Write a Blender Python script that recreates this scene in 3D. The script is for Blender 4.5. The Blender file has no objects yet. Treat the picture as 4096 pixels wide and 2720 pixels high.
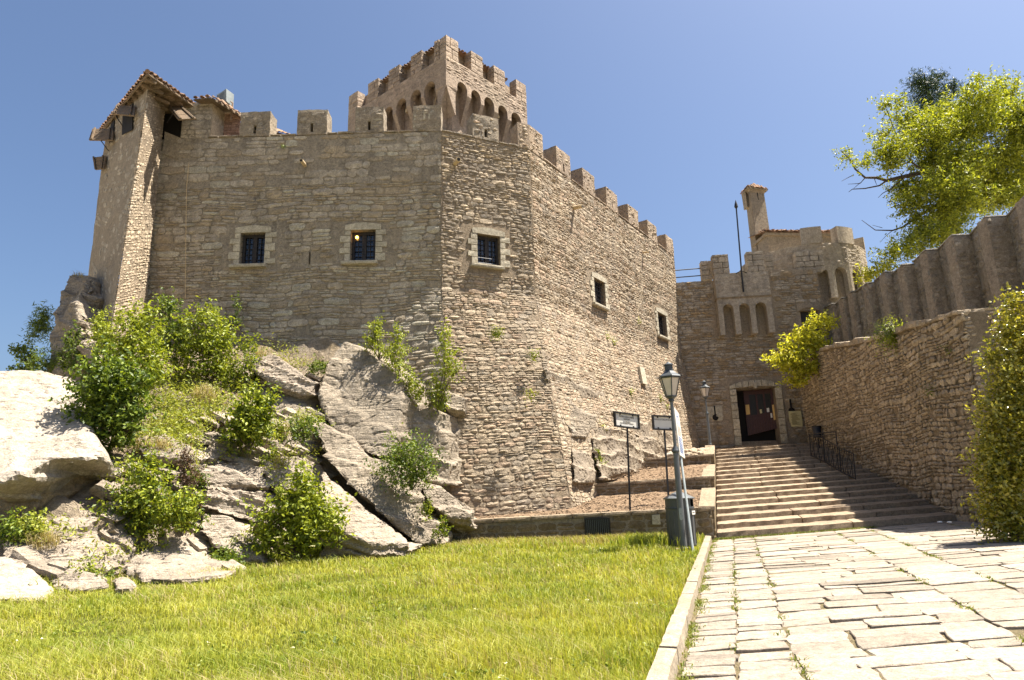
import bpy, bmesh, math, random
import numpy as np
from math import sin, cos, tan, pi, radians, sqrt, atan2, floor
from mathutils import Vector, Matrix
from mathutils import noise as mnoise

# ------------------------------------------------------------------ camera, light, exposure
sc = bpy.context.scene
col = sc.collection
FPX = 2600.0; ROLL = radians(1.7); PITCH = math.atan(603 / 2600.0); EYE = 1.5
cam_d = bpy.data.cameras.new('camera'); cam = bpy.data.objects.new('camera', cam_d); col.objects.link(cam)
cam_d.sensor_width = 36.0; cam_d.lens = FPX / 4096 * 36.0; cam_d.clip_start = 0.1; cam_d.clip_end = 6000
cr, sr, cp, sp = cos(ROLL), sin(ROLL), cos(PITCH), sin(PITCH)
cam.matrix_world = Matrix(((cr, sr, 0, 0), (sr * sp, -cr * sp, -cp, 0), (-sr * cp, cr * cp, -sp, EYE), (0, 0, 0, 1)))
sc.camera = cam
SUN_EL = radians(66.0); SUN_AZ = radians(6.0)
SUN = Vector((cos(SUN_EL) * cos(SUN_AZ), cos(SUN_EL) * sin(SUN_AZ), sin(SUN_EL)))
world = bpy.data.worlds.new('World'); sc.world = world; world.use_nodes = True
wn = world.node_tree; wn.nodes.clear()
sky = wn.nodes.new('ShaderNodeTexSky'); sky.sky_type = 'NISHITA'; sky.sun_disc = False
sky.sun_elevation = SUN_EL; sky.sun_rotation = atan2(SUN.x, SUN.y)
sky.altitude = 0; sky.air_density = 1.0; sky.dust_density = 3.0; sky.ozone_density = 6.0
bg = wn.nodes.new('ShaderNodeBackground'); bg.inputs['Strength'].default_value = 0.052
wo = wn.nodes.new('ShaderNodeOutputWorld')
wn.links.new(sky.outputs[0], bg.inputs[0]); wn.links.new(bg.outputs[0], wo.inputs[0])
sun_d = bpy.data.lights.new('sun', 'SUN'); sun_o = bpy.data.objects.new('sun', sun_d); col.objects.link(sun_o)
sun_d.energy = 5.0; sun_d.angle = radians(0.5); sun_d.color = (1.0, 0.93, 0.82)
sun_o.rotation_euler = SUN.to_track_quat('Z', 'Y').to_euler(); sun_o.location = (20, 10, 40)
sc.view_settings.view_transform = 'Standard'; sc.view_settings.look = 'None'
sc.view_settings.exposure = 1.72; sc.view_settings.gamma = 1.0; sc.view_settings.use_curve_mapping = False
sc.render.engine = 'CYCLES'; sc.cycles.use_denoising = True
sc.cycles.max_bounces = 6; sc.cycles.diffuse_bounces = 3; sc.cycles.transparent_max_bounces = 6

# ------------------------------------------------------------------ helpers
K = 4096 / 2361.0
def ray(x, y):
    xc = (x * K - 2048) / FPX; yc = -(y * K - 1360) / FPX
    X = xc * cr + yc * sr; Y = -xc * sr + yc * cr
    return Vector((X, cp - Y * sp, sp + Y * cp))
def D(x, y, Y):
    """point of the place seen in direction (x, y) of the survey photograph at ground distance Y"""
    r = ray(x, y); return r * (Y / r.y) + Vector((0, 0, EYE))
def DZ(x, y, z):
    r = ray(x, y); return r * ((z - EYE) / r.z) + Vector((0, 0, EYE))
def proj(p):
    d = p - Vector((0, 0, EYE)); zf = d.y * cp + d.z * sp; yp = (-d.y * sp + d.z * cp) / zf; xp = d.x / zf
    return ((2048 + (xp * cr - yp * sr) * FPX) / K, (1360 - (xp * sr + yp * cr) * FPX) / K)
OFF = {}
def thing(name, label, cat, loc=(0, 0, 0), group=None, rotz=0.0):
    o = bpy.data.objects.new(name, None); col.objects.link(o); o.location = loc; o.empty_display_size = 0.2
    o['label'] = label; o['category'] = cat
    if group: o['group'] = group
    OFF[o] = Vector(loc); o.rotation_euler.z = rotz
    return o
def tag(o, label, cat, group=None):
    o['label'] = label; o['category'] = cat
    if group: o['group'] = group
    return o
def link(name, me, mat, parent=None, kind=None, smooth=False):
    o = bpy.data.objects.new(name, me); col.objects.link(o)
    if parent is not None:
        o.parent = parent
        off = OFF.get(parent, Vector()); OFF[o] = off
        if off.length > 0: me.transform(Matrix.Translation(-off))
    if mat is not None and not me.materials: me.materials.append(mat)
    if kind: o['kind'] = kind
    if smooth: me.polygons.foreach_set('use_smooth', [True] * len(me.polygons))
    if 'tint' not in me.attributes:
        a = me.attributes.new('tint', 'FLOAT', 'POINT'); a.data.foreach_set('value', [1.0] * len(me.vertices))
    return o
class MB:
    def __init__(s): s.v = []; s.f = []; s.t = []
    def add(s, vs, fs, tint=1.0):
        n = len(s.v); s.v.extend([tuple(v) for v in vs]); s.f.extend([tuple(i + n for i in f) for f in fs]); s.t.extend([tint] * len(vs)); return s
    def hexa(s, c, n=(1, 1, 1), amp=0.0, freq=3.0, bev=0.0, tint=1.0, seed=0.0):
        """six-sided block from 8 corners (000,100,110,010,001,101,111,011), subdivided, worn"""
        a, b, d = n; idx = {}; vs = []; fs = []
        c = [Vector(p) for p in c]; ctr = sum(c, Vector()) / 8
        def vert(i, j, k):
            key = (i, j, k)
            if key in idx: return idx[key]
            x, y, z = i / a, j / b, k / d
            p = (c[0] * (1-x) * (1-y) + c[1] * x * (1-y) + c[2] * x * y + c[3] * (1-x) * y) * (1-z) + (c[4] * (1-x) * (1-y) + c[5] * x * (1-y) + c[6] * x * y + c[7] * (1-x) * y) * z
            nb = (i in (0, a)) + (j in (0, b)) + (k in (0, d))
            if bev and nb >= 2:
                ax = [c[1] - c[0], c[3] - c[0], c[4] - c[0]]
                for q, (t, m) in enumerate(((i, a), (j, b), (k, d))):
                    if t == 0: p = p + ax[q].normalized() * bev * 0.6
                    elif t == m: p = p - ax[q].normalized() * bev * 0.6
            if amp: p = p + mnoise.noise_vector(p * freq + Vector((seed, seed * 1.7, 0))) * amp
            idx[key] = len(vs); vs.append(p); return idx[key]
        for i in range(a):
            for j in range(b):
                fs.append((vert(i, j, 0), vert(i, j+1, 0), vert(i+1, j+1, 0), vert(i+1, j, 0)))
                fs.append((vert(i, j, d), vert(i+1, j, d), vert(i+1, j+1, d), vert(i, j+1, d)))
        for i in range(a):
            for k in range(d):
                fs.append((vert(i, 0, k), vert(i+1, 0, k), vert(i+1, 0, k+1), vert(i, 0, k+1)))
                fs.append((vert(i, b, k), vert(i, b, k+1), vert(i+1, b, k+1), vert(i+1, b, k)))
        for j in range(b):
            for k in range(d):
                fs.append((vert(0, j, k), vert(0, j, k+1), vert(0, j+1, k+1), vert(0, j+1, k)))
                fs.append((vert(a, j, k), vert(a, j+1, k), vert(a, j+1, k+1), vert(a, j, k+1)))
        return s.add(vs, fs, tint)
    def box(s, x0, x1, y0, y1, z0, z1, **k):
        return s.hexa([(x0,y0,z0),(x1,y0,z0),(x1,y1,z0),(x0,y1,z0),(x0,y0,z1),(x1,y0,z1),(x1,y1,z1),(x0,y1,z1)], **k)
    def prism(s, poly, vec, tint=1.0):
        n = len(poly); vec = Vector(vec); vs = [Vector(p) for p in poly] + [Vector(p) + vec for p in poly]
        fs = [tuple(range(n)), tuple(range(2*n-1, n-1, -1))] + [(i, i + n, (i+1) % n + n, (i+1) % n) for i in range(n)]
        return s.add(vs, fs, tint)
    def tube(s, pts, rad, n=8, tint=1.0):
        pts = [Vector(p) for p in pts]
        if not isinstance(rad, (list, tuple)): rad = [rad] * len(pts)
        vs = []; fs = []
        for i, p in enumerate(pts):
            t = (pts[min(i+1, len(pts)-1)] - pts[max(i-1, 0)]).normalized()
            a = t.orthogonal().normalized() if i == 0 else (a - t * a.dot(t)).normalized()
            b = t.cross(a)
            for k in range(n):
                w = 2 * pi * k / n; vs.append(p + (a * cos(w) + b * sin(w)) * rad[i])
        for i in range(len(pts) - 1):
            for k in range(n):
                fs.append((i*n+k, i*n+(k+1) % n, (i+1)*n+(k+1) % n, (i+1)*n+k))
        fs.append(tuple(range(n-1, -1, -1))); fs.append(tuple((len(pts)-1)*n + k for k in range(n)))
        return s.add(vs, fs, tint)
    def lathe(s, prof, ctr=(0, 0, 0), n=16, tint=1.0, rot=0.0):
        c = Vector(ctr); vs = []; fs = []
        for r, z in prof:
            for k in range(n):
                w = 2 * pi * k / n + rot; vs.append(c + Vector((r * cos(w), r * sin(w), z)))
        for i in range(len(prof) - 1):
            for k in range(n):
                fs.append((i*n+k, i*n+(k+1) % n, (i+1)*n+(k+1) % n, (i+1)*n+k))
        fs.append(tuple(range(n-1, -1, -1))); fs.append(tuple((len(prof)-1)*n + k for k in range(n)))
        return s.add(vs, fs, tint)
    def mesh(s, name):
        me = bpy.data.meshes.new(name); me.from_pydata([tuple(v) for v in s.v], [], s.f)
        a = me.attributes.new('tint', 'FLOAT', 'POINT'); a.data.foreach_set('value', s.t); return me
    def build(s, name, mat, parent=None, kind=None, smooth=False):
        return link(name, s.mesh(name), mat, parent, kind, smooth)
def np_mesh(name, V, F, tint):
    """fast mesh from arrays"""
    me = bpy.data.meshes.new(name); k = F.shape[1]
    me.vertices.add(len(V)); me.vertices.foreach_set('co', np.ascontiguousarray(V, dtype=np.float32).ravel())
    me.loops.add(F.size); me.loops.foreach_set('vertex_index', np.ascontiguousarray(F, dtype=np.int32).ravel())
    me.polygons.add(len(F)); me.polygons.foreach_set('loop_start', np.arange(0, F.size, k, dtype=np.int32))
    me.update(calc_edges=True)
    a = me.attributes.new('tint', 'FLOAT', 'POINT'); a.data.foreach_set('value', np.ascontiguousarray(tint, dtype=np.float32)); return me

# ------------------------------------------------------------------ materials
def nmat(name):
    m = bpy.data.materials.new(name); m.use_nodes = True; nt = m.node_tree
    return m, nt, nt.nodes['Principled BSDF']
def nd(nt, typ, ins=None, **props):
    n = nt.nodes.new(typ)
    for k, v in props.items(): setattr(n, k, v)
    for k, v in (ins or {}).items():
        if isinstance(v, bpy.types.NodeSocket): nt.links.new(v, n.inputs[k])
        else: n.inputs[k].default_value = v
    return n
def c4(c): return (c[0], c[1], c[2], 1.0)
def noise(nt, vec, scale, detail=5.0, rough=0.6):
    return nd(nt, 'ShaderNodeTexNoise', {'Vector': vec, 'Scale': scale, 'Detail': detail, 'Roughness': rough}).outputs['Fac']
def ramp(nt, fac, lo, hi):
    return nd(nt, 'ShaderNodeMapRange', {'Value': fac, 'From Min': lo, 'From Max': hi}).outputs['Result']
def mix(nt, f, a, b, mode='MIX'):
    n = nt.nodes.new('ShaderNodeMix'); n.data_type = 'RGBA'; n.blend_type = mode
    for s_, v in ((n.inputs['Factor'], f), (n.inputs['A'], a), (n.inputs['B'], b)):
        # the RGBA sockets of the Mix node
        pass
    fa = [i for i in n.inputs if i.name == 'Factor' and i.type == 'VALUE'][0]
    A = [i for i in n.inputs if i.name == 'A' and i.type == 'RGBA'][0]; B = [i for i in n.inputs if i.name == 'B' and i.type == 'RGBA'][0]
    for s_, v in ((fa, f), (A, a), (B, b)):
        if isinstance(v, bpy.types.NodeSocket): nt.links.new(v, s_)
        else: s_.default_value = v if not isinstance(v, tuple) else c4(v)
    return [o for o in n.outputs if o.type == 'RGBA'][0]
def stone_mat(name, ca, cb, dark=(0.05, 0.045, 0.04), lich=0.0, lichc=(0.55, 0.53, 0.48), stain=0.5, bump=0.5, s=1.0, rough=0.9, orange=0.0, crack=0.0, bdist=0.03, bed=0.0, streak=0.0):
    m, nt, b = nmat(name)
    co = nd(nt, 'ShaderNodeTexCoord').outputs['Object']
    f1 = ramp(nt, noise(nt, co, 0.7 * s, 6), 0.35, 0.65)
    c = mix(nt, f1, ca, cb)
    f2 = noise(nt, co, 7 * s, 6, 0.7)
    g = nd(nt, 'ShaderNodeMapRange', {'Value': f2, 'From Min': 0.3, 'From Max': 0.7, 'To Min': 0.68, 'To Max': 1.3}).outputs['Result']
    t = nd(nt, 'ShaderNodeAttribute', attribute_name='tint').outputs['Fac']
    g2 = nd(nt, 'ShaderNodeMapRange', {'Value': noise(nt, co, 25 * s, 6, 0.7), 'From Min': 0.3, 'From Max': 0.7, 'To Min': 0.66, 'To Max': 1.32}).outputs['Result']
    g3 = nd(nt, 'ShaderNodeMapRange', {'Value': noise(nt, co, 55 * s, 3, 0.6), 'From Min': 0.58, 'From Max': 0.66, 'To Min': 1.0, 'To Max': 0.6}).outputs['Result']
    g = nd(nt, 'ShaderNodeMath', {0: g, 1: nd(nt, 'ShaderNodeMath', {0: g2, 1: g3}, operation='MULTIPLY').outputs[0]}, operation='MULTIPLY').outputs[0]
    gt = nd(nt, 'ShaderNodeMath', {0: g, 1: t}, operation='MULTIPLY').outputs[0]
    rgb = nd(nt, 'ShaderNodeCombineColor', {0: gt, 1: gt, 2: gt}).outputs[0]
    c = mix(nt, 1.0, c, rgb, 'MULTIPLY')
    f3 = noise(nt, co, 1.9 * s, 8, 0.72)
    c = mix(nt, nd(nt, 'ShaderNodeMath', {0: ramp(nt, f3, 0.52, 0.72), 1: stain}, operation='MULTIPLY').outputs[0], c, dark)
    if streak:   # rain streaks and damp patches
        mp = nd(nt, 'ShaderNodeMapping', {'Vector': co, 'Scale': (1.6, 1.6, 0.22)}).outputs[0]
        c = mix(nt, nd(nt, 'ShaderNodeMath', {0: ramp(nt, noise(nt, mp, 1.0, 6, 0.62), 0.50, 0.70), 1: streak}, operation='MULTIPLY').outputs[0], c, (0.11, 0.09, 0.065))
        c = mix(nt, nd(nt, 'ShaderNodeMath', {0: ramp(nt, noise(nt, co, 0.33, 5, 0.6), 0.52, 0.66), 1: streak * .6}, operation='MULTIPLY').outputs[0], c, (0.42, 0.33, 0.21))
    if lich:
        f4 = noise(nt, co, 13 * s, 8, 0.75); f5 = noise(nt, co, 0.9 * s, 4)
        l = nd(nt, 'ShaderNodeMath', {0: ramp(nt, f4, 0.57, 0.66), 1: ramp(nt, f5, 0.35, 0.6)}, operation='MULTIPLY').outputs[0]
        c = mix(nt, nd(nt, 'ShaderNodeMath', {0: l, 1: lich}, operation='MULTIPLY').outputs[0], c, lichc)
    if orange:
        f6 = noise(nt, co, 2.3 * s, 7, 0.7)
        c = mix(nt, nd(nt, 'ShaderNodeMath', {0: ramp(nt, f6, 0.6, 0.72), 1: orange}, operation='MULTIPLY').outputs[0], c, (0.32, 0.16, 0.06))
    h = noise(nt, co, 28 * s, 8, 0.7); h2 = noise(nt, co, 7 * s, 6, 0.65)
    hh = nd(nt, 'ShaderNodeMath', {0: h2, 1: 2.2, 2: h}, operation='MULTIPLY_ADD').outputs[0]
    if crack:
        w = nd(nt, 'ShaderNodeVectorMath', {0: co, 1: nd(nt, 'ShaderNodeTexNoise', {'Vector': co, 'Scale': 2.0 * s, 'Detail': 5.0}).outputs['Color']}, operation='ADD').outputs[0]
        v = nd(nt, 'ShaderNodeTexVoronoi', {'Vector': w, 'Scale': 1.1 * s}, feature='DISTANCE_TO_EDGE').outputs['Distance']
        cf = ramp(nt, v, 0.0, 0.025)
        hh = nd(nt, 'ShaderNodeMath', {0: cf, 1: crack, 2: hh}, operation='MULTIPLY_ADD').outputs[0]
    if bed:      # bedding planes of the limestone, dipping to the right
        mp = nd(nt, 'ShaderNodeMapping', {'Vector': co, 'Rotation': (0.2, 0.45, 0.0), 'Scale': (0.5, 0.5, 5.5)}).outputs[0]
        f7 = noise(nt, mp, 1.0, 6, 0.65); f8 = ramp(nt, noise(nt, mp, 1.7, 3, 0.5), 0.40, 0.47)
        hh = nd(nt, 'ShaderNodeMath', {0: f7, 1: bed * 3, 2: hh}, operation='MULTIPLY_ADD').outputs[0]
        hh = nd(nt, 'ShaderNodeMath', {0: f8, 1: bed * .6, 2: hh}, operation='MULTIPLY_ADD').outputs[0]
        c = mix(nt, nd(nt, 'ShaderNodeMapRange', {'Value': f7, 'From Min': 0.5, 'From Max': 0.68, 'To Min': 0.0, 'To Max': min(1, bed) * .55}).outputs['Result'], c, dark)
    bp = nd(nt, 'ShaderNodeBump', {'Height': hh, 'Strength': bump, 'Distance': bdist})
    nt.links.new(bp.outputs[0], b.inputs['Normal']); nt.links.new(c, b.inputs['Base Color'])
    b.inputs['Roughness'].default_value = rough; b.inputs['Specular IOR Level'].default_value = 0.2
    return m
def plain_mat(name, c, rough=0.6, metal=0.0, var=0.15, bump=0.0, spec=0.4, scale=8.0):
    m, nt, b = nmat(name); co = nd(nt, 'ShaderNodeTexCoord').outputs['Object']
    f = noise(nt, co, scale, 6, 0.65)
    k = nd(nt, 'ShaderNodeMapRange', {'Value': f, 'From Min': 0.3, 'From Max': 0.7, 'To Min': 1 - var, 'To Max': 1 + var}).outputs['Result']
    rgb = nd(nt, 'ShaderNodeCombineColor', {0: k, 1: k, 2: k}).outputs[0]
    nt.links.new(mix(nt, 1.0, c, rgb, 'MULTIPLY'), b.inputs['Base Color'])
    b.inputs['Roughness'].default_value = rough; b.inputs['Metallic'].default_value = metal; b.inputs['Specular IOR Level'].default_value = spec
    if bump:
        bp = nd(nt, 'ShaderNodeBump', {'Height': noise(nt, co, scale * 5, 6, 0.7), 'Strength': bump, 'Distance': 0.01}); nt.links.new(bp.outputs[0], b.inputs['Normal'])
    return m
def leaf_mat(name, dark, light, trans=0.36, rough=0.5, spec=0.35):
    m, nt, b = nmat(name)
    t = nd(nt, 'ShaderNodeAttribute', attribute_name='tint').outputs['Fac']
    c = mix(nt, t, dark, light)
    nt.links.new(c, b.inputs['Base Color']); b.inputs['Roughness'].default_value = rough; b.inputs['Specular IOR Level'].default_value = spec
    tr = nd(nt, 'ShaderNodeBsdfTranslucent', {'Color': mix(nt, 1.0, c, (1.25, 1.2, 0.6), 'MULTIPLY')})
    ms = nd(nt, 'ShaderNodeMixShader', {0: trans}); nt.links.new(b.outputs[0], ms.inputs[1]); nt.links.new(tr.outputs[0], ms.inputs[2])
    nt.links.new(ms.outputs[0], nt.nodes['Material Output'].inputs['Surface'])
    return m
M = {}
M['wall_grey'] = stone_mat('grey_rubble_stone', (0.44, 0.375, 0.285), (0.37, 0.32, 0.25), lich=0.55, lichc=(0.50, 0.48, 0.42), stain=0.45, bump=0.7, streak=0.45)
M['mortar_grey'] = stone_mat('grey_wall_mortar', (0.35, 0.295, 0.22), (0.27, 0.23, 0.175), lich=0.4, stain=0.5, bump=0.9, s=1.6, streak=0.5)
M['wall_tan'] = stone_mat('tan_rubble_stone', (0.45, 0.355, 0.245), (0.40, 0.325, 0.235), lich=0.3, stain=0.3, bump=0.8, streak=0.22)  # castle stone of the sunlit faces: the sun's warmth put into the colour
M['mortar_tan'] = stone_mat('tan_wall_mortar', (0.32, 0.245, 0.165), (0.26, 0.205, 0.145), lich=0.2, stain=0.3, bump=1.0, s=1.6, streak=0.25)
M['keep'] = stone_mat('rosy_tower_stone', (0.40, 0.305, 0.225), (0.33, 0.26, 0.195), lich=0.25, stain=0.35, bump=0.8, streak=0.3)
M['dressed'] = stone_mat('dressed_window_stone', (0.45, 0.40, 0.30), (0.39, 0.345, 0.26), lich=0.25, stain=0.15, bump=0.4)
M['merlon'] = stone_mat('lichened_merlon_stone', (0.32, 0.26, 0.185), (0.24, 0.20, 0.15), lich=0.9, lichc=(0.50, 0.49, 0.42), stain=0.55, bump=0.9)
M['merlon_tan'] = stone_mat('tan_merlon_stone', (0.35, 0.265, 0.18), (0.26, 0.20, 0.15), lich=0.4, stain=0.4, bump=0.9)
M['gate'] = stone_mat('brown_gatehouse_stone', (0.44, 0.37, 0.28), (0.37, 0.315, 0.245), lich=0.5, stain=0.5, bump=0.7, streak=0.5)
M['gate_mortar'] = stone_mat('brown_gatehouse_mortar', (0.38, 0.305, 0.22), (0.30, 0.245, 0.18), lich=0.3, stain=0.5, bump=0.9, s=1.6, streak=0.5)
M['right'] = stone_mat('brown_boundary_stone', (0.43, 0.345, 0.24), (0.36, 0.29, 0.205), lich=0.35, stain=0.35, bump=0.7, streak=0.35)
M['right_mortar'] = stone_mat('brown_boundary_mortar', (0.30, 0.235, 0.155), (0.23, 0.18, 0.12), stain=0.5, bump=0.9, s=1.6, streak=0.4)
M['crenel'] = stone_mat('dark_curtain_stone', (0.40, 0.36, 0.29), (0.31, 0.28, 0.23), lich=0.5, stain=0.6, bump=0.9, streak=0.6)
M['crenel_bounce'] = stone_mat('bounce_lit_curtain_stone', (0.44, 0.365, 0.27), (0.37, 0.305, 0.225), lich=0.3, stain=0.4, bump=0.9)  # curtain stone browner on the return faces: bounce light put into the colour
M['plaster'] = stone_mat('worn_plaster', (0.31, 0.255, 0.185), (0.26, 0.21, 0.15), lich=0.2, stain=0.3, bump=0.4)
M['rock'] = stone_mat('pale_limestone', (0.40, 0.335, 0.26), (0.31, 0.255, 0.195), dark=(0.15, 0.125, 0.10), lich=0.4, lichc=(0.62, 0.58, 0.52), stain=0.5, bump=0.8, s=1.0, bed=1.0, bdist=0.05)
M['rock_white'] = stone_mat('white_limestone', (0.38, 0.33, 0.27), (0.32, 0.27, 0.21), dark=(0.25, 0.21, 0.16), lich=0.3, stain=0.5, bump=0.6, bed=0.5, bdist=0.04)
M['rock_grey'] = stone_mat('lichened_grey_rock', (0.36, 0.30, 0.225), (0.27, 0.225, 0.17), dark=(0.10, 0.08, 0.06), lich=0.9, lichc=(0.52, 0.50, 0.46), stain=0.6, bump=0.8, orange=0.35, bed=1.0, bdist=0.05)
M['soil'] = stone_mat('dry_hillside_soil', (0.20, 0.15, 0.09), (0.14, 0.11, 0.06), stain=0.4, bump=1.0, s=2.0)
M['mulch'] = stone_mat('brown_bark_mulch', (0.31, 0.215, 0.135), (0.23, 0.155, 0.095), stain=0.4, bump=1.0, s=3.0)
M['paving'] = stone_mat('pale_paving_stone', (0.31, 0.265, 0.21), (0.25, 0.21, 0.165), dark=(0.32, 0.26, 0.19), stain=0.4, bump=0.5, s=1.6, bdist=0.012)
M['joint'] = stone_mat('sandy_joint_soil', (0.30, 0.235, 0.14), (0.22, 0.18, 0.09), stain=0.4, bump=1.0, s=3.0)
M['step'] = stone_mat('weathered_step_stone', (0.31, 0.24, 0.165), (0.25, 0.19, 0.13), dark=(0.16, 0.12, 0.08), stain=0.45, bump=0.5, s=1.5, bdist=0.012)
M['retain'] = stone_mat('mossy_terrace_stone', (0.24, 0.175, 0.10), (0.17, 0.13, 0.075), lich=0.4, stain=0.5, bump=0.8, s=1.5)
M['coping'] = stone_mat('terrace_coping_stone', (0.30, 0.235, 0.16), (0.24, 0.185, 0.125), lich=0.2, stain=0.4, bump=0.6, s=1.5)
M['kerb'] = stone_mat('kerb_stone', (0.30, 0.25, 0.185), (0.25, 0.205, 0.145), dark=(0.25, 0.19, 0.11), stain=0.5, bump=0.5, s=1.6, orange=0.15, bdist=0.012)
M['tile'] = stone_mat('lichened_clay_tile', (0.30, 0.17, 0.10), (0.22, 0.15, 0.10), lich=0.7, lichc=(0.5, 0.45, 0.33), stain=0.5, bump=0.5, s=3.0)
M['wood'] = stone_mat('weathered_wood', (0.20, 0.14, 0.09), (0.14, 0.105, 0.07), stain=0.4, bump=0.4, s=3.0)
M['wood_pink'] = stone_mat('reddish_beam_wood', (0.33, 0.235, 0.175), (0.25, 0.18, 0.13), stain=0.3, bump=0.4, s=2.0)
M['brick'] = stone_mat('red_brick', (0.34, 0.21, 0.155), (0.27, 0.17, 0.12), stain=0.3, bump=0.5, s=2.0)
M['bark'] = stone_mat('bark', (0.13, 0.10, 0.07), (0.09, 0.07, 0.05), stain=0.4, bump=0.8, s=3.0)
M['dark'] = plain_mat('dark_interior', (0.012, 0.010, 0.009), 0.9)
M['iron'] = plain_mat('black_iron', (0.022, 0.021, 0.022), 0.5, 0.3, bump=0.2)
M['frame'] = plain_mat('dark_window_frame', (0.035, 0.028, 0.024), 0.6)
M['lamp'] = plain_mat('grey_lamp_paint', (0.12, 0.13, 0.135), 0.42, 0.2, var=0.1, bump=0.1)
M['lampdark'] = plain_mat('dark_lamp_cap', (0.07, 0.077, 0.08), 0.38, 0.3, var=0.1)
M['bin'] = plain_mat('grey_bin_paint', (0.08, 0.085, 0.085), 0.45, 0.1, var=0.12, bump=0.1)
M['binblue'] = plain_mat('dark_blue_bin_paint', (0.02, 0.025, 0.04), 0.5, 0.1)
M['steel'] = plain_mat('galvanised_steel', (0.30, 0.33, 0.32), 0.5, 0.5, var=0.15)
M['white'] = plain_mat('white_sign_face', (0.62, 0.60, 0.55), 0.5, var=0.06, scale=3)
M['pane_white'] = plain_mat('frosted_lamp_pane', (0.55, 0.49, 0.42), 0.25, var=0.08, scale=3)
M['ink'] = plain_mat('sign_ink', (0.10, 0.075, 0.055), 0.7)
M['inkred'] = plain_mat('red_sign_print', (0.50, 0.12, 0.07), 0.6)
M['inkblue'] = plain_mat('blue_sign_print', (0.02, 0.10, 0.32), 0.6)
M['paper'] = plain_mat('yellowed_paper', (0.52, 0.46, 0.25), 0.8, var=0.06)
M['paper_tan'] = plain_mat('ochre_paper', (0.58, 0.38, 0.14), 0.8, var=0.06)
M['paperink'] = plain_mat('faded_print', (0.25, 0.21, 0.10), 0.8)
M['door'] = plain_mat('dark_red_door_wood', (0.045, 0.013, 0.010), 0.5, var=0.25)
M['glass'] = plain_mat('dark_window_glass', (0.010, 0.016, 0.03), 0.08, 0.0, var=0.05, spec=1.0)
M['doorglass'] = plain_mat('dim_door_glass', (0.02, 0.018, 0.016), 0.35, 0.0, spec=0.25)
M['clay'] = plain_mat('pale_clay_spout', (0.48, 0.37, 0.22), 0.8, var=0.15)
M['bulb'], _nt, _b = nmat('lit_bulb'); _b.inputs['Emission Color'].default_value = (1.0, 0.45, 0.08, 1); _b.inputs['Emission Strength'].default_value = 3.0
M['leaf'] = leaf_mat('green_leaf', (0.055, 0.095, 0.008), (0.38, 0.42, 0.04))
M['leaf_dark'] = leaf_mat('dark_green_leaf', (0.035, 0.07, 0.008), (0.22, 0.28, 0.03), trans=0.35)
M['leaf_yellow'] = leaf_mat('yellow_green_leaf', (0.28, 0.31, 0.02), (0.66, 0.62, 0.08), trans=0.5)
M['leaf_tree'] = leaf_mat('acacia_leaf', (0.09, 0.125, 0.010), (0.47, 0.49, 0.05), trans=0.38)
M['leaf_conifer'] = leaf_mat('conifer_needle', (0.014, 0.035, 0.010), (0.06, 0.10, 0.025), trans=0.1)
M['leaf_gloss'] = leaf_mat('glossy_shrub_leaf', (0.12, 0.14, 0.012), (0.52, 0.46, 0.06), trans=0.3, rough=0.22, spec=0.7)
M['herb'] = leaf_mat('meadow_herb', (0.15, 0.19, 0.02), (0.40, 0.41, 0.065))
M['drygrass'] = leaf_mat('dry_grass', (0.24, 0.19, 0.07), (0.45, 0.37, 0.17))
M['grass'] = leaf_mat('lawn_grass', (0.15, 0.215, 0.012), (0.48, 0.46, 0.075), trans=0.4)
M['moss'] = leaf_mat('joint_weed', (0.08, 0.12, 0.01), (0.24, 0.25, 0.04))
M['vine'] = leaf_mat('dead_vine', (0.05, 0.028, 0.015), (0.16, 0.09, 0.05), trans=0.15)
M['flower'] = leaf_mat('cream_flower', (0.55, 0.52, 0.35), (0.75, 0.72, 0.55), trans=0.3)
M['lawn_soil'] = stone_mat('lawn_soil', (0.16, 0.16, 0.03), (0.12, 0.12, 0.02), stain=0.2, bump=1.0, s=3.0)
M['ground'] = stone_mat('far_ground', (0.38, 0.33, 0.24), (0.30, 0.26, 0.18), stain=0.3, bump=0.5)

# ------------------------------------------------------------------ wall faces and rubble stones
class Face:
    """a wall face from p0 to p1 (left to right seen from outside); below zb it flares out to q0, q1 at zq"""
    def __init__(s, p0, p1, q0=None, q1=None, zb=0.0, zq=-1.0):
        s.p0 = Vector((p0[0], p0[1])); s.p1 = Vector((p1[0], p1[1])); s.d = s.p1 - s.p0; s.L = s.d.length; s.d = s.d / s.L
        s.q0 = Vector((q0[0], q0[1])) if q0 is not None else s.p0; s.q1 = Vector((q1[0], q1[1])) if q1 is not None else s.p1
        s.zb = zb; s.zq = zq; s.n2 = Vector((s.d.y, -s.d.x)); s.n3 = Vector((s.n2.x, s.n2.y, 0))
    def pt(s, u, z, out=0.0):
        t = u / s.L; a = s.p0.lerp(s.p1, t)
        if z < s.zb:
            g = (s.zb - z) / (s.zb - s.zq); a = a + (s.q0.lerp(s.q1, t) - a) * g
        p = Vector((a.x, a.y, z))
        return p + s.nrm(u, z) * out if out else p
    def nrm(s, u, z):
        if z >= s.zb or s.q0 == s.p0: return s.n3
        e = 0.02; a = s.pt(u + e, z) - s.pt(u - e, z); b = s.pt(u, z) - s.pt(u, z - e)
        return a.cross(b).normalized()
    def px(s, x, y):
        r = ray(x, y); a = Vector((r.x, r.y)); k = s.p0.dot(s.n2) / a.dot(s.n2)
        p = a * k; return (p - s.p0).dot(s.d), EYE + r.z * k
    def shifted(s, o):
        f = Face(s.p0 + s.n2 * o, s.p1 + s.n2 * o); return f
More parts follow.
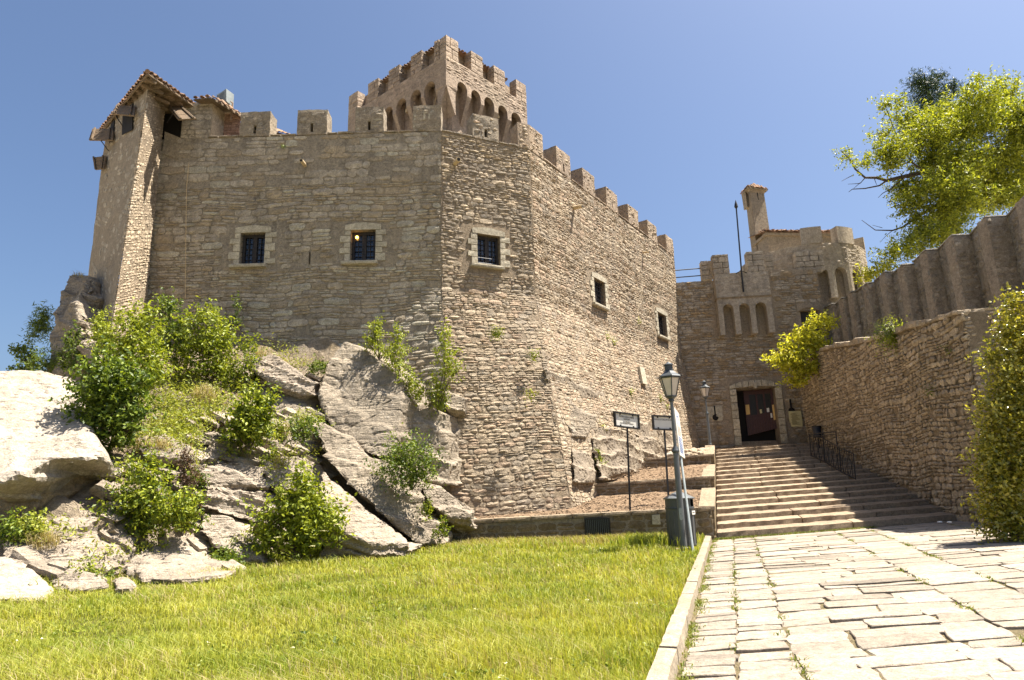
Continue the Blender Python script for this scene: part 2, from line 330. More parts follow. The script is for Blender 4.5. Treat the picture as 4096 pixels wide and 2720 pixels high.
def Z(ox, oy, sc_):
    """pixel of an enlarged detail -> survey pixel"""
    return lambda x, y: ((ox + x / sc_) / K, (oy + y / sc_) / K)
def face_core(name, face, z0, z1, mat, parent, holes=(), step=0.7, u0=0.0, u1=None, depth=0.35, off=0.0):
    u1 = face.L if u1 is None else u1
    us = sorted(set([u0, u1] + [h[i] for h in holes for i in (0, 1)])); zs = sorted(set([z0, z1] + ([face.zb] if z0 < face.zb < z1 else []) + [h[i] for h in holes for i in (2, 3)]))
    def fine(a):
        o = []
        for p, q in zip(a[:-1], a[1:]):
            n = max(1, int(math.ceil((q - p) / step))); o += [p + (q - p) * i / n for i in range(n)]
        return o + [a[-1]]
    us = fine(us); zs = fine(zs); mb = MB(); vs = []; fs = []
    nu = len(us)
    for z in zs:
        for u in us: vs.append(face.pt(u, z, off) + mnoise.noise_vector(Vector((u, z, 3.1)) * 1.5) * 0.012 * (0 if holes and any(abs(u-h[0]) < .01 or abs(u-h[1]) < .01 for h in holes) else 1))
    for j in range(len(zs) - 1):
        for i in range(nu - 1):
            uc = (us[i] + us[i+1]) / 2; zc = (zs[j] + zs[j+1]) / 2
            if any(h[0] < uc < h[1] and h[2] < zc < h[3] for h in holes): continue
            fs.append((j*nu+i, j*nu+i+1, (j+1)*nu+i+1, (j+1)*nu+i))
    mb.add(vs, fs)
    for (a, b, c, d) in [h[:4] for h in holes]:
        o = [face.pt(a, c), face.pt(b, c), face.pt(b, d), face.pt(a, d)]; n = face.n3 * -depth
        vs = o + [p + n for p in o]
        mb.add(vs, [(0, 1, 5, 4), (1, 2, 6, 5), (2, 3, 7, 6), (3, 0, 4, 7)])
    return mb.build(name, mat, parent)
def stone_field(face, z0, z1, hr, wr, rng, holes=(), clip=None, bulge=0.035, rough=0.02, u0=0.0, u1=None, gap=0.012, wav=0.0, skip=0.0, tilt=0.25, tv=0.16, zskip=None, off=0.0):
    out = []; u1 = face.L if u1 is None else u1; z = z0; row = 0
    while z < z1 - 0.03:
        h = min(rng.uniform(*hr), z1 - z)
        if z1 - z - h < 0.05: h = z1 - z
        u = u0 - rng.uniform(0, wr[0]); 
        while u < u1:
            w = rng.uniform(*wr) * (0.7 + 0.5 * h / hr[1]); ua = max(u, u0); ub = min(u + w, u1); u += w
            if ub - ua < 0.05 or rng.random() < skip: continue
            zz = [(z, z + h)]
            if h > hr[0] * 1.5 and rng.random() < 0.3: zz = [(z, z + h * 0.5), (z + h * 0.5, z + h)]
            for (za, zb_) in zz:
                uc = (ua + ub) / 2; zc = (za + zb_) / 2
                if any(h_[0] - 0.02 < ub and ua < h_[1] + 0.02 and h_[2] - 0.02 < zb_ and za < h_[3] + 0.02 for h_ in holes): continue
                if clip and not clip(uc, zc): continue
                if zskip and rng.random() < zskip(uc, zc): continue
                out.append((ua + gap, ub - gap, za + gap * .8, zb_ - gap * .8))
        z += h; row += 1
    res = []
    for (ua, ub, za, zb_) in out:
        w = ub - ua; h = zb_ - za; a = 2 if w < 0.3 else (3 if w < 0.55 else 4); b = 2 if h < 0.22 else 3
        hb = bulge * rng.uniform(0.35, 1.0); tu = rng.uniform(-tilt, tilt) * hb * 1.6; tz = rng.uniform(-tilt, tilt) * hb * 1.6
        sh = rng.uniform(-.3, .3) * min(0.05, h * .3); vs = []; idx = []
        for j in range(b + 1):
            for i in range(a + 1):
                x = i / a; y = j / b; edge = i in (0, a) or j in (0, b); corner = i in (0, a) and j in (0, b)
                u = ua + w * x + rng.uniform(-.5, .5) * (0.10 * w / a * 2 if w < 1 else .05); zq = za + h * y + rng.uniform(-.5, .5) * 0.2 * h + sh * (x - .5)
                if corner: u += (0.12 * min(w, .3)) * (1 if i == 0 else -1); zq += 0.12 * min(h, .3) * (1 if j == 0 else -1)
                o = (hb * 0.3 if edge else hb) + rng.uniform(-1, 1) * rough * (0.4 if edge else 1) + tu * (x - .5) + tz * (y - .5)
                if wav: u, zq = u + wav * mnoise.noise(Vector((u * .7, zq * .7, 31.7))), zq + wav * 1.3 * mnoise.noise(Vector((u * .5, zq * .5, 7.3)))
                vs.append(face.pt(u, zq, o + off))
        n = a + 1; fs = [(j*n+i, j*n+i+1, (j+1)*n+i+1, (j+1)*n+i) for j in range(b) for i in range(a)]
        ring = [i for i in range(n)] + [j*n+a for j in range(1, b+1)] + [b*n+i for i in range(a-1, -1, -1)] + [j*n for j in range(b-1, 0, -1)]
        base = len(vs); nr = face.nrm((ua+ub)/2, (za+zb_)/2) * -0.05
        for r in ring: vs.append(vs[r] + nr)
        m = len(ring)
        for k in range(m): fs.append((ring[k], base + k, base + (k+1) % m, ring[(k+1) % m]))
        c = face.pt((ua+ub)/2, (za+zb_)/2); facing = max(0.05, -nr.normalized().dot((Vector((0, 0, EYE)) - c).normalized()) * -1 if False else abs(nr.normalized().dot((c - Vector((0, 0, EYE))).normalized())))
        q = proj(c) if c.y > 1 else (-999, 0); inside = -20 < q[0] < 2381 and -20 < q[1] < 1590
        score = (w * h * facing / c.length_squared) if inside else 0
        res.append((score, vs, fs, 1.0 + rng.uniform(-tv, tv) + (rng.uniform(.1, .35) if rng.random() < .07 else 0)))
    return res
def lay_stones(stones, mat, parent, limit=295, name='stone', rest='stonework'):
    stones = sorted(stones, key=lambda s: -s[0])
    for s in stones[:limit]: MB().add(s[1], s[2], s[3]).build(name, mat(s) if callable(mat) else mat, parent)
    if stones[limit:]:
        groups = {}
        for s in stones[limit:]:
            m = mat(s) if callable(mat) else mat; groups.setdefault(m.name, (m, MB()))[1].add(s[1], s[2], s[3])
        mats = list(groups.values()); mb = MB(); mi = []
        for k, (m, g) in enumerate(mats): mb.add(g.v, g.f); mb.t[-len(g.v):] = g.t; mi += [k] * len(g.f)
        me = mb.mesh(rest)
        for m, g in mats: me.materials.append(m)
        me.polygons.foreach_set('material_index', mi)
        link(rest, me, None, parent, 'stuff')
def fblock(face, u0, u1, z0, z1, fo, bo, n=(2, 1, 2), **k):
    """worn block on a face, from fo metres outside to bo metres outside (negative = inside)"""
    p = lambda u, z, o: face.pt(u, z) + face.n3 * o
    return [p(u0, z0, fo), p(u1, z0, fo), p(u1, z0, bo), p(u0, z0, bo), p(u0, z1, fo), p(u1, z1, fo), p(u1, z1, bo), p(u0, z1, bo)]
def block(name, face, u0, u1, z0, z1, fo, bo, mat, parent, n=(3, 2, 3), amp=0.012, freq=4.0, bev=0.02, tint=1.0):
    return MB().hexa(fblock(face, u0, u1, z0, z1, fo, bo), n, amp, freq, bev, tint).build(name, mat, parent)
def merlon(face, u0, u1, z0, z1, th, mat, parent, slit=True, rng=random, front=0.02):
    """one merlon; with a loophole it is four butted pieces of the same mesh"""
    mb = MB(); um = (u0 + u1) / 2; sw = 0.05; za = z0 + (z1 - z0) * 0.12; zb_ = z0 + (z1 - z0) * 0.45
    kw = dict(amp=0.028, freq=3.5, bev=0.008)
    def add(a, b, c, d, n): mb.hexa(fblock(face, a, b, c, d, front, -th), n, tint=1.0, **kw)
    if slit:
        add(u0, um - sw, z0, zb_, (4, 3, 4)); add(um + sw, u1, z0, zb_, (4, 3, 4)); add(u0, u1, zb_ - .01, z1, (8, 3, 5))
        add(um - sw - .02, um + sw + .02, z0, za, (2, 3, 1))
    else: add(u0, u1, z0, z1, (8, 4, 8))
    return mb.build('merlon', mat, parent)
def arch_poly(face, u0, u1, zt, zb_, arches, out):
    """outline of a strip of wall whose lower edge is cut by round arches (uc, half width, spring height)"""
    pts = [face.pt(u0, zb_) + face.n3 * out]
    for (uc, hw, zs) in arches:
        pts.append(face.pt(uc - hw, zb_) + face.n3 * out)
        for k in range(0, 13):
            w = pi - pi * k / 12; pts.append(face.pt(uc + hw * cos(w), zs + hw * sin(w) * 1.05) + face.n3 * out)
        pts.append(face.pt(uc + hw, zb_) + face.n3 * out)
    pts += [face.pt(u1, zb_) + face.n3 * out, face.pt(u1, zt) + face.n3 * out, face.pt(u0, zt) + face.n3 * out]
    return pts
def window(face, u0, u1, z0, z1, parent, globe=False, depth=0.3):
    """barred casement in a dressed-stone surround"""
    w = u1 - u0; h = z1 - z0; rng = random.Random(int(u0 * 100))
    pane = MB().add([face.pt(u0 + .01, z0 + .01, -depth + .03), face.pt(u1 - .01, z0 + .01, -depth + .03), face.pt(u1 - .01, z1 - .01, -depth + .03), face.pt(u0 + .01, z1 - .01, -depth + .03)], [(0, 1, 2, 3)])
    wi = pane.build('window', M['glass'], parent)
    f = MB(); fd = -depth + .05; fb = -depth + .10; um = (u0 + u1) / 2
    for (a, b, c, d) in ((u0, u0 + .09, z0, z1), (u1 - .09, u1, z0, z1), (um - .075, um + .075, z0, z1), (u0 + .09, um - .075, z1 - .11, z1), (um + .075, u1 - .09, z1 - .11, z1), (u0 + .09, um - .075, z0, z0 + .05), (um + .075, u1 - .09, z0, z0 + .05)):
        f.hexa(fblock(face, a, b, c, d, fb, fd))
    for s0 in (u0 + .09, um + .075):
        sw = (w / 2 - .165); f.hexa(fblock(face, s0 + sw / 2 - .008, s0 + sw / 2 + .008, z0 + .05, z1 - .11, fb - .02, fd))
        for k in range(1, 5):
            zz = z0 + .05 + (h - .16) * k / 5; f.hexa(fblock(face, s0, s0 + sw, zz - .007, zz + .007, fb - .024, fd))
    f.build('frame', M['frame'], wi)
    g = MB(); off = -0.10
    for k in range(5):
        u = u0 + w * (k + .5) / 5; g.tube([face.pt(u, z0 + .01, off), face.pt(u, z1 - .01, off)], 0.009, 5)
    for k in range(6):
        z = z0 + h * (k + .5) / 6; g.tube([face.pt(u0 + .004, z, off + .012), face.pt(u1 - .004, z, off + .012)], 0.009, 5)
    g.build('grille', M['iron'], wi)
    # lintel, slightly peaked
    a, b = u0 - .2, u1 + .2; lh = 0.27
    pts = [face.pt(a, z1 + .004, .035), face.pt(b, z1 + .004, .035), face.pt(b, z1 + lh * .72, .035), face.pt((a+b)/2 + .1, z1 + lh, .035), face.pt((a+b)/2 - .15, z1 + lh, .035), face.pt(a, z1 + lh * .72, .035)]
    MB().prism(pts, face.n3 * -.3).build('lintel', M['dressed'], wi)
    z = z0; k = 0
    while z < z1 - .05:
        hh = min(rng.uniform(.2, .3), z1 - z)
        if z1 - z - hh < .1: hh = z1 - z
        for sgn in (0, 1):
            ww = rng.uniform(.2, .26) + (.16 if (k + sgn) % 2 else 0)
            a, b = ((u0 - ww, u0 - .003) if sgn == 0 else (u1 + .003, u1 + ww))
            block('jamb_stone', face, a, b, z + .004, z + hh - .004, .03, -.25, M['dressed'], wi, (2, 1, 2), .006, 5, .012, rng.uniform(.88, 1.12))
        z += hh; k += 1
    block('sill', face, u0 - .3, u1 + .12, z0 - .14, z0 - .004, .17, -.2, M['dressed'], wi, (6, 2, 2), .008, 5, .02, .85)
    if globe:
        MB().lathe([(0.001, -.06), (.04, -.05), (.06, 0), (.04, .05), (.001, .06)], face.pt(u0 + w * .2, z1 - h * .17, -.19), 12).build('lamp_globe', M['bulb'], wi, smooth=True)
    return wi

# ------------------------------------------------------------------ ground, lawn, path
def kerbX(Y):
    """right top edge of the kerb along the path"""
    ys = [3.0, 5.25, 5.88, 8.08, 9.26, 14.44, 19.14]; xs = [0.32, 1.1, 1.29, 1.98, 2.35, 3.99, 5.47]
    return float(np.interp(Y, ys, xs))
def XL(Y): return 5.6 + .3186 * (Y - 19.25)
def XR(Y): return 12.53 + .179 * (Y - 19.4)
LAT = .045
def lawn_z(x, y): return 0.004 * max(0, y - 9) + 0.03 + 0.03 * mnoise.noise(Vector((x * .5, y * .5, 0)))
def structure(o): o['kind'] = 'structure'; return o
g = MB(); g.add([(-2500, -60, -.6), (2500, -60, -.6), (2500, 5000, -.6), (-2500, 5000, -.6)], [(0, 1, 2, 3)]); structure(g.build('ground', M['ground']))
LAWN_EDGE = [(-9.5, 11.2), (-8.65, 11.5), (-8.1, 11.9), (-7.75, 13.2), (-7.3, 14.2), (-6.2, 15.1), (-5.6, 15.9), (-4.6, 17.0), (-3.2, 18.0), (-2.1, 19.2)]
def edgeY(x): return float(np.interp(x, [p[0] for p in LAWN_EDGE], [p[1] for p in LAWN_EDGE]))
vs = []; fs = []; NX, NY = 60, 50
for j in range(NY + 1):
    y = -2 + 23.5 * j / NY
    for i in range(NX + 1):
        x1 = kerbX(max(y, 3)) - .16 - (0.3 * (3 - y) if y < 3 else 0); x = -16 + (x1 + 16) * i / NX; vs.append((x, y, lawn_z(x, y)))
n = NX + 1; fs = [(j*n+i, j*n+i+1, (j+1)*n+i+1, (j+1)*n+i) for j in range(NY) for i in range(NX)]
structure(MB().add(vs, fs).build('lawn', M['lawn_soil'], smooth=True))
def path_z(x, y): return LAT * max(0, x - kerbX(y)) - .02
path = MB(); vs = []; fs = []; NX, NY = 24, 40
for j in range(NY + 1):
    y = -1 + 21.2 * j / NY
    for i in range(NX + 1):
        x0 = kerbX(max(y, 3)) - .2; x = x0 + (19 - x0) * i / NX; vs.append((x, y, path_z(x, max(y, 3)) - .016))
n = NX + 1; fs = [(j*n+i, j*n+i+1, (j+1)*n+i+1, (j+1)*n+i) for j in range(NY) for i in range(NX)]
path_o = structure(path.add(vs, fs).build('path', M['joint']))
rng = random.Random(5)
# paving stones, laid in strips along the path
def path_pt(w, y):
    return Vector((kerbX(y) + w * (1 + .012 * (y - 6)) + .03 * mnoise.noise(Vector((w, y * .5, 7))), y + .07 * mnoise.noise(Vector((w * .6, y * .3, 2))) - .035 * w, 0))
strips = [(0.03, .50, (.18, .36), 1), (.50, 1.0, (.2, .4), 1), (1.0, 2.95, (.2, .52), 2), (2.95, 3.75, (.3, .7), 1), (3.75, 5.6, (.24, .5), 2), (5.6, 7.6, (.26, .5), 2), (7.6, 9.6, (.35, .7), 2)]
pav = []
for (w0, w1, lr, nsplit) in strips:
    y = 3.2
    while y < 19.9:
        l = rng.uniform(*lr) * .8 * (1 + .01 * y)
        if y + l > 19.6: l = 20.0 - y
        cuts = [w0, w1]
        if nsplit > 1:
            r = rng.random(); wd = w1 - w0
            if r < .05: pass
            elif r < .5: cuts = [w0, w0 + wd * rng.uniform(.32, .68), w1]
            else: cuts = [w0, w0 + wd * rng.uniform(.22, .42), w0 + wd * rng.uniform(.55, .8), w1]
        for a, b in zip(cuts[:-1], cuts[1:]):
            rows = [(y, y + l)]
            if nsplit > 1 and l > .5 and rng.random() < .45: m_ = y + l * rng.uniform(.4, .6); rows = [(y, m_), (m_, y + l)]
            for ya, yb in rows: pav.append((a, b, ya, yb))
        y += l
stones = []
for (a, b, ya, yb) in pav:
    g_ = rng.uniform(.002, .011); dz = rng.uniform(-.012, .012); tx = rng.uniform(-.012, .012); ty = rng.uniform(-.012, .012)
    a += g_; b -= g_; ya += g_; yb -= g_; ring = []
    m = 4 if (b - a) > .6 else 3; q = 3 if (yb - ya) > .35 else 2
    sk = [rng.uniform(-.05, .05) * min(1, (b - a)) for _ in range(4)]
    def P_(s_, t_):
        u = a + (b - a) * s_; v = ya + (yb - ya) * t_ + (sk[0] * (1 - s_) + sk[1] * s_) * .8
        return u + (sk[2] * (1 - t_) + sk[3] * t_) * .6, v
    per = [(i / m, 0) for i in range(m)] + [(1, j / q) for j in range(q)] + [(1 - i / m, 1) for i in range(m)] + [(0, 1 - j / q) for j in range(q)]
    outer = []; inner = []; low = []
    for (s_, t_) in per:
        jx = rng.uniform(-.018, .018); jy = rng.uniform(-.018, .018)
        cs = (s_ in (0, 1)) and (t_ in (0, 1)); ins = .035 if cs else 0
        ss = s_ + (0.5 - s_) * ins; tt = t_ + (.5 - t_) * ins
        for lst, k_, z_ in ((low, 0, -.07), (outer, .0, -.003), (inner, .045, 0.003)):
            s2 = ss + (.5 - ss) * k_ * (.3 / max(.3, b - a)); t2 = tt + (.5 - tt) * k_ * (.3 / max(.3, yb - ya))
            u, v = P_(s2, t2); p = path_pt(u + jx, v + jy); 
            p.z = path_z(p.x, p.y) + z_ + (dz + tx * (s_ - .5) + ty * (t_ - .5) + rng.uniform(-.004, .004) if z_ > -.05 else 0); lst.append(p)
    u, v = P_(.5, .5); c = path_pt(u, v); c.z = path_z(c.x, c.y) + dz + .006; n = len(per)
    if c.y > 20.2 or c.x > XR(c.y) + 2.5: continue
    if c.y > 19.15 + .0 and c.x > XL(19.2) and c.y - .0 > 19.75: continue
    fs = []
    for k in range(n):
        k2 = (k + 1) % n; fs += [(k, k2, n + k2, n + k), (n + k, n + k2, 2*n + k2, 2*n + k), (2*n + k, 2*n + k2, 3*n)]
    px = proj(c); vis = -60 < px[0] < 2420 and px[1] < 1640 and c.y > 3
    stones.append(((b - a) * (yb - ya) * (EYE - c.z) / c.length ** 3 if vis else 0, low + outer + inner + [c], fs, rng.uniform(.82, 1.12) * (0.75 if rng.random() < .08 else 1)))
lay_stones([s for s in stones if s[0] > 0], M['paving'], path_o, 295, 'paving_stone', 'paving_stones')
# kerb
kerb = thing('kerb', 'low pale stone kerb curving between lawn and paved path', 'kerb', (2.0, 9, 0))
y = 3.4
while y < 19.0:
    l = rng.uniform(1.0, 1.7)
    if y + l > 18.6: l = 19.15 - y
    a = kerbX(y + .012); b = kerbX(y + l - .012); wd = .19
    zt0 = .115 + rng.uniform(-.012, .012)
    MB().hexa([(a - wd, y + .012, -.2), (a, y + .012, -.2), (b, y + l - .012, -.2), (b - wd, y + l - .012, -.2), (a - wd, y + .012, zt0), (a - .01, y + .012, zt0 - .008), (b - .01, y + l - .012, zt0 - .006), (b - wd, y + l - .012, zt0 + .004)],
              (2, 8, 2), .012, 4, .018, rng.uniform(.88, 1.1)).build('kerb_stone', M['kerb'], kerb)
    y += l

# ------------------------------------------------------------------ stairs and terraces
ST_Y0, ST_R, ST_T = 19.25, .185, .8
stairs = thing('stairs', 'broad shallow flight of worn stone steps climbing to the castle gate', 'stairs', (9, 19.25, 0))
for k in range(1, 18):
    ya = ST_Y0 + (k - 1) * ST_T; yb = ya + ST_T + .04; zt_ = k * ST_R
    n_seg = rng.choice([2, 3, 3, 4]); xa0, xa1 = XL(ya) + .05, XR(ya) + .5; xb0, xb1 = XL(yb) + .05, XR(yb) + .5
    for s_ in range(n_seg):
        t0 = s_ / n_seg + (.03 * sin(k * 7 + s_) if s_ else 0); t1 = (s_ + 1) / n_seg + (.03 * sin(k * 7 + s_ + 1) if s_ < n_seg - 1 else 0)
        L = lambda a, b, t: a + (b - a) * t
        A0, A1, B0, B1 = L(xa0, xa1, t0), L(xa0, xa1, t1) - .006, L(xb0, xb1, t0), L(xb0, xb1, t1) - .006
        zz = lambda x, x0, z: z + LAT * (x - x0)
        j = rng.uniform(-.008, .008)
        MB().hexa([(A0, ya + j, zz(A0, xa0, zt_ - .42)), (A1, ya + j, zz(A1, xa0, zt_ - .42)), (B1, yb, zz(B1, xb0, zt_ - .42)), (B0, yb, zz(B0, xb0, zt_ - .42)),
                   (A0, ya + j, zz(A0, xa0, zt_)), (A1, ya + j, zz(A1, xa0, zt_)), (B1, yb, zz(B1, xb0, zt_ + .045)), (B0, yb, zz(B0, xb0, zt_ + .045))],
                  (18, 3, 3), .02, 4.5, .022, rng.uniform(.85, 1.1)).build('step', M['step'], stairs)
YT = ST_Y0 + 17 * ST_T; ZT = 17 * ST_R + .04
MB().hexa([(XL(YT) - .6, YT, ZT - 1), (XR(YT) + 1, YT, ZT - .7), (XR(37) + 1, 37, ZT - .7), (XL(37) - 1.5, 37, ZT - 1), (XL(YT) - .6, YT, ZT + .03), (XR(YT) + 1, YT, ZT + .25), (XR(37) + 1, 37, ZT + .3), (XL(37) - 1.5, 37, ZT + .1)],
          (8, 5, 2), .015, 2, .0).build('landing', M['step'], stairs)

# terrace walls, soil beds and the raked wall beside the stairs
def terr_wall(label, x0, x1, y0, y1, z0a, z1a, z0b, z1b, hr, wr, seed, th=.45):
    """low wall from (x0, y0) to (x1, y1); top heights z1a left, z1b right"""
    t = thing('terrace_wall', label, 'wall', ((x0 + x1) / 2, (y0 + y1) / 2, z0a), 'low terrace walls beside the stairs')
    f = Face((x0, y0), (x1, y1)); r = random.Random(seed); ch = .13
    zt_ = lambda u: z1a + (z1b - z1a) * u / f.L
    mb = MB(); mb.hexa([f.pt(0, z0a - .4) , f.pt(f.L, z0b - .4), f.pt(f.L, z0b - .4) - f.n3 * th, f.pt(0, z0a - .4) - f.n3 * th, f.pt(0, z1a - ch), f.pt(f.L, z1b - ch), f.pt(f.L, z1b - ch) - f.n3 * th, f.pt(0, z1a - ch) - f.n3 * th], (12, 2, 3), .01, 3)
    mb.build('wall_core', M['mortar_grey'], t)
    zlo = min(z0a, z0b) - .05
    st = stone_field(f, zlo, max(z1a, z1b) - ch, hr, wr, r, clip=lambda u, z: z < zt_(u) - ch - .03, bulge=.03, rough=.012)
    lay_stones(st, M['retain'], t, 290)
    u = 0
    while u < f.L - .05:
        w = min(r.uniform(.7, 1.3), f.L - u)
        if f.L - u - w < .3: w = f.L - u
        a, b = u + .004, u + w - .004; za, zb_ = zt_(a), zt_(b)
        p = lambda uu, zz, o: f.pt(uu, zz) + f.n3 * o
        MB().hexa([p(a, za - ch + .003, .05), p(b, zb_ - ch + .003, .05), p(b, zb_ - ch + .003, -th - .02), p(a, za - ch + .003, -th - .02), p(a, za, .05), p(b, zb_, .05), p(b, zb_, -th - .02), p(a, za, -th - .02)], (5, 2, 2), .012, 4, .015, r.uniform(.9, 1.1)).build('coping_stone', M['coping'], t)
        u += w
    return t, f
T1a = D(1040, 1200, 19.3); T1b = D(1638, 1168, 19.2)
terr1, fT1 = terr_wall('long low mossy wall behind the lawn with an iron grating in it', T1a.x, XL(19.2) - .03, 19.3, 19.2, .05, T1a.z, .05, T1b.z, (.12, .22), (.25, .6), 3)
T2a = D(1312, 1118, 22.6); T2b = D(1640, 1097, 22.9)
terr2, fT2 = terr_wall('middle terrace wall behind the two black sign posts', T2a.x, XL(22.9) - .1, 22.6, 22.9, T2a.z - .55, T2a.z, T2b.z - .5, T2b.z, (.1, .2), (.25, .6), 4, .35)
T3a = D(1488, 1056, 26.6); T3b = D(1645, 1046, 27.0)
terr3, fT3 = terr_wall('highest and shortest terrace wall with pale rubble heaped behind it', T3a.x, XL(27.0) - .1, 26.6, 27.0, T3a.z - .5, T3a.z, T3b.z - .45, T3b.z, (.1, .2), (.25, .6), 6, .35)
# iron grating in the first wall
zg = [fT1.px(1350, 1198), fT1.px(1405, 1240)]
gr = thing('iron_grating', 'black barred grating set into the long low wall behind the lawn', 'grating', fT1.pt((zg[0][0] + zg[1][0]) / 2, zg[1][1]))
MB().hexa(fblock(fT1, zg[0][0], zg[1][0], zg[1][1], zg[0][1], .06, .045)).build('backing', M['dark'], gr)
gm = MB()
for (a, b, c, d) in ((zg[0][0] - .04, zg[0][0], zg[1][1], zg[0][1]), (zg[1][0], zg[1][0] + .04, zg[1][1], zg[0][1]), (zg[0][0] - .04, zg[1][0] + .04, zg[0][1], zg[0][1] + .04)):
    gm.hexa(fblock(fT1, a, b, c, d, .085, .04))
gm.build('grating_frame', M['iron'], gr)
for k in range(12):
    u = zg[0][0] + (zg[1][0] - zg[0][0]) * (k + .5) / 12
    MB().hexa(fblock(fT1, u - .012, u + .012, zg[1][1], zg[0][1], .08, .062)).build('bar', M['lampdark'], gr)
q = fT1.px(1512, 1196)
tag(block('wall_patch', fT1, q[0] - .12, q[0] + .12, q[1] - .16, q[1] + .12, .06, .0, M['dressed'], None, (3, 1, 3), .006, 5, .01), 'pale square stone set in the low wall left of the bins', 'stone')
# soil beds
def bed(x0a, x1a, ya, za0, za1, x0b, x1b, yb, zb0, zb1, nm):
    vs = []; nx, ny = 50, 26
    for j in range(ny + 1):
        t = j / ny
        for i in range(nx + 1):
            s_ = i / nx; x = (x0a + (x1a - x0a) * s_) * (1 - t) + (x0b + (x1b - x0b) * s_) * t; y = ya + (yb - ya) * t
            z = (za0 + (za1 - za0) * s_) * (1 - t) + (zb0 + (zb1 - zb0) * s_) * t
            vs.append((x, y, z + .05 * mnoise.noise(Vector((x * 2, y * 2, 1))) + .03 * mnoise.noise(Vector((x * 9, y * 9, 4)))))
    n = nx + 1; return structure(MB().add(vs, [(j*n+i, j*n+i+1, (j+1)*n+i+1, (j+1)*n+i) for j in range(ny) for i in range(nx)]).build(nm, M['mulch']))
bed(T1a.x - .6, XL(19.6) - .2, 19.6, T1a.z - .07, T1b.z - .09, -.8, XL(22.8) - .2, 22.8, 1.12, T2b.z - .42, 'soil_bed')
bed(T2a.x - .5, XL(23.2) - .2, 23.2, T2a.z - .08, T2b.z - .08, T3a.x - 3, XL(26.8) - .2, 26.8, T3a.z - .5, T3b.z - .42, 'soil_bed')
bed(T3a.x - 1, XL(27.2) - .2, 27.2, T3a.z - .08, T3b.z - .08, 6.6, XL(36) - .2, 36, 3.35, 3.3, 'soil_bed')
chips = MB(); r2 = random.Random(8)
def chip_field(n, x0, x1, y0, y1, zf, lo, hi):
    for _ in range(n):
        y = r2.uniform(y0, y1); x = r2.uniform(x0(y), x1(y)); s_ = r2.uniform(lo, hi); z = zf(x, y)
        a = r2.uniform(0, 6.28); d = Vector((cos(a), sin(a), r2.uniform(-.3, .3))) * s_; e = Vector((-sin(a), cos(a), r2.uniform(-.3, .3))) * s_ * .5; p = Vector((x, y, z + s_ * .3))
        chips.add([p - d - e, p + d - e, p + d + e, p - d + e, p + Vector((0, 0, s_ * .35))], [(0, 1, 4), (1, 2, 4), (2, 3, 4), (3, 0, 4)], r2.uniform(.6, 1.6))
def bed1z(x, y):
    t = (y - 19.6) / 3.2; s_ = (x - T1a.x) / (XL(y) - T1a.x)
    return (T1a.z - .07 + (T1b.z - T1a.z) * s_) * (1 - t) + (1.12 + (T2b.z - .42 - 1.12) * s_) * t
chip_field(2600, lambda y: -1.5, lambda y: XL(y) - .3, 19.7, 22.5, bed1z, .02, .05)
chip_field(1300, lambda y: 2.2, lambda y: XL(y) - .3, 23.3, 26.4, lambda x, y: T2b.z - .06 + (y - 23.2) / 3.6 * (T3b.z - .42 - T2b.z + .06), .02, .05)
chips.build('bark_chips', M['mulch'], None, 'stuff')
# stringer wall: stepped slabs raking up the left edge of the stairs
string = thing('stair_side_wall', 'stepped side wall with raked pale slabs along the left edge of the stairs', 'wall', (5.4, 19.2, 0))
segs = [(19.22, 22.85, T1b.z + .02, 1.42, .42), (22.95, 26.95, T2b.z + .0, 2.32, .40), (27.05, 30.2, T3b.z + .0, 3.28, .38)]
for (ya, yb, za, zb_, wd) in segs:
    c = [(XL(ya) - wd, ya, za - .14), (XL(ya) + .07, ya, za - .14), (XL(yb) + .07, yb, zb_ - .14), (XL(yb) - wd, yb, zb_ - .14), (XL(ya) - wd, ya, za), (XL(ya) + .07, ya, za), (XL(yb) + .07, yb, zb_), (XL(yb) - wd, yb, zb_)]
    MB().hexa(c, (3, 8, 2), .012, 4, .018).build('coping_slab', M['coping'], string)
    c = [(XL(ya) - wd + .06, ya + .03, -.3), (XL(ya) + .035, ya + .03, -.3), (XL(yb) + .035, yb, -.3), (XL(yb) - wd + .06, yb, -.3), (XL(ya) - wd + .06, ya + .03, za - .143), (XL(ya) + .035, ya + .03, za - .143), (XL(yb) + .035, yb, zb_ - .143), (XL(yb) - wd + .06, yb, zb_ - .143)]
    MB().hexa(c, (3, 12, 6), .02, 5, .0).build('wall_core', M['retain'], string)
fS = Face((XL(19.25) - .4, 19.24), (XL(19.25) + .04, 19.24))
lay_stones(stone_field(fS, 0, T1b.z - .14, (.1, .2), (.12, .25), random.Random(4), bulge=.03, rough=.015), M['retain'], string, 60)

# ------------------------------------------------------------------ the castle curtain wall
YA = 21.5
ZT = D(1017, 302, YA).z
K1 = D(1017, 302, YA); K2 = DZ(1222, 345, ZT); K3 = DZ(1554, 592, ZT)
ZB = 8.5
b1 = D(1040, 1190, 20.25); b2 = D(1320, 1175, 20.7)
ext = lambda k, b: Vector((k.x, k.y)) + (Vector((b.x, b.y)) - Vector((k.x, k.y))) * (ZB / (ZB - b.z))
Q1 = ext(K1, b1); Q2 = ext(K2, b2); Q3 = Vector((K3.x + .5, K3.y - .9))
K0x = -13.3
FA = Face((K0x, YA), (K1.x, K1.y), (K0x, YA - .2), Q1, ZB, 0)
FB = Face((K1.x, K1.y), (K2.x, K2.y), Q1, Q2, ZB, 0)
FC = Face((K2.x, K2.y), (K3.x, K3.y), Q2, Q3, ZB, 0)
castle = thing('castle', 'huge grey and tan stone castle with battlements rising above the rocks and lawn', 'castle', (0, 24, 0))
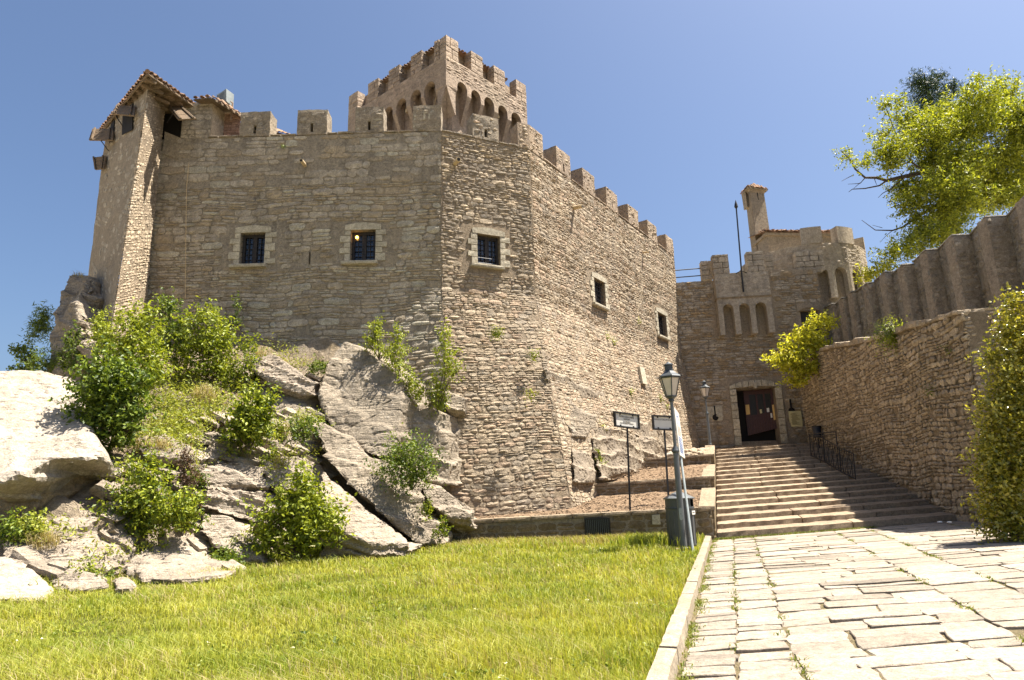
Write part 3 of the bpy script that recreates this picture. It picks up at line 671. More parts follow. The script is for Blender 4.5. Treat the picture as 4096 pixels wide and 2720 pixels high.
zw1 = Z(880, 850, 3.279); zw3 = Z(1800, 850, 2.851); zw5 = Z(2350, 1050, 3.92)
def wrect(face, tl, br):
    a = face.px(*tl); b = face.px(*br); return (a[0], b[0], b[1], a[1])
def wr4(face, zf, l, r, t, b):
    """mean edges of an opening measured at its four corners"""
    u0 = (face.px(*zf(*l[0]))[0] + face.px(*zf(*l[1]))[0]) / 2; u1 = (face.px(*zf(*r[0]))[0] + face.px(*zf(*r[1]))[0]) / 2
    z1 = (face.px(*zf(*t[0]))[1] + face.px(*zf(*t[1]))[1]) / 2; z0 = (face.px(*zf(*b[0]))[1] + face.px(*zf(*b[1]))[1]) / 2
    return (u0, u1, z0, z1)
W1 = wr4(FA, zw1, ((277, 270), (250, 682)), ((598, 262), (572, 680)), ((277, 270), (598, 262)), ((250, 684), (572, 680)))
W2 = wr4(FA, zw1, ((1718, 235), (1705, 640)), ((2040, 222), (2033, 635)), ((1718, 235), (2040, 222)), ((1705, 642), (2033, 637)))
W3 = wr4(FB, zw3, ((312, 240), (317, 585)), ((567, 275), (575, 622)), ((312, 240), (567, 275)), ((317, 585), (575, 622)))
W4 = wr4(FC, zw3, ((1637, 735), (1655, 1035)), ((1758, 805), (1780, 1095)), ((1637, 735), (1758, 805)), ((1655, 1035), (1780, 1095)))
W5 = wr4(FC, zw5, ((1095, 770), (1125, 1140)), ((1225, 840), (1255, 1200)), ((1095, 770), (1225, 840)), ((1125, 1140), (1255, 1200)))
SL = wr4(FA, zw1, ((1170, 520), (1160, 675)), ((1188, 520), (1180, 675)), ((1170, 520), (1188, 520)), ((1160, 675), (1180, 675)))
face_core('wall_core', FA, -.4, ZT, M['mortar_grey'], castle, [W1, W2, SL], off=-.016)
face_core('wall_core', FB, -.4, ZT, M['mortar_tan'], castle, [W3], off=-.008)
face_core('wall_core', FC, -.4, ZT, M['mortar_tan'], castle, [W4, W5], off=-.006)
rng = random.Random(11)
grow = lambda h, a=.42, b=.30, c=.16: (h[0] - a, h[1] + a - .06, h[2] - c, h[3] + b)
smooth_top = lambda u, z: .3 if z > ZT - 2.0 else (.08 if z < 8.2 else .03)
hA = [grow(W1), grow(W2), (SL[0] - .03, SL[1] + .03, SL[2], SL[3])]
st = stone_field(FA, 3.4, ZT - 2.0, (.08, .3), (.16, .8), rng, hA, wav=.09, bulge=.03, rough=.018, tilt=.35, zskip=smooth_top)
st += stone_field(FA, ZT - 2.0, ZT - .02, (.16, .32), (.25, .8), rng, [], bulge=.014, rough=.01, gap=.008, zskip=smooth_top)
M['wall_grey2'] = stone_mat('browner_rubble_stone', (0.33, 0.265, 0.18), (0.24, 0.20, 0.145), lich=0.3, stain=0.35, bump=0.7)
M['wall_grey3'] = stone_mat('paler_rubble_stone', (0.36, 0.325, 0.25), (0.29, 0.26, 0.20), lich=0.4, stain=0.3, bump=0.7)
pick = lambda s: M['wall_grey'] if s[3] < 1.04 else (M['wall_grey2'] if s[3] < 1.13 else M['wall_grey3'])
stb = stone_field(FB, 0.3, ZT - .02, (.06, .2), (.12, .5), rng, [grow(W3)], wav=.09, bulge=.028, rough=.02, tilt=.35, zskip=lambda u, z: .03)
stc = stone_field(FC, 0.0, ZT - .02, (.06, .2), (.11, .45), rng, [grow(W4), grow(W5)], wav=.11, bulge=.028, rough=.018, tilt=.35, zskip=lambda u, z: .02)
tan_ids = set(id(s[1]) for s in stb + stc); low_b = set(id(s[1]) for s in stb if s[1][0].z > 9.2)
M['wall_tan2'] = stone_mat('greyer_tan_stone', (0.31, 0.255, 0.185), (0.25, 0.205, 0.155), lich=0.5, stain=0.4, bump=0.8)
M['wall_tan3'] = stone_mat('pinkish_tan_stone', (0.40, 0.295, 0.20), (0.33, 0.25, 0.18), lich=0.2, stain=0.25, bump=0.8)
def pickall(s):
    if id(s[1]) in tan_ids:
        if id(s[1]) in low_b: return M['wall_tan2'] if s[3] < 1.08 else M['wall_tan']
        return M['wall_tan'] if s[3] < 1.03 else (M['wall_tan3'] if s[3] < 1.1 else M['wall_tan2'])
    return pick(s)
MST = []
for f, w, gl in ((FA, W1, 0), (FA, W2, 1), (FB, W3, 0), (FC, W4, 0), (FC, W5, 0)): window(f, *w, castle, globe=gl)
MB().add([FA.pt(SL[0], SL[2], -.3), FA.pt(SL[1], SL[2], -.3), FA.pt(SL[1], SL[3], -.3), FA.pt(SL[0], SL[3], -.3)], [(0, 1, 2, 3)]).build('loophole', M['dark'], castle)
# parapet thickness and wall walk
for f, m in ((FA, 'mortar_grey'), (FB, 'mortar_tan'), (FC, 'mortar_tan')):
    MB().hexa([p - f.n3 * o for z in (ZT - 1.2, ZT - .004) for (p, o) in ((f.pt(0, z), .03), (f.pt(f.L, z), .03), (f.pt(f.L, z), .6), (f.pt(0, z), .6))], (10, 2, 2), .006).build('parapet', M[m], castle)
rng = random.Random(21)
def coping_row(f, a, b, mat, th=.6):
    u = a
    while u < b - .05:
        w = min(rng.uniform(.3, .7), b - u)
        if b - u - w < .15: w = b - u
        block('coping_stone', f, u + .005, u + w - .005, ZT, ZT + rng.uniform(.05, .09), .05, -th, mat, castle, (3, 2, 2), .014, 4, .012, rng.uniform(.85, 1.15)); u += w
def uA(x, y=310): return FA.px(x, y)[0]
mA = [(552, 622, 258), (684, 753, 253), (818, 884, 247), (951, 1017, 243)]
merl = []
prev = uA(481)
for (a, b, yt) in mA:
    ua, ub = uA(a), min(uA(b), FA.L); zt_ = FA.px((a + b) / 2, yt)[1]
    merlon(FA, ua, ub, ZT + .003, zt_, .62, M['merlon'], castle, slit=(a < 940), rng=rng, front=.015); MST.append((FA, ua, (ua + ub) / 2 - .06 if a < 940 else ub, zt_)); MST.append((FA, (ua + ub) / 2 + .06 if a < 940 else ub, ub, zt_))
    if a == 951:
        for k_ in (-.09, .09): MB().hexa(fblock(FA, (ua + ub) / 2 + k_ - .03, (ua + ub) / 2 + k_ + .03, zt_ - .6, zt_ - .36, .04, .0)).build('merlon_slot', M['dressed'], castle)
    coping_row(FA, prev, ua - .01, M['merlon']); prev = ub + .01
zb2 = Z(1024, 80, 1.96); zb3 = Z(2000, 400, 1.96)
# chamfer: one whole merlon, then the corner one
a = FB.px(*zb2(1695, 725))[0]; b = FB.px(*zb2(1898, 770))[0]; mh = FA.px(985, 243)[1] - ZT
merlon(FB, a, b, ZT + .003, ZT + mh * .96, .62, M['merlon'], castle, True, rng); MST += [(FB, a, (a + b) / 2 - .06, ZT + mh * .96), (FB, (a + b) / 2 + .06, b, ZT + mh * .96)]; coping_row(FB, .02, a - .01, M['merlon'])
c0 = FB.px(*zb3(135, 210))[0]; coping_row(FB, b + .01, c0 - .01, M['merlon'])
cend = FC.px(*zb3(330, 280))[0]
# corner merlon, five-sided plan
p = lambda f, u, o: Vector((f.pt(u, 20).x, f.pt(u, 20).y, 0)) + f.n3 * o
plan = [p(FB, c0, .015), p(FB, FB.L, .015), p(FC, cend, .015), p(FC, cend, -.62), p(FC, .35, -.62), p(FB, c0, -.62)]
MB().prism([v + Vector((0, 0, ZT + .003)) for v in plan], (0, 0, mh)).build('merlon', M['merlon_tan'], castle)
prev = cend + .01; MST += [(FC, 0, cend, ZT + mh), (FB, c0, FB.L, ZT + mh)]
for k, ((x0, y0), (x1, y1)) in enumerate((((435, 358), (545, 450)), ((640, 512), (735, 585)), ((825, 650), (912, 715)), ((995, 778), (1075, 845)), ((1147, 895), (1220, 960)), ((1290, 1000), (1355, 1060)))):
    ua = FC.px(*zb3(x0, y0))[0]; ub = min(FC.px(*zb3(x1, y1))[0], FC.L)
    zk_ = ZT + mh * rng.uniform(.95, 1.03); merlon(FC, ua, ub, ZT + .003, zk_, .62, M['merlon_tan'], castle, k % 2 == 0, rng); MST += [(FC, ua, (ua + ub) / 2 - .06, zk_), (FC, (ua + ub) / 2 + .06, ub, zk_)] if k % 2 == 0 else [(FC, ua, ub, zk_)]
    if ua > prev + .05: coping_row(FC, prev, ua - .01, M['merlon_tan'])
    prev = ub + .01
st_all = st + stb + stc
for f_, a_, b_, z_ in MST: q_ = stone_field(f_, ZT + .02, z_ - .03, (.1, .22), (.14, .4), rng, u0=a_ + .02, u1=b_ - .02, bulge=.05 if f_ is not FA else .03, rough=.025 if f_ is not FA else .012, tilt=.5, zskip=lambda u, z: .12 if f_ is not FA else .4, off=.0); st_all += q_; (tan_ids.update(id(s_[1]) for s_ in q_) if f_ is not FA else None)
lay_stones(st_all, pickall, castle, 295)
# end return of the long flank
fE = Face((K3.x, K3.y), (K3.x - 2.0, K3.y + 3.0), Q3, (Q3.x - 2, Q3.y + 3), ZB, 0)
face_core('wall_core', fE, -.4, ZT, M['mortar_tan'], castle)
# water spouts, plaque, wire
def spout(face, x, y, ln, r, label, up=.0):
    u, z = face.px(x, y); base = face.pt(u, z)
    d = face.n3 * ln + Vector((0, 0, -.12 * ln))
    t = thing('water_spout', label, 'spout', base, 'spouts draining the battlements')
    mb = MB(); o = face.n3 * -.08
    n = 9
    for rr, nm, c, mt in ((r, 'pipe', 0, 'clay'), (r * .72, 'bore', .006, 'dark')):
        m = MB(); m.tube([base + o, base + d + d.normalized() * c], rr, 12); m.build(nm, M[mt], t, smooth=False)
spout(FA, 703, 380, .42, .07, 'short clay spout high on the grey wall left of centre')
spout(FB, 1049, 376, .40, .09, 'fat clay spout at the left edge of the chamfered wall')
spout(FC, 1322, 479, .42, .085, 'clay spout on the sunlit flank casting a long shadow')
spout(FC, 1482, 582, .35, .05, 'thin far spout near the gate end of the sunlit flank')
u, z = FC.px(1467, 870)
pl = block('wall_plaque', FC, u - .28, u + .28, z - .42, z + .42, .14, -.05, M['dressed'], None, (3, 1, 4), .006, 4, .012); tag(pl, 'plain grey stone plaque fixed on the sunlit flank above the signs', 'plaque')
wv = [FA.pt(FA.px(x, y)[0], FA.px(x, y)[1], .05) for x, y in ((437, 376), (435, 400), (432, 430), (431, 470), (430, 560), (429, 690))]
w_ = MB().tube(wv, .012, 5).build('cable', M['clay'], None); tag(w_, 'thin pale cable hanging down the grey wall beside the left turret', 'cable')

# ------------------------------------------------------------------ keep
YK = 28.0
kz = lambda x, y: zb2(x, y)
kc = D(*zb2(1488, 112), YK); ZK = kc.z
kl = DZ(*zb2(728, 600), ZK); kr = DZ(*zb2(2116, 512), ZK)
kl2 = Vector((kl.x, kl.y)); kr2 = Vector((kr.x, kr.y)); kc2 = Vector((kc.x, kc.y))
FKL = Face(kl2, kc2); FKR = Face(kc2, kr2)
keep = thing('keep_tower', 'square reddish stone keep with arched machicolation and toothed battlements behind the wall', 'tower', (kc.x, kc.y, 12))
zcren = D(*zb2(1488, 275), YK).z; zband = D(*zb2(1488, 480), YK).z; zcorb = D(*zb2(1490, 700), YK).z
OV = .62
zspr = FKR.px(*zb2(1618, 560))[1]; zapx = FKR.px(*zb2(1618, 488))[1]
arR = []
for (xa, xb, ya) in ((1578, 1656, 490), (1688, 1762, 552), (1790, 1868, 612), (1900, 1972, 676), (2000, 2082, 738)):
    ua = FKR.px(*zb2(xa, ya + 50))[0]; ub = FKR.px(*zb2(xb, ya + 60))[0]; arR.append(((ua + ub) / 2, (ub - ua) / 2))
arL = []
for (xa, xb, ya) in ((1313, 1408, 492), (1205, 1297, 565), (1090, 1185, 635), (1000, 1070, 702)):
    ua = FKL.px(*zb2(xa, ya + 50))[0]; ub = FKL.px(*zb2(xb, ya + 60))[0]; arL.append(((ua + ub) / 2, (ub - ua) / 2))
dsp = arL[2][0] - arL[3][0]
arL.append((arL[3][0] - dsp, arL[3][1])); arL.append((arL[3][0] - 2 * dsp, arL[3][1]))
arL = [a for a in sorted(arL) if a[0] - a[1] > .2]
hwm = sum(a[1] for a in arR) / len(arR)
zs_ = zapx - hwm * 1.05
for f, ar in ((FKL, arL), (FKR, arR)):
    MB().prism(arch_poly(f, .0 if f is FKR else 0, f.L, zcren, zs_ - .25, [(a, min(w, hwm * 1.08), zs_) for a, w in ar], 0), f.n3 * -.3).build('arcade', M['keep'], keep)
    # recessed shaft of the tower behind the arcade
    g = f.shifted(-OV); face_core('wall_core', g, 10, zcren, M['keep'], keep, u0=.2, u1=f.L - .2)
    edges = [0.0] + [x for a, w in ar for x in (a - min(w, hwm * 1.08), a + min(w, hwm * 1.08))] + [f.L]
    for k in range(0, len(edges), 2):
        a, b = edges[k], edges[k + 1]
        if b - a < .08: continue
        zt_ = zs_ - .253; wd = (b - a); sh = wd * .16 if wd < .6 else 0
        c = [f.pt(a + sh, zcorb) - f.n3 * (OV - .02), f.pt(b - sh, zcorb) - f.n3 * (OV - .02), f.pt(b - sh, zcorb) - f.n3 * (OV + .02), f.pt(a + sh, zcorb) - f.n3 * (OV + .02), f.pt(a, zt_), f.pt(b, zt_), f.pt(b, zt_) - f.n3 * (OV + .02), f.pt(a, zt_) - f.n3 * (OV + .02)]
        MB().hexa(c, (2, 3, 6), .012, 4).build('corbel', M['keep'], keep)
    for k in range(0, len(edges), 2):   # web behind each arch pier, closing the arcade against the shaft
        a, b = edges[k], edges[k + 1]
        if b - a > .08: MB().hexa(fblock(f, a + .003, b - .003, zs_ - .25, zcren - .3, -.305, -OV - .05)).build('pier', M['keep'], keep)
    stk = stone_field(f, zapx + .08, zcren - .01, (.14, .24), (.25, .6), random.Random(31), bulge=.03 if f is FKR else .015, rough=.02 if f is FKR else .008, tilt=.4)
    lay_stones(stk, M['keep'], keep, 140)
    # parapet slab behind
    MB().hexa(fblock(f, .0, f.L, zapx + .1, zcren - .003, -.302, -.5)).build('parapet', M['keep'], keep)
def kmerl(f, u0, u1, zt_):
    rr = random.Random(int(u0 * 77)); z = zcren + .003; blocks = []
    while z < zt_ - .02:
        h = min(rr.uniform(.2, .3), zt_ - z); h = zt_ - z if zt_ - z - h < .12 else h
        um = u0 + (u1 - u0) * rr.choice((.35, .5, .65))
        for a, b in ((u0, um), (um, u1)):
            block('merlon_stone', f, a + .005, b - .005, z + .004, z + h - .004, .02 + rr.uniform(-.012, .012), -.5, M['keep'], keep, (2, 2, 2), .01, 5, .018, rr.uniform(.82, 1.2))
        z += h
for (xa, xb, y) in ((1490, 1585, 0), (1683, 1775, 0), (1862, 1948, 0), (2035, 2116, 0)):
    ym = 112 + (xa - 1488) * .64; ua = max(0, FKR.px(*zb2(xa, ym))[0]); ub = min(FKR.L, FKR.px(*zb2(xb, ym))[0]); kmerl(FKR, ua if xa > 1500 else .0, ub, ZK)
for (xa, xb) in ((1396, 1487), (1213, 1301), (1040, 1126), (880, 960), (726, 800)):
    ym = 112 + (1488 - xa) * .64; ua = max(0, FKL.px(*zb2(xa, ym))[0]); ub = FKL.px(*zb2(xb, ym))[0]
    kmerl(FKL, ua, min(ub, FKL.L - .505) if xa > 1390 else ub, ZK)
# back faces, inner wall and tiled roof behind the battlements
far = kl2 + kr2 - kc2
for a, b in ((kr2, far), (far, kl2)):
    f = Face(a, b); face_core('wall_core', f, 10, zcren, M['keep'], keep, step=1.5)
cen = (kl2 + kr2) / 2
def inset(v, k): return v + (cen - v) * k
pts = [inset(v, .17) for v in (kl2, kc2, kr2, far)]; ptr = [inset(v, .09) for v in (kl2 + (kc2 - kl2) * .24, kc2, kr2 + (kc2 - kr2) * .16, far)]
for a, b in ((pts[0], pts[1]), (pts[1], pts[2])):
    f = Face(a, b); face_core('inner_wall', f, zcren - .5, ZK - .1, M['keep'], keep)
zr = ZK - .08; apex = Vector((cen.x, cen.y, zr + 1.0)); rf = MB()
rv = [Vector((v.x, v.y, zr)) for v in ptr]
rf.add(rv + [apex], [(0, 1, 4), (1, 2, 4), (2, 3, 4), (3, 0, 4), (3, 2, 1, 0)])
roofk = rf.build('roof', M['tile'], keep)
def eave_tiles(a, b, apexp, parent, name='eave_tile', sp=.2, ln=1.2, jit=.02, seed=1, under=None, mat=None):
    """a row of half-round clay tiles running up from an eave a-b"""
    r = random.Random(seed); n = max(2, int((b - a).length / sp)); e = (b - a).normalized(); mid = (a + b) / 2
    up = (apexp - mid); up = (up - e * up.dot(e)).normalized(); nr = e.cross(up); nr = nr if nr.z > 0 else -nr
    for k in range(n):
        c = a + (b - a) * ((k + .5) / n) + nr * .015 - up * r.uniform(.03, .1); mb = MB(); w = sp * .42; vs = []; fs = []; L_ = min(ln, .1 + .75 * min(k + .5, n - k - .5) * (b - a).length / n)
        for (t, w2, hh) in ((0, w, 0), (L_, w * .8, .0)):
            for q in range(7):
                an = pi * q / 6; vs.append(c + up * t + e * cos(an) * w2 + nr * (sin(an) * w2 * .8 + .01))
        for q in range(6): fs.append((q, q + 1, q + 8, q + 7))
        # thickness at the mouth
        for q in range(7):
            an = pi * q / 6; vs.append(c + e * cos(an) * w * .75 + nr * (sin(an) * w * .55))
        for q in range(6): fs.append((q, q + 14, q + 15, q + 1))
        mb.add([v + Vector((r.uniform(-jit, jit), r.uniform(-jit, jit), r.uniform(-jit, jit))) * .4 for v in vs], fs, r.uniform(.7, 1.4)).build(name, mat or M['tile'], parent)
eave_tiles(rv[0], rv[1], apex, roofk, sp=.2, seed=2); eave_tiles(rv[1], rv[2], apex, roofk, sp=.2, seed=3)
# round pivot stones poking out of two arches
for f, ar, ix in ((FKL, arL, -3), (FKR, arR, 3)):
    a = ar[ix][0]; MB().tube([f.pt(a, zs_ - .1) - f.n3 * .75, f.pt(a, zs_ - .1) - f.n3 * .35], [.09, .11], 10).build('beam_end', M['clay'], keep)
a = arL[-1][0]; MB().tube([FKL.pt(a - .2, zs_ - .75) - FKL.n3 * .45, FKL.pt(a + .12, zs_ + .2) - FKL.n3 * .5], .03, 6).build('rod', M['clay'], keep)
# little tiled roof glimpsed between two merlons
a = D(622, 289, 24.5); b = D(668, 312, 24.5); t = thing('small_roof', 'sliver of terracotta roof showing between the left merlons', 'roof', a)
MB().hexa([a + Vector((-1.5, 0, -.15)), b + Vector((.0, 0, -.05)), b + Vector((0, 2, -.05)), a + Vector((-1.5, 2, -.15)), a + Vector((-1.5, 0, 0.25)), b + Vector((0, 0, 0)), b + Vector((0, 2, 0)), a + Vector((-1.5, 2, .25))], (6, 4, 1), .01).build('roof_slab', M['tile'], t)
eave_tiles(a + Vector((-1, 0, .1)), b, (a + b) / 2 + Vector((0, 2, 1.2)), t, sp=.17, ln=.8, seed=5)

# ------------------------------------------------------------------ corner turret on the left
Tc = D(343, 200, 20.0); Bc = D(256, 760, 18.8); Tr = D(384, 217, 21.55); Br = D(333, 735, 21.3); Tl = D(246, 292, 22.6); Bl = D(203, 640, 22.2)
tur = thing('corner_turret', 'battered corner turret with tiled hip roof and propped wooden shutters at the far left', 'tower', (Tc.x, Tc.y, 6))
def quadwall(name, tl, tr, br, bl, mat, nx, nz, bulge, rough, seed, ext=.35, skip=.1, hr=(.12, .24), wr=(.2, .5), lim=60):
    """battered wall face given by four corners, continued downward, with rubble stones on it"""
    bl = bl + (bl - tl) * ext; br = br + (br - tr) * ext
    vs = []; fs = []
    def S(u, v): return bl.lerp(br, u).lerp(tl.lerp(tr, u), v)
    nrm = (br - bl).cross(tl - bl).normalized()
    for j in range(nz + 1):
        for i in range(nx + 1): vs.append(S(i / nx, j / nz) + nrm * .03 * mnoise.noise(S(i / nx, j / nz) * 1.5))
    n = nx + 1; MB().add(vs, [(j*n+i, j*n+i+1, (j+1)*n+i+1, (j+1)*n+i) for j in range(nz) for i in range(nx)]).build(name, mat[0], tur)
    class Q: pass
    q = Q(); q.L = ((br - bl).length + (tr - tl).length) / 2; H = (tl - bl).length
    q.pt = lambda u, z, o=0.0: S(u / q.L, z / H) + nrm * o
    q.nrm = lambda u, z: nrm
    lay_stones(stone_field(q, .05, H - .02, hr, wr, random.Random(seed), bulge=bulge, rough=rough, zskip=lambda u, z: skip, tilt=.5), mat[1], tur, lim)
quadwall('wall_core', Tl, Tc, Bc, Bl, (M['plaster'], M['wall_grey']), 8, 24, .012, .008, 41, skip=.55)
quadwall('wall_core', Tc, Tr, Br, Bc, (M['mortar_tan'], M['wall_tan']), 4, 24, .022, .016, 42, skip=.15, hr=(.08, .17), wr=(.12, .35))
# wall strip joining the turret to the curtain, above the parapet
u0, z0 = FA.px(415, 318); u1, _ = FA.px(481, 318); zt_ = FA.px(448, 235)[1]
FT = Face((D(415, 318, YA).x, YA + .0), (D(484, 318, YA).x, YA + .0))
face_core('wall_core', FT, ZT - .3, zt_, M['mortar_grey'], tur, off=-.02); lay_stones(stone_field(FT, ZT + .0, zt_, (.14, .26), (.2, .5), random.Random(4), bulge=.02, rough=.012, off=-.02), M['wall_grey'], tur, 40)
face_core('wall_core', Face((D(484, 300, YA).x, YA), (D(487, 300, YA).x + .1, YA + .9)), ZT - .3, zt_, M['wall_tan'], tur)
# brick infill set back
FI = Face((D(485, 300, 22.3).x, 22.3), (D(553, 300, 22.3).x, 22.3)); zi = FI.px(520, 262)[1]
bk = []; z = ZT - .2; row = 0
rb = random.Random(6)
face_core('infill_wall', FI, ZT - .3, zi, M['brick'], tur)
while z < zi - .05:
    u = -.1 * (row % 2)
    while u < FI.L:
        a, b = max(u, 0) + .008, min(u + .27, FI.L) - .008
        if b - a > .06: MB().hexa(fblock(FI, a, b, z + .008, z + .112, .02 + rb.uniform(-.006, .006), -.02), tint=rb.uniform(.75, 1.25)).build('brick', M['brick'], tur)
        u += .27
    z += .12; row += 1
# dark interior behind the openings, back walls
bx = MB(); ctr_ = (Tc + Tr + Tl) / 3
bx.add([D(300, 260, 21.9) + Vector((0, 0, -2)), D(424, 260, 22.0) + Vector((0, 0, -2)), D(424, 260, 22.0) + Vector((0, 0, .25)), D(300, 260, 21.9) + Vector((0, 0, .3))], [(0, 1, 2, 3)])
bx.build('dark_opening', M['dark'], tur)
sillR = D(380, 303, 21.45); sillR2 = D(416, 318, 21.5)
MB().hexa([sillR + Vector((0, 0, -.9)), sillR2 + Vector((0, 0, -.9)), sillR2 + Vector((0, .4, -.9)), sillR + Vector((0, .4, -.9)), sillR, sillR2, sillR2 + Vector((0, .4, 0)), sillR + Vector((0, .4, 0))], (2, 2, 3), .01).build('sill', M['wall_grey2'], tur)
# opening in the left face: a dark recess plate proud of the face, framed
def plate(name, pts, off, mat, par, th=.02):
    v = [D(*p) for p in pts]; n = (v[1] - v[0]).cross(v[-1] - v[0]).normalized()
    if n.y > 0: n = -n
    return MB().prism([p + n * off for p in v], -n * th).build(name, mat, par)
def on_left(x, y):   # point of the left face plane
    n = (Tl - Tc).cross(Bc - Tc); r = ray(x, y); o = Vector((0, 0, EYE)); k = (Tc - o).dot(n) / r.dot(n); return o + r * k
lp = [on_left(x, y) for x, y in ((285, 262), (309, 238), (307, 300), (283, 312))]
nl = (Tl - Tc).cross(Bc - Tc).normalized(); nl = nl if nl.y < 0 else -nl
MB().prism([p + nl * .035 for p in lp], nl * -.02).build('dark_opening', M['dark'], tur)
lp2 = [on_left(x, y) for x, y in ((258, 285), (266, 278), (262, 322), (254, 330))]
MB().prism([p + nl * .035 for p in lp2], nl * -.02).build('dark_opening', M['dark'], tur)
# hip roof
E0 = D(341, 170, 19.3); E1 = D(238, 268, 22.9); E2 = D(452, 240, 21.7); E1.z = E0.z + .1; E2.z = E0.z + .25
E3 = E1 + E2 - E0; ap = (E1 + E2) / 2 + Vector((0, 0, 1.1))
roof = MB(); up = Vector((0, 0, .06))
roof.add([E0 + up, E1 + up, E3 + up, E2 + up, ap, E0, E1, E3, E2], [(0, 4, 1), (1, 4, 2), (2, 4, 3), (3, 4, 0), (5, 6, 7, 8), (0, 1, 6, 5), (3, 0, 5, 8), (1, 2, 7, 6), (2, 3, 8, 7)])
ro = roof.build('roof', M['wood'], tur)
eave_tiles(E1 + up, E0 + up, ap, ro, sp=.22, ln=1.0, seed=8); eave_tiles(E0 + up, E2 + up, ap, ro, sp=.22, ln=1.0, seed=9)
MB().tube([E0 + up * 1.2 - Vector((0, .03, 0)), E0.lerp(ap, .5) + up * 1.5], [.08, .08], 8).build('hip_tile', M['tile'], ro)
for a, b in ((E1, E0), (E0, E2)):
    nb = int((b - a).length / .45)
    for k in range(nb):
        p0 = a.lerp(b, (k + .5) / nb) - Vector((0, 0, .005)); inw = (ctr_ - p0); inw.z = 0; e = (b - a).normalized(); inw = (inw - e * inw.dot(e)).normalized() * (min(1.2, .15 + .8 * min((p0 - E0).length, 2)) / 1.2)
        MB().hexa([p0 - e * .05 + inw * .02 - Vector((0, 0, .1)), p0 + e * .05 + inw * .02 - Vector((0, 0, .1)), p0 + e * .05 + inw * 1.2 - Vector((0, 0, .1)), p0 - e * .05 + inw * 1.2 - Vector((0, 0, .1)), p0 - e * .05 + inw * .02, p0 + e * .05 + inw * .02, p0 + e * .05 + inw * 1.2, p0 - e * .05 + inw * 1.2]).build('rafter', M['wood'], ro)
    MB().tube([a - Vector((0, 0, .03)), b - Vector((0, 0, .03))], .045, 6).build('fascia', M['wood'], ro)
MB().tube([Tl + Vector((0, 0, .05)), Tc + Vector((0, -.03, .12))], .13, 4).build('beam', M['wood_pink'], tur)
MB().tube([Tc + Vector((0, -.03, .12)), D(418, 240, 21.4)], .13, 4).build('beam', M['wood_pink'], tur)
# lower roof over the infill
R0 = D(446, 232, 21.2); R1 = D(486, 232, 21.1); R2 = D(553, 268, 22.1); R1.z = R0.z; 
rr = MB(); bk_ = Vector((.6, 2.5, .7))
rr.add([R0 + up, R1 + up, R2 + up, R2 + up + bk_, R0 + up + bk_, R0, R1, R2, R2 + bk_, R0 + bk_], [(0, 1, 2, 3, 4), (9, 8, 7, 6, 5), (0, 5, 6, 1), (1, 6, 7, 2), (2, 7, 8, 3), (3, 8, 9, 4), (4, 9, 5, 0)])
r2o = rr.build('roof', M['wood'], tur)
eave_tiles(R0 + up, R1 + up, (R0 + R1) / 2 + Vector((0, 2.5, .7)), r2o, sp=.2, ln=.9, seed=10); eave_tiles(R1 + up, R2 + up, (R1 + R2) / 2 + Vector((.6, 2.5, .7)), r2o, sp=.2, ln=.9, seed=12)
# shutters
z1 = Z(0, 200, 2.3057)
def shutter(pts, rod=None, label=None):
    v = [D(*z1(x, y), Y) for x, y, Y in pts]; n = (v[1] - v[0]).cross(v[3] - v[0]).normalized(); 
    root = None
    for k in range(3):
        a, b = k / 3 + .01, (k + 1) / 3 - .01
        q = [v[0].lerp(v[3], a), v[1].lerp(v[2], a), v[1].lerp(v[2], b), v[0].lerp(v[3], b)]
        m = MB().prism(q, n * .05)
        if root is None: root = m.build('shutter', M['wood'], tur)
        else: m.build('board', M['wood'], root)
    for t in (.15, .85):
        a = v[0].lerp(v[1], t); b = v[3].lerp(v[2], t); MB().tube([a - n * .03, b - n * .03], .035, 4).build('batten', M['wood'], root)
    if rod: MB().tube([D(*z1(x, y), Y) for x, y, Y in rod], .018, 5).build('prop_rod', M['iron'], root)
shutter([(1545, 520, 21.3), (1672, 508, 21.45), (1810, 630, 20.5), (1645, 640, 20.3)], [(1610, 560, 20.7), (1540, 670, 21.4)])
shutter([(1075, 500, 21.4), (1250, 520, 20.5), (1235, 605, 19.9), (1030, 585, 20.8)], [(1070, 610, 20.8), (1165, 755, 21.3)])
shutter([(852, 724, 22.3), (1048, 724, 21.9), (1040, 832, 21.5), (818, 828, 21.9)], [(930, 835, 21.7), (1000, 930, 22.0)])
shutter([(852, 990, 22.4), (975, 975, 22.0), (955, 1096, 21.8), (876, 1104, 22.2)])
# floodlight on the lower roof
fb_ = D(*z1(2080, 500), 22.2); fl = thing('floodlight', 'white box floodlight on a bracket over the turret roof', 'floodlight', fb_)
a = D(*z1(2030, 460), 22.2); s_ = .42
MB().hexa([fb_ + Vector(v) for v in ((-.3, -.05, -.05), (.12, -.2, .0), (.2, .25, .0), (-.22, .35, -.05), (-.32, -.1, .33), (.1, -.25, .5), (.2, .2, .55), (-.22, .3, .38))], (3, 3, 3), .0).build('housing', M['steel'], fl)
for k in range(7):
    t = (k + .5) / 7; p0 = (fb_ + Vector((-.3, -.07, 0))).lerp(fb_ + Vector((.1, -.23, .06)), t); MB().tube([p0, p0 + Vector((-.02, -.04, .36))], .012, 4).build('fin', M['steel'], fl)
MB().tube([fb_ + Vector((.2, 0, .1)), fb_ + Vector((.32, -.1, -.02)), fb_ + Vector((.3, -.1, -.75))], .03, 6).build('bracket', M['wood_pink'], fl)

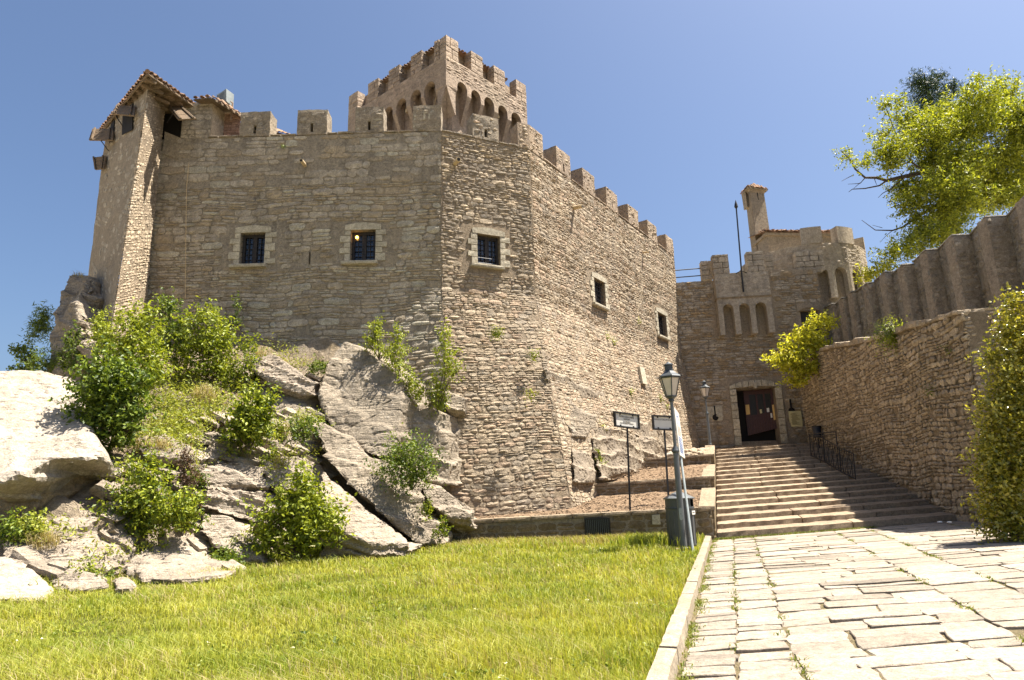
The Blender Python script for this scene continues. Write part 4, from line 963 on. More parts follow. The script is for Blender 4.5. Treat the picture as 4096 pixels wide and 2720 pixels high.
# ------------------------------------------------------------------ gatehouse
GY = lambda x: 35.55 - .11 * (x - 9.4)
FG = Face((8.2, GY(8.2)), (17.2, GY(17.2)))
zg4 = Z(2650, 650, 2.24); zg6 = Z(2400, 1400, 1.844)
gate = thing('gatehouse', 'brown stone gatehouse wall with arched machicolation above the open doorway', 'gatehouse', (12, 35, 3))
gl = FG.px(*zg4(170, 1070)); gz_low = gl[1]
dz = [FG.px(*zg6(x, y)) for x, y in ((1003, 290), (1300, 275), (1045, 690), (1315, 668))]
DO = ((dz[0][0] + dz[2][0]) / 2, (dz[1][0] + dz[3][0]) / 2, min(dz[2][1], dz[3][1]) - .1, (dz[0][1] + dz[1][1]) / 2)
aw = [FG.px(*zg4(x, y)) for x, y in ((1232, 1330), (1395, 1325), (1245, 1560))]
AW = (aw[0][0], aw[1][0], aw[2][1] - .3, aw[0][1])
ub0 = FG.px(*zg4(470, 1220))[0]; ub1 = FG.px(*zg4(980, 1200))[0]
z_pl = FG.px(*zg4(690, 985))[1]; z_m1 = FG.px(*zg4(515, 820))[1]; z_corn = FG.px(*zg4(720, 1200))[1]; z_ap = FG.px(*zg4(735, 1258))[1]; z_bot = FG.px(*zg4(735, 1530))[1]
face_core('wall_core', FG, 2.2, gz_low - .02, M['gate_mortar'], gate, [DO, AW], depth=.8, off=-.035)
face_core('wall_core', FG, gz_low, z_pl, M['gate_mortar'], gate, u0=ub1 - .1)
UM = FG.px(*zg4(340, 900))[0]
sg = stone_field(FG, 2.6, gz_low - .02, (.1, .24), (.2, .6), random.Random(51), [(DO[0] - .45, DO[1] + .45, 0, DO[3] + .55), (AW[0] - .12, AW[1] + .12, AW[2], AW[3] + .4), (ub0, ub1, z_bot, 99)], bulge=.035, rough=.02, zskip=lambda u, z: .06)
sg += stone_field(FG, gz_low - .02, z_pl, (.12, .26), (.2, .6), random.Random(52), bulge=.025, rough=.015, u0=ub1 + .02, zskip=lambda u, z: .35)
M['gate2'] = stone_mat('ochre_gatehouse_stone', (0.31, 0.225, 0.13), (0.24, 0.18, 0.11), lich=0.4, stain=0.35, bump=0.7)
lay_stones(sg, lambda s: M['gate'] if s[3] < 1.06 else M['gate2'], gate, 280)
block('parapet', FG, FG.px(*zg4(165, 1070))[0] - 1.2, UM, gz_low - .35, gz_low, -.03, -.6, M['gate'], gate, (6, 2, 2), .02)
# projecting box
BOX = .55; FX = FG.shifted(BOX)
bx0 = FX.px(*zg4(492, 1260))[0]; bx1 = FX.px(*zg4(978, 1240))[0]
zx = lambda x, y: FX.px(*zg4(x, y))
zpl = zx(690, 985)[1]; zco = zx(720, 1205)[1]; zap = zx(735, 1260)[1]; zbo = zx(735, 1535)[1]
MB().hexa(fblock(FX, bx0, bx1, zco, zpl, 0, -BOX + .01), (10, 2, 4), .012, 3).build('box_wall', M['gate'], gate)
lay_stones(stone_field(FX, zco + .02, zpl, (.16, .26), (.3, .7), random.Random(55), u0=bx0, u1=bx1, bulge=.015, rough=.01, zskip=lambda u, z: .2), M['gate'], gate, 60)
ar = []
for xa, xb, y in ((545, 640, 1340), (690, 785, 1330), (832, 935, 1320)):
    a, b = zx(xa, y)[0], zx(xb, y)[0]; ar.append(((a + b) / 2, (b - a) / 2, zap - (b - a) / 2 * 1.05))
MB().prism(arch_poly(FX, bx0, bx1, zco - .003, zbo, ar, 0), FX.n3 * (-BOX + .02)).build('arcade', M['gate'], gate)
MB().hexa(fblock(FX, bx0 - .03, bx1 + .03, zco - .05, zco + .04, .04, -BOX + .02)).build('string_course', M['gate2'], gate)
for k, (xa, xb, yt, yb) in enumerate(((440, 588, 822, 0), (745, 902, 794, 0))):
    a, b = zx(xa, yt)[0], zx(xb, yt)[0]; z = zpl + .003; zt_ = zx((xa + xb) / 2, yt)[1]; rr_ = random.Random(60 + k)
    while z < zt_ - .02:
        h = min(.33, zt_ - z); h = zt_ - z if zt_ - z - h < .15 else h; um = a + (b - a) * rr_.choice((.35, .6))
        for p_, q_ in ((a, um), (um, b)): block('merlon_stone', FX, p_ + .006, q_ - .006, z + .005, z + h - .005, .01 + rr_.uniform(-.01, .01), -.55, M['gate'], gate, (2, 2, 2), .012, 4, .02, rr_.uniform(.85, 1.2))
        z += h
def gblocks(f, xa, xb, ya, yb, nm='parapet_stone', th=.5, seed=1, h0=.3, mat='gate'):
    r = random.Random(seed); u0, z1_ = f.px(*zg4(xa, ya)); u1, _ = f.px(*zg4(xb, ya)); z0_ = f.px(*zg4((xa + xb) / 2, yb))[1]; z = z0_
    while z < z1_ - .02:
        h = min(r.uniform(.9, 1.1) * h0, z1_ - z); h = z1_ - z if z1_ - z - h < .14 else h; u = u0
        while u < u1 - .02:
            w = min(r.uniform(.35, .6), u1 - u); w = u1 - u if u1 - u - w < .15 else w
            block(nm, f, u + .006, u + w - .006, z + .005, z + h - .005, r.uniform(-.01, .02), -th, M[mat], gate, (2, 2, 2), .012, 4, .02, r.uniform(.82, 1.2)); u += w
        z += h
gblocks(FG, 338, 438, 882, 1050, seed=1)
gblocks(FG, 905, 985, 828, 985, seed=2)
gblocks(FG, 1182, 1440, 800, 975, seed=3)
MB().hexa(fblock(FG, FG.px(*zg4(985, 990))[0], FG.px(*zg4(1440, 975))[0], z_pl - .25, z_pl - .003, -.03, -.5)).build('parapet', M['gate'], gate)
# small dark opening above the parapet stands in the hut wall (below)
# door surround, leaf, interior
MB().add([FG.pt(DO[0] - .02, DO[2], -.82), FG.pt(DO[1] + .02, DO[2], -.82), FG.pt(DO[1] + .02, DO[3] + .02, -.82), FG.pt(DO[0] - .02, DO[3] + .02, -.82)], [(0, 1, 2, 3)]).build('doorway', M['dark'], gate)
r_ = random.Random(71); 
for (a, b) in ((DO[0] - .36, DO[0] - .003), (DO[1] + .003, DO[1] + .36)):
    z = DO[2]
    while z < DO[3] - .02:
        h = min(r_.uniform(.4, .6), DO[3] - z); h = DO[3] - z if DO[3] - z - h < .2 else h
        block('jamb_stone', FG, a, b, z + .004, z + h - .004, .1, -.4, M['dressed'], gate, (2, 2, 3), .014, 4, .02, r_.uniform(.8, 1.05)); z += h
um = (DO[0] + DO[1]) / 2; w_ = (DO[1] - DO[0]) / 2 + .36
ap_ = []
for k in range(9):
    t = -1 + 2 * k / 8; ap_.append((um + t * w_, DO[3] + .28 * (1 - t * t)))
for k in range(8):   # flat arch of wedge stones
    (ua, za), (ub, zb_) = ap_[k], ap_[k + 1]
    la = DO[3] + .003 + (.10 * (1 - ((ua - um) / w_) ** 2)); lb = DO[3] + .003 + (.10 * (1 - ((ub - um) / w_) ** 2))
    P3 = lambda u, z, o: FG.pt(u, z) + FG.n3 * o; e = .005
    MB().hexa([P3(ua + e, la, .12), P3(ub - e, lb, .12), P3(ub - e, lb, -.4), P3(ua + e, la, -.4), P3(ua + e, za + .18, .12), P3(ub - e, zb_ + .18, .12), P3(ub - e, zb_ + .18, -.4), P3(ua + e, za + .18, -.4)], (2, 2, 3), .012, 4, .015, r_.uniform(.85, 1.1)).build('arch_stone', M['dressed'], gate)
block('keystone', FG, um - .09, um + .09, DO[3] - .02, DO[3] + .34, .2, -.1, M['dressed'], gate, (2, 2, 2), .015, 4, .03)
block('threshold', FG, DO[0] - .5, DO[1] + .45, DO[2] - .3, DO[2] - .02, .55, -.8, M['step'], gate, (8, 3, 2), .012, 3, .02)
# glazed door leaf standing inside, planked below
dl = [FG.px(*zg6(x, y)) for x, y in ((1075, 295), (1285, 285), (1115, 625), (1308, 575))]
lu0, lu1 = dl[0][0], DO[1] - .02; lt = DO[3] - .03; lb0, lb1 = dl[2][1], dl[3][1]
oa, ob = -.62, -.35
def LP(s, t, o=0.0):
    u = lu0 + (lu1 - lu0) * s; zb_ = lb0 + (lb1 - lb0) * s; return FG.pt(u, zb_ + (lt - zb_) * t) + FG.n3 * (oa + (ob - oa) * s + o)
leaf = MB().hexa([LP(0, 0), LP(1, 0), LP(1, 0, -.05), LP(0, 0, -.05), LP(0, .36), LP(1, .36), LP(1, .36, -.05), LP(0, .36, -.05)]).build('door', M['door'], gate)
for k in range(12):
    a, b = k / 12 + .006, (k + 1) / 12 - .006
    MB().hexa([LP(a, .005, .015), LP(b, .005, .015), LP(b, .005, .002), LP(a, .005, .002), LP(a, .36, .015), LP(b, .36, .015), LP(b, .36, .002), LP(a, .36, .002)], tint=.8 + .4 * ((k * 7) % 5) / 5).build('plank', M['door'], leaf)
for (a, b, c, d) in ((0, .18, .36, 1), (.92, 1, .36, 1), (.18, .92, .36, .43), (.18, .92, .9, 1), (.40, .46, .43, .9), (.66, .72, .43, .9)):
    MB().hexa([LP(a, c, .012), LP(b, c, .012), LP(b, c, -.05), LP(a, c, -.05), LP(a, d, .012), LP(b, d, .012), LP(b, d, -.05), LP(a, d, -.05)]).build('door_frame', M['door'], leaf)
MB().add([LP(.18, .43, -.02), LP(.92, .43, -.02), LP(.92, .9, -.02), LP(.18, .9, -.02)], [(0, 1, 2, 3)]).build('door_glass', M['doorglass'], leaf)
def sheet(name, s0, s1, t0, t1, o, mat, label):
    q = MB().hexa([LP(s0, t0, o), LP(s1, t0, o), LP(s1, t0, o - .004), LP(s0, t0, o - .004), LP(s0, t1, o), LP(s1, t1, o), LP(s1, t1, o - .004), LP(s0, t1, o - .004)]).build(name, mat, None); return tag(q, label, 'notice')
sheet('notice_sheet', .02, .15, .46, .68, .022, M['paper_tan'], 'ochre notice on the left edge of the red door leaf')
sheet('notice_sheet', .93, 1.0, .22, .60, .022, M['paper_tan'], 'tall ochre notice at the right edge of the red door leaf')
sheet('notice_sheet', .50, .57, .44, .53, .0, M['paper'], 'small pale card low in the middle door pane')
sheet('notice_sheet', .74, .82, .44, .54, .0, M['white'], 'small white card low in the right door pane')
sheet('notice_sheet', .84, .90, .29, .40, .022, M['white'], 'small square sticker below the door glass')
for k in range(2): MB().hexa(fblock(FG, DO[0] + .05, DO[1] - .05, DO[2] + .12 * k, DO[2] + .12 * (k + 1) - .004, -.3 - .25 * k, -.81)).build('inner_step', M['step'], gate)
# arched blind door
MB().hexa(fblock(FG, AW[0], AW[1], AW[2], AW[3] + .12, -.3, -.4)).build('blind_door', M['frame'], gate)
for k in range(9):
    z = AW[2] + (AW[3] - AW[2]) * k / 9; MB().hexa(fblock(FG, AW[0] + .02, AW[1] - .02, z + .01, z + (AW[3] - AW[2]) / 9 - .01, -.27, -.298), tint=.9).build('shutter_board', M['frame'], gate)
ua_, ub_ = AW[0], AW[1]
rise = .16
arc_ = lambda k, e: (ua_ - e + (ub_ - ua_ + 2 * e) * k / 10, AW[3] - .04 + (rise + e * .6) * (1 - (2 * k / 10 - 1) ** 2))
pts = [FG.pt(*arc_(k, 0), .03) for k in range(11)] + [FG.pt(*arc_(k, .14), .03) for k in range(10, -1, -1)]
MB().prism(pts, FG.n3 * -.3).build('window_arch', M['gate2'], gate)
MB().prism([FG.pt(ua_ - .13, AW[3] + .01, .005)] + [FG.pt(*arc_(k, .13), .005) for k in range(11)] + [FG.pt(ub_ + .13, AW[3] + .01, .005)] + [FG.pt(ub_ + .16, AW[3] + .45, .005), FG.pt(ua_ - .16, AW[3] + .45, .005)], FG.n3 * -.2).build('wall_fill', M['gate_mortar'], gate)
# keyhole gun ports with pale patch, paper poster
for i_, (cx, cy, pale) in enumerate(((848, 470, True), (1408, 420, False))):
    u, z = FG.px(*zg6(cx, cy))
    if pale: block('gun_port_slab', FG, u - .42, u + .42, z - .40, z + .42, .045, -.1, M['dressed'], gate, (3, 1, 3), .05, 2.5, .05)
    o = .06 if pale else .055
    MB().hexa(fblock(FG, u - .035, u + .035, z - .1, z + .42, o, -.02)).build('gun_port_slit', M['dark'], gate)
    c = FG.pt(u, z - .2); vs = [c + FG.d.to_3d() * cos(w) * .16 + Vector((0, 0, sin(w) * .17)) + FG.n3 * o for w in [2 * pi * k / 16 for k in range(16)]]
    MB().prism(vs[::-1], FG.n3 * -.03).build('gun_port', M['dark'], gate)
pc = [FG.px(*zg6(x, y)) for x, y in ((1385, 453), (1472, 448), (1402, 568), (1478, 565))]
pu0, pu1, pz0, pz1 = pc[0][0], pc[1][0] + .05, pc[2][1], pc[0][1]
post = thing('paper_poster', 'yellowed printed poster on the wall right of the castle door', 'poster', FG.pt(pu0, pz0))
MB().hexa(fblock(FG, pu0, pu1, pz0 + .22, pz1, .095, .085)).build('poster_sheet', M['paper'], post)
MB().hexa(fblock(FG, pu0 + .05, pu1 - .01, pz0, pz0 + .26, .084, .076)).build('poster_sheet', M['paper'], post)
rl = random.Random(9)
for k in range(15):
    z = pz1 - .12 - k * (pz1 - pz0 - .2) / 15; a = pu0 + .08 + rl.uniform(0, .08); b = pu1 - .1 - rl.uniform(0, .25)
    MB().hexa(fblock(FG, a, b, z - .012, z + .012, .099, .096)).build('print_line', M['paperink'], post)
# iron rails between flank and gatehouse
ra = thing('iron_railing', 'thin two-bar iron railing on the low parapet left of the gatehouse', 'railing', FG.pt(FG.px(*zg4(250, 1000))[0], gz_low))
for y0, y1 in ((950, 933), (1015, 998)):
    a = FG.px(*zg4(150, y0)); b = FG.px(*zg4(350, y1)); MB().tube([FG.pt(a[0] - .3, a[1]) - FG.n3 * .3, FG.pt(b[0], b[1]) - FG.n3 * .3], .03, 6).build('rail', M['iron'], ra)
# flagpole with spear tip
fa = FX.px(*zg4(722, 1165)); fbm = FX.px(*zg4(703, 975)); ft = FX.px(*zg4(656, 425))
fp = thing('flag_pole', 'black iron flagpole with a spear tip strapped to the gatehouse front', 'flagpole', FX.pt(fa[0], fa[1]) + FX.n3 * .1)
Pq = lambda q, o: FX.pt(q[0], q[1]) + FX.n3 * o
MB().tube([Pq(fa, .1), Pq(fbm, .12), Pq(ft, .16)], [.05, .045, .04], 8).build('pole', M['iron'], fp)
tp = Pq(ft, .16); dd = (tp - Pq(fbm, .12)).normalized()
MB().tube([tp - dd * .1, tp + dd * .02, tp + dd * .12, tp + dd * .28, tp + dd * .55], [.03, .045, .11, .08, .004], 8).build('spear_tip', M['iron'], fp)
MB().tube([Pq(fbm, 0), Pq(fbm, .14)], .04, 6).build('bracket', M['iron'], fp); MB().tube([Pq((fbm[0] - .3, fbm[1] - .12), .02), Pq(fbm, .12), Pq((fbm[0] + .3, fbm[1] - .12), .02)], .025, 6).build('bracket', M['iron'], fp)

# ------------------------------------------------------------------ round bastion
bc = Vector((18.05, 38.4)); BR = 3.15
bast = thing('round_bastion', 'round stone bastion with arched overhang and broad merlons behind the gatehouse', 'bastion', (bc.x, bc.y, 8))
zbt = D(*zg4(1500, 760), 35.6).z; zba = D(*zg4(1505, 965), 35.4).z; zblow = D(*zg4(1510, 1235), 35.4).z; zbm = D(*zg4(1620, 600), 35.4).z
nf = 20; OVB = .45
rb_ = random.Random(81); sts = []
for k in range(nf):
    w0 = 2 * pi * k / nf; w1 = 2 * pi * (k + 1) / nf
    a = bc + Vector((cos(w0), sin(w0))) * (BR + OVB); b = bc + Vector((cos(w1), sin(w1))) * (BR + OVB)
    f = Face(a, b)
    if f.n2.y > .5: continue
    a2 = bc + Vector((cos(w0), sin(w0))) * BR; b2 = bc + Vector((cos(w1), sin(w1))) * BR
    face_core('wall_core', Face(a2, b2), 4, zba, M['gate_mortar'], bast)
    hw = f.L * .33
    MB().prism(arch_poly(f, 0, f.L, zbt - .003, zblow, [(f.L / 2, hw, zba - hw * 1.05)], 0), f.n3 * -.35).build('arcade', M['gate'], bast)
    sts += stone_field(f, zba + .05, zbt, (.12, .24), (.25, .55), rb_, bulge=.03, rough=.02, zskip=lambda u, z: .15)
lay_stones(sts, M['gate'], bast, 150)
topv = [bc + Vector((cos(2 * pi * k / nf), sin(2 * pi * k / nf))) * (BR + OVB - .02) for k in range(nf)]
MB().prism([Vector((v.x, v.y, zbt - .3)) for v in topv], (0, 0, .28)).build('platform', M['gate'], bast)
FBm = Face((bc.x - 4, bc.y - BR - OVB), (bc.x + 4, bc.y - BR - OVB))
def ring_merlon(w0, w1, z1_):
    vs = []; n = 5
    for rr_ in (BR + OVB + .012, BR + OVB - .55):
        seq = [w0 + (w1 - w0) * k / n for k in range(n + 1)]
        if rr_ < BR + OVB: seq = seq[::-1]
        vs += [Vector((bc.x + cos(w) * rr_, bc.y + sin(w) * rr_, zbt + .003)) for w in seq]
    MB().prism(vs, (0, 0, z1_ - zbt)).build('merlon', M['gate'], bast)
def ang(x, y):
    r = ray(*zg4(x, y)); o = Vector((0, 0)); d2 = Vector((r.x, r.y)).normalized(); R_ = BR + OVB
    t = bc.dot(d2); h2 = bc.length_squared - t * t
    if h2 > R_ * R_: return -0.05
    p_ = d2 * (t - sqrt(R_ * R_ - h2)); return atan2(p_.y - bc.y, p_.x - bc.x)
for xa, xb, y in ((1232, 1420, 600), (1560, 1700, 610)):
    ring_merlon(ang(xa, y), ang(xb, y), zbm)
ring_merlon(-.62, -.18, zbm - .15); ring_merlon(.3, .75, zbm - .1)

# ------------------------------------------------------------------ plastered hut and chimney turret behind
hut = thing('rooftop_hut', 'small plastered hut with a clay tile roof on top of the gatehouse', 'hut', (15, 38.5, 9))
h0 = D(*zg4(815, 690), 39.8); hc = D(*zg4(938, 680), 38.0); h1 = D(*zg4(1240, 670), 38.3)
zhe = D(*zg4(1000, 640), 38.2).z
fh0 = Face((h0.x, h0.y), (hc.x, hc.y)); fh1 = Face((hc.x, hc.y), (h1.x + 3.2, h1.y + .3))
face_core('hut_wall', fh0, 7, zhe, M['plaster'], hut); 
op = [fh1.px(*zg4(1075, 905)), fh1.px(*zg4(1178, 985))]
face_core('hut_wall', fh1, 7, zhe, M['plaster'], hut, [(op[0][0], op[1][0], op[1][1], op[0][1])])
MB().hexa(fblock(fh1, op[0][0] - .05, op[1][0] + .05, op[1][1] - .1, op[0][1] + .05, -.36, -.4)).build('dark_opening', M['dark'], hut)
block('eave', fh1, -.15, fh1.L, zhe - .2, zhe, .14, -.3, M['plaster'], hut, (8, 2, 1), .01); block('eave', fh0, -.1, fh0.L - .02, zhe - .2, zhe - .004, .12, -.3, M['plaster'], hut, (4, 2, 1), .01)
ha = Vector((hc.x - .25, hc.y - .25, zhe + .02)); hb = Vector((fh1.p1.x, fh1.p1.y - .25, zhe + .05)); hap = (ha + hb) / 2 + Vector((0, 2.5, .9))
hroof = MB().add([ha, hb, hb + Vector((0, 2.6, .9)), Vector((h0.x - .2, h0.y + .5, zhe + .6))], [(0, 1, 2, 3)]).build('roof', M['tile'], hut)
eave_tiles(ha + Vector((-.3, .2, 0)), hb, hap, hroof, sp=.24, ln=.9, jit=.12, seed=14); eave_tiles(ha + Vector((0, .25, .1)), hb + Vector((0, .25, .1)), hap, hroof, sp=.26, ln=.8, jit=.15, seed=15)
chy = thing('chimney_turret', 'slim square chimney turret with a tiled cap rising over the hut', 'chimney', (16, 40, 12))
cc = D(*zg4(800, 400), 39.4); cr_ = D(*zg4(925, 400), 39.7); cl_ = D(*zg4(752, 400), 40.2)
zc1 = D(*zg4(800, 262), 39.4).z; zc0 = D(*zg4(840, 640), 39.2).z - 1
fc1 = Face((cc.x, cc.y), (cr_.x, cr_.y), (cc.x + .02, cc.y), (cr_.x + .1, cr_.y), zc1, zc0); fc0 = Face((cl_.x, cl_.y), (cc.x, cc.y))
for f in (fc1, fc0): face_core('turret_wall', f, zc0, zc1, M['plaster'], chy)
bq = cr_ + (cl_ - cc); 
for a, b in ((cr_, bq), (bq, cl_)): face_core('turret_wall', Face((a.x, a.y), (b.x, b.y)), zc0, zc1, M['plaster'], chy)
s0, s1 = fc1.px(*zg4(850, 270)), fc1.px(*zg4(855, 335)); MB().hexa(fblock(fc1, s0[0] - .03, s0[0] + .03, s1[1], s0[1], .006, -.02)).build('slot', M['dark'], chy)
ce = (cc + cr_ + cl_ + bq) / 4
def ringpts(k, z): return [Vector((ce.x + (v.x - ce.x) * k, ce.y + (v.y - ce.y) * k, z)) for v in (cc, cr_, bq, cl_)]
for k0, z0_, k1, z1_ in ((1.0, zc1, 1.22, zc1 + .16), (1.38, zc1 + .163, 1.38, zc1 + .28)):
    a = ringpts(k0, z0_); b = ringpts(k1, z1_); MB().hexa(a + b, (2, 2, 1), .01).build('cornice', M['plaster'], chy)
cap = ringpts(1.36, zc1 + .285); ca = Vector((ce.x, ce.y, zc1 + .85)); cro = MB().add(cap + [ca], [(0, 1, 4), (1, 2, 4), (2, 3, 4), (3, 0, 4), (3, 2, 1, 0)]).build('roof', M['tile'], chy)
for a, b, s_ in ((cap[0], cap[1], 1), (cap[3], cap[0], 2), (cap[1], cap[2], 3)): eave_tiles(a, b, ca, cro, sp=.2, ln=.7, jit=.1, seed=20 + s_)
MB().hexa([v for v in (cl_ + Vector((-.3, -.1, -2.7)), cc + Vector((-.55, .1, -2.7)), cc + Vector((-.5, .5, -2.7)), cl_ + Vector((-.2, .3, -2.7)), cl_ + Vector((-.3, -.1, -.2)), cc + Vector((-.55, .1, -.2)), cc + Vector((-.5, .5, -.2)), cl_ + Vector((-.2, .3, -.2)))] if False else [ringpts(1.3, zc1 - .9)[3], ringpts(1.3, zc1 - .9)[3].lerp(ringpts(1.3, zc1 - .9)[0], .55), ce + Vector((-.2, .1, zc1 - .9 - ce.z)), ringpts(1.0, zc1 - .9)[3], ringpts(1.36, zc1 + .16)[3], ringpts(1.36, zc1 + .16)[3].lerp(ringpts(1.36, zc1 + .16)[0], .55), ce + Vector((-.2, .1, zc1 + .16 - ce.z)), ringpts(1.0, zc1 + .16)[3]]).build('corner_hood', M['plaster'], chy)

# ------------------------------------------------------------------ right-hand boundary wall
FR = Face((XR(34.2) + .02, 34.2), (XR(16.9), 16.9))
def fr_px(x, y): return FR.px(x, y)
top_px = [(1893, 802), (1930, 792), (1975, 785), (2010, 777), (2040, 768), (2085, 752), (2120, 742), (2165, 726), (2210, 712), (2262, 706), (2330, 702)]
topc = [FR.px(*p) for p in top_px]; tu = [p[0] for p in topc]; tz = [p[1] for p in topc]
order = np.argsort(tu); tu = [tu[i] for i in order]; tz = [tz[i] for i in order]
rtop = lambda u: float(np.interp(u, tu, tz))
bw = thing('boundary_wall', 'tall rubble stone wall in shade along the right side of the stairs', 'wall', (14, 26, 2))
mb = MB(); vs = []; fs = []; NU, NZ = 40, 12
for i in range(NU + 1):
    u = FR.L * i / NU; zt_ = rtop(u) - .12
    for j in range(NZ + 1): vs.append(FR.pt(u, -.5 + (zt_ + .5) * j / NZ) - FR.n3 * .035 + FR.n3 * .02 * mnoise.noise(Vector((u * 2, j, 3))))
    vs.append(FR.pt(u, zt_) - FR.n3 * .6); vs.append(FR.pt(u, -.5) - FR.n3 * .6)
n = NZ + 3
for i in range(NU):
    for j in range(n - 1): fs.append((i*n+j, (i+1)*n+j, (i+1)*n+j+1, i*n+j+1))
fs.append(tuple(range(NU*n, NU*n + n)))
mb.add(vs, fs).build('wall_core', M['right_mortar'], bw)
def rz0(u): p = FR.pt(u, 0); return max(0, (p.y - 19.4) / ST_T * ST_R) - .1
sr_ = stone_field(FR, -.2, 9.5, (.09, .24), (.12, .42), random.Random(91), clip=lambda u, z: z < rtop(u) - .2 and z > rz0(u), bulge=.06, rough=.035, tilt=.5, wav=.12, tv=.28, zskip=lambda u, z: .04)
M['right2'] = stone_mat('paler_boundary_stone', (0.40, 0.325, 0.23), (0.32, 0.26, 0.18), lich=0.3, stain=0.3, bump=0.7)
lay_stones(sr_, lambda s: M['right'] if s[3] < 1.08 else M['right2'], bw, 270)
u = 0.0; rq = random.Random(7)
while u < FR.L - .1:
    w = min(rq.uniform(.3, .75), FR.L - u); h = rq.uniform(.12, .26); za, zb_ = rtop(u) - .16, rtop(u + w) - .16; o = rq.uniform(0, .06)
    p = lambda uu, zz, oo: FR.pt(uu, zz) + FR.n3 * oo
    MB().hexa([p(u, za, .05 + o), p(u + w - .01, zb_, .05 + o), p(u + w - .01, zb_, -.6), p(u, za, -.6), p(u, za + h, .04 + o), p(u + w - .01, zb_ + h, .04 + o), p(u + w - .01, zb_ + h, -.6), p(u, za + h, -.6)], (3, 3, 2), .04, 3, .03, rq.uniform(.85, 1.3)).build('cap_stone', M['right2'], bw); u += w
FR2 = Face((XR(16.9), 16.9), (XR(16.9) + 6, 16.5)); 
face_core('wall_core', FR2, -.5, rtop(FR.L) - .05, M['right_mortar'], bw, off=-.02)
lay_stones(stone_field(FR2, -.3, rtop(FR.L), (.1, .25), (.15, .45), random.Random(92), bulge=.05, rough=.03), M['right'], bw, 5)

# ------------------------------------------------------------------ stepped curtain wall climbing behind it
cw = thing('stepped_curtain_wall', 'dark toothed curtain wall climbing the hill above the boundary wall', 'wall', (17, 28, 6))
S4 = lambda x, y: (x / K, y / K)
pr = [(3290, 1236, 3330, 1222), (3345, 1208, 3372, 1206), (3388, 1181, 3409, 1178), (3424, 1157, 3471, 1148), (3498, 1113, 3540, 1108), (3566, 1086, 3616, 1080), (3650, 1031, 3707, 1026), (3750, 977, 3814, 971), (3878, 911, 3949, 905), (4022, 836, 4110, 826), (4190, 745, 4300, 735)]
XW = 17.0; Yat = lambda x: XW * FPX / (x - 2048)
CST = []; rcw = random.Random(33)
prev = None
for (x0, y0, x1, y1) in pr:
    Y0 = Yat(x0) if prev is None else prev[2]; Y1 = Yat(x1)
    a = D(x0 / K, y0 / K, Y0); b = D(x1 / K, y1 / K, Y1); zt_ = (a.z + b.z) / 2; zlow = 1.5; back = Vector((2.2, 0, 0)); up = lambda p, z: Vector((p.x, p.y, z))
    MB().hexa([up(a, zlow), up(b, zlow), up(b, zlow) + back, up(a, zlow) + back, up(a, zt_), up(b, zt_), up(b, zt_) + back, up(a, zt_) + back], (5, 2, 22), .012, 2.5, .0).build('wall_segment', M['crenel'], cw)
    MB().hexa([up(a, zt_ + .004) + Vector((-.07, .02, 0)), up(b, zt_ + .004) + Vector((-.07, -.05, 0)), up(b, zt_ + .004) + Vector((1.2, -.05, 0)), up(a, zt_ + .004) + Vector((1.2, .02, 0)), up(a, zt_ + .10) + Vector((-.05, .02, 0)), up(b, zt_ + .10) + Vector((-.05, -.04, 0)), up(b, zt_ + .10) + Vector((1.2, -.05, 0)), up(a, zt_ + .10) + Vector((1.2, .02, 0))], (6, 4, 2), .03, 3, .02).build('coping_stone', M['crenel'], cw)
    fw_ = Face((a.x, a.y), (b.x, b.y)); CST += stone_field(fw_, 6.0, zt_ - .02, (.14, .32), (.2, .6), rcw, bulge=.05, rough=.03, tilt=.4, zskip=lambda u, z: .2)
    if prev is not None:
        pb, pz, _ = prev; f_ = Vector((0, -.02, 0)); g_ = Vector((0, -.05, 0)); zs2 = pz + (zt_ - pz) * .8
        c = [up(pb, zlow) + f_, up(a, zlow) + f_, up(a, zlow) + Vector((0, .5, 0)), up(pb, zlow) + Vector((0, .5, 0)), up(pb, pz) + f_, up(a, zs2) + f_, up(a, zs2) + Vector((0, .5, 0)), up(pb, pz) + Vector((0, .5, 0))]
        MB().hexa(c, (2, 2, 22), .03, 2.5).build('return_face', M['crenel_bounce'], cw)
        if a.x - pb.x > .15: CST += [(q_[0], q_[1], q_[2], q_[3] + 5) for q_ in stone_field(Face((pb.x, pb.y - .03), (a.x, pb.y - .03)), 6.0, pz - .02, (.14, .3), (.2, .5), rcw, bulge=.03, rough=.02, zskip=lambda u, z: .3)]
    prev = (b, zt_, Y1)

lay_stones([(q_[0], q_[1], q_[2], q_[3] - 5 if q_[3] > 4 else q_[3] - .001) for q_ in CST if q_[3] < 4], M['crenel'], cw, 200)
lay_stones([(q_[0], q_[1], q_[2], q_[3] - 5) for q_ in CST if q_[3] > 4], M['crenel_bounce'], cw, 80)

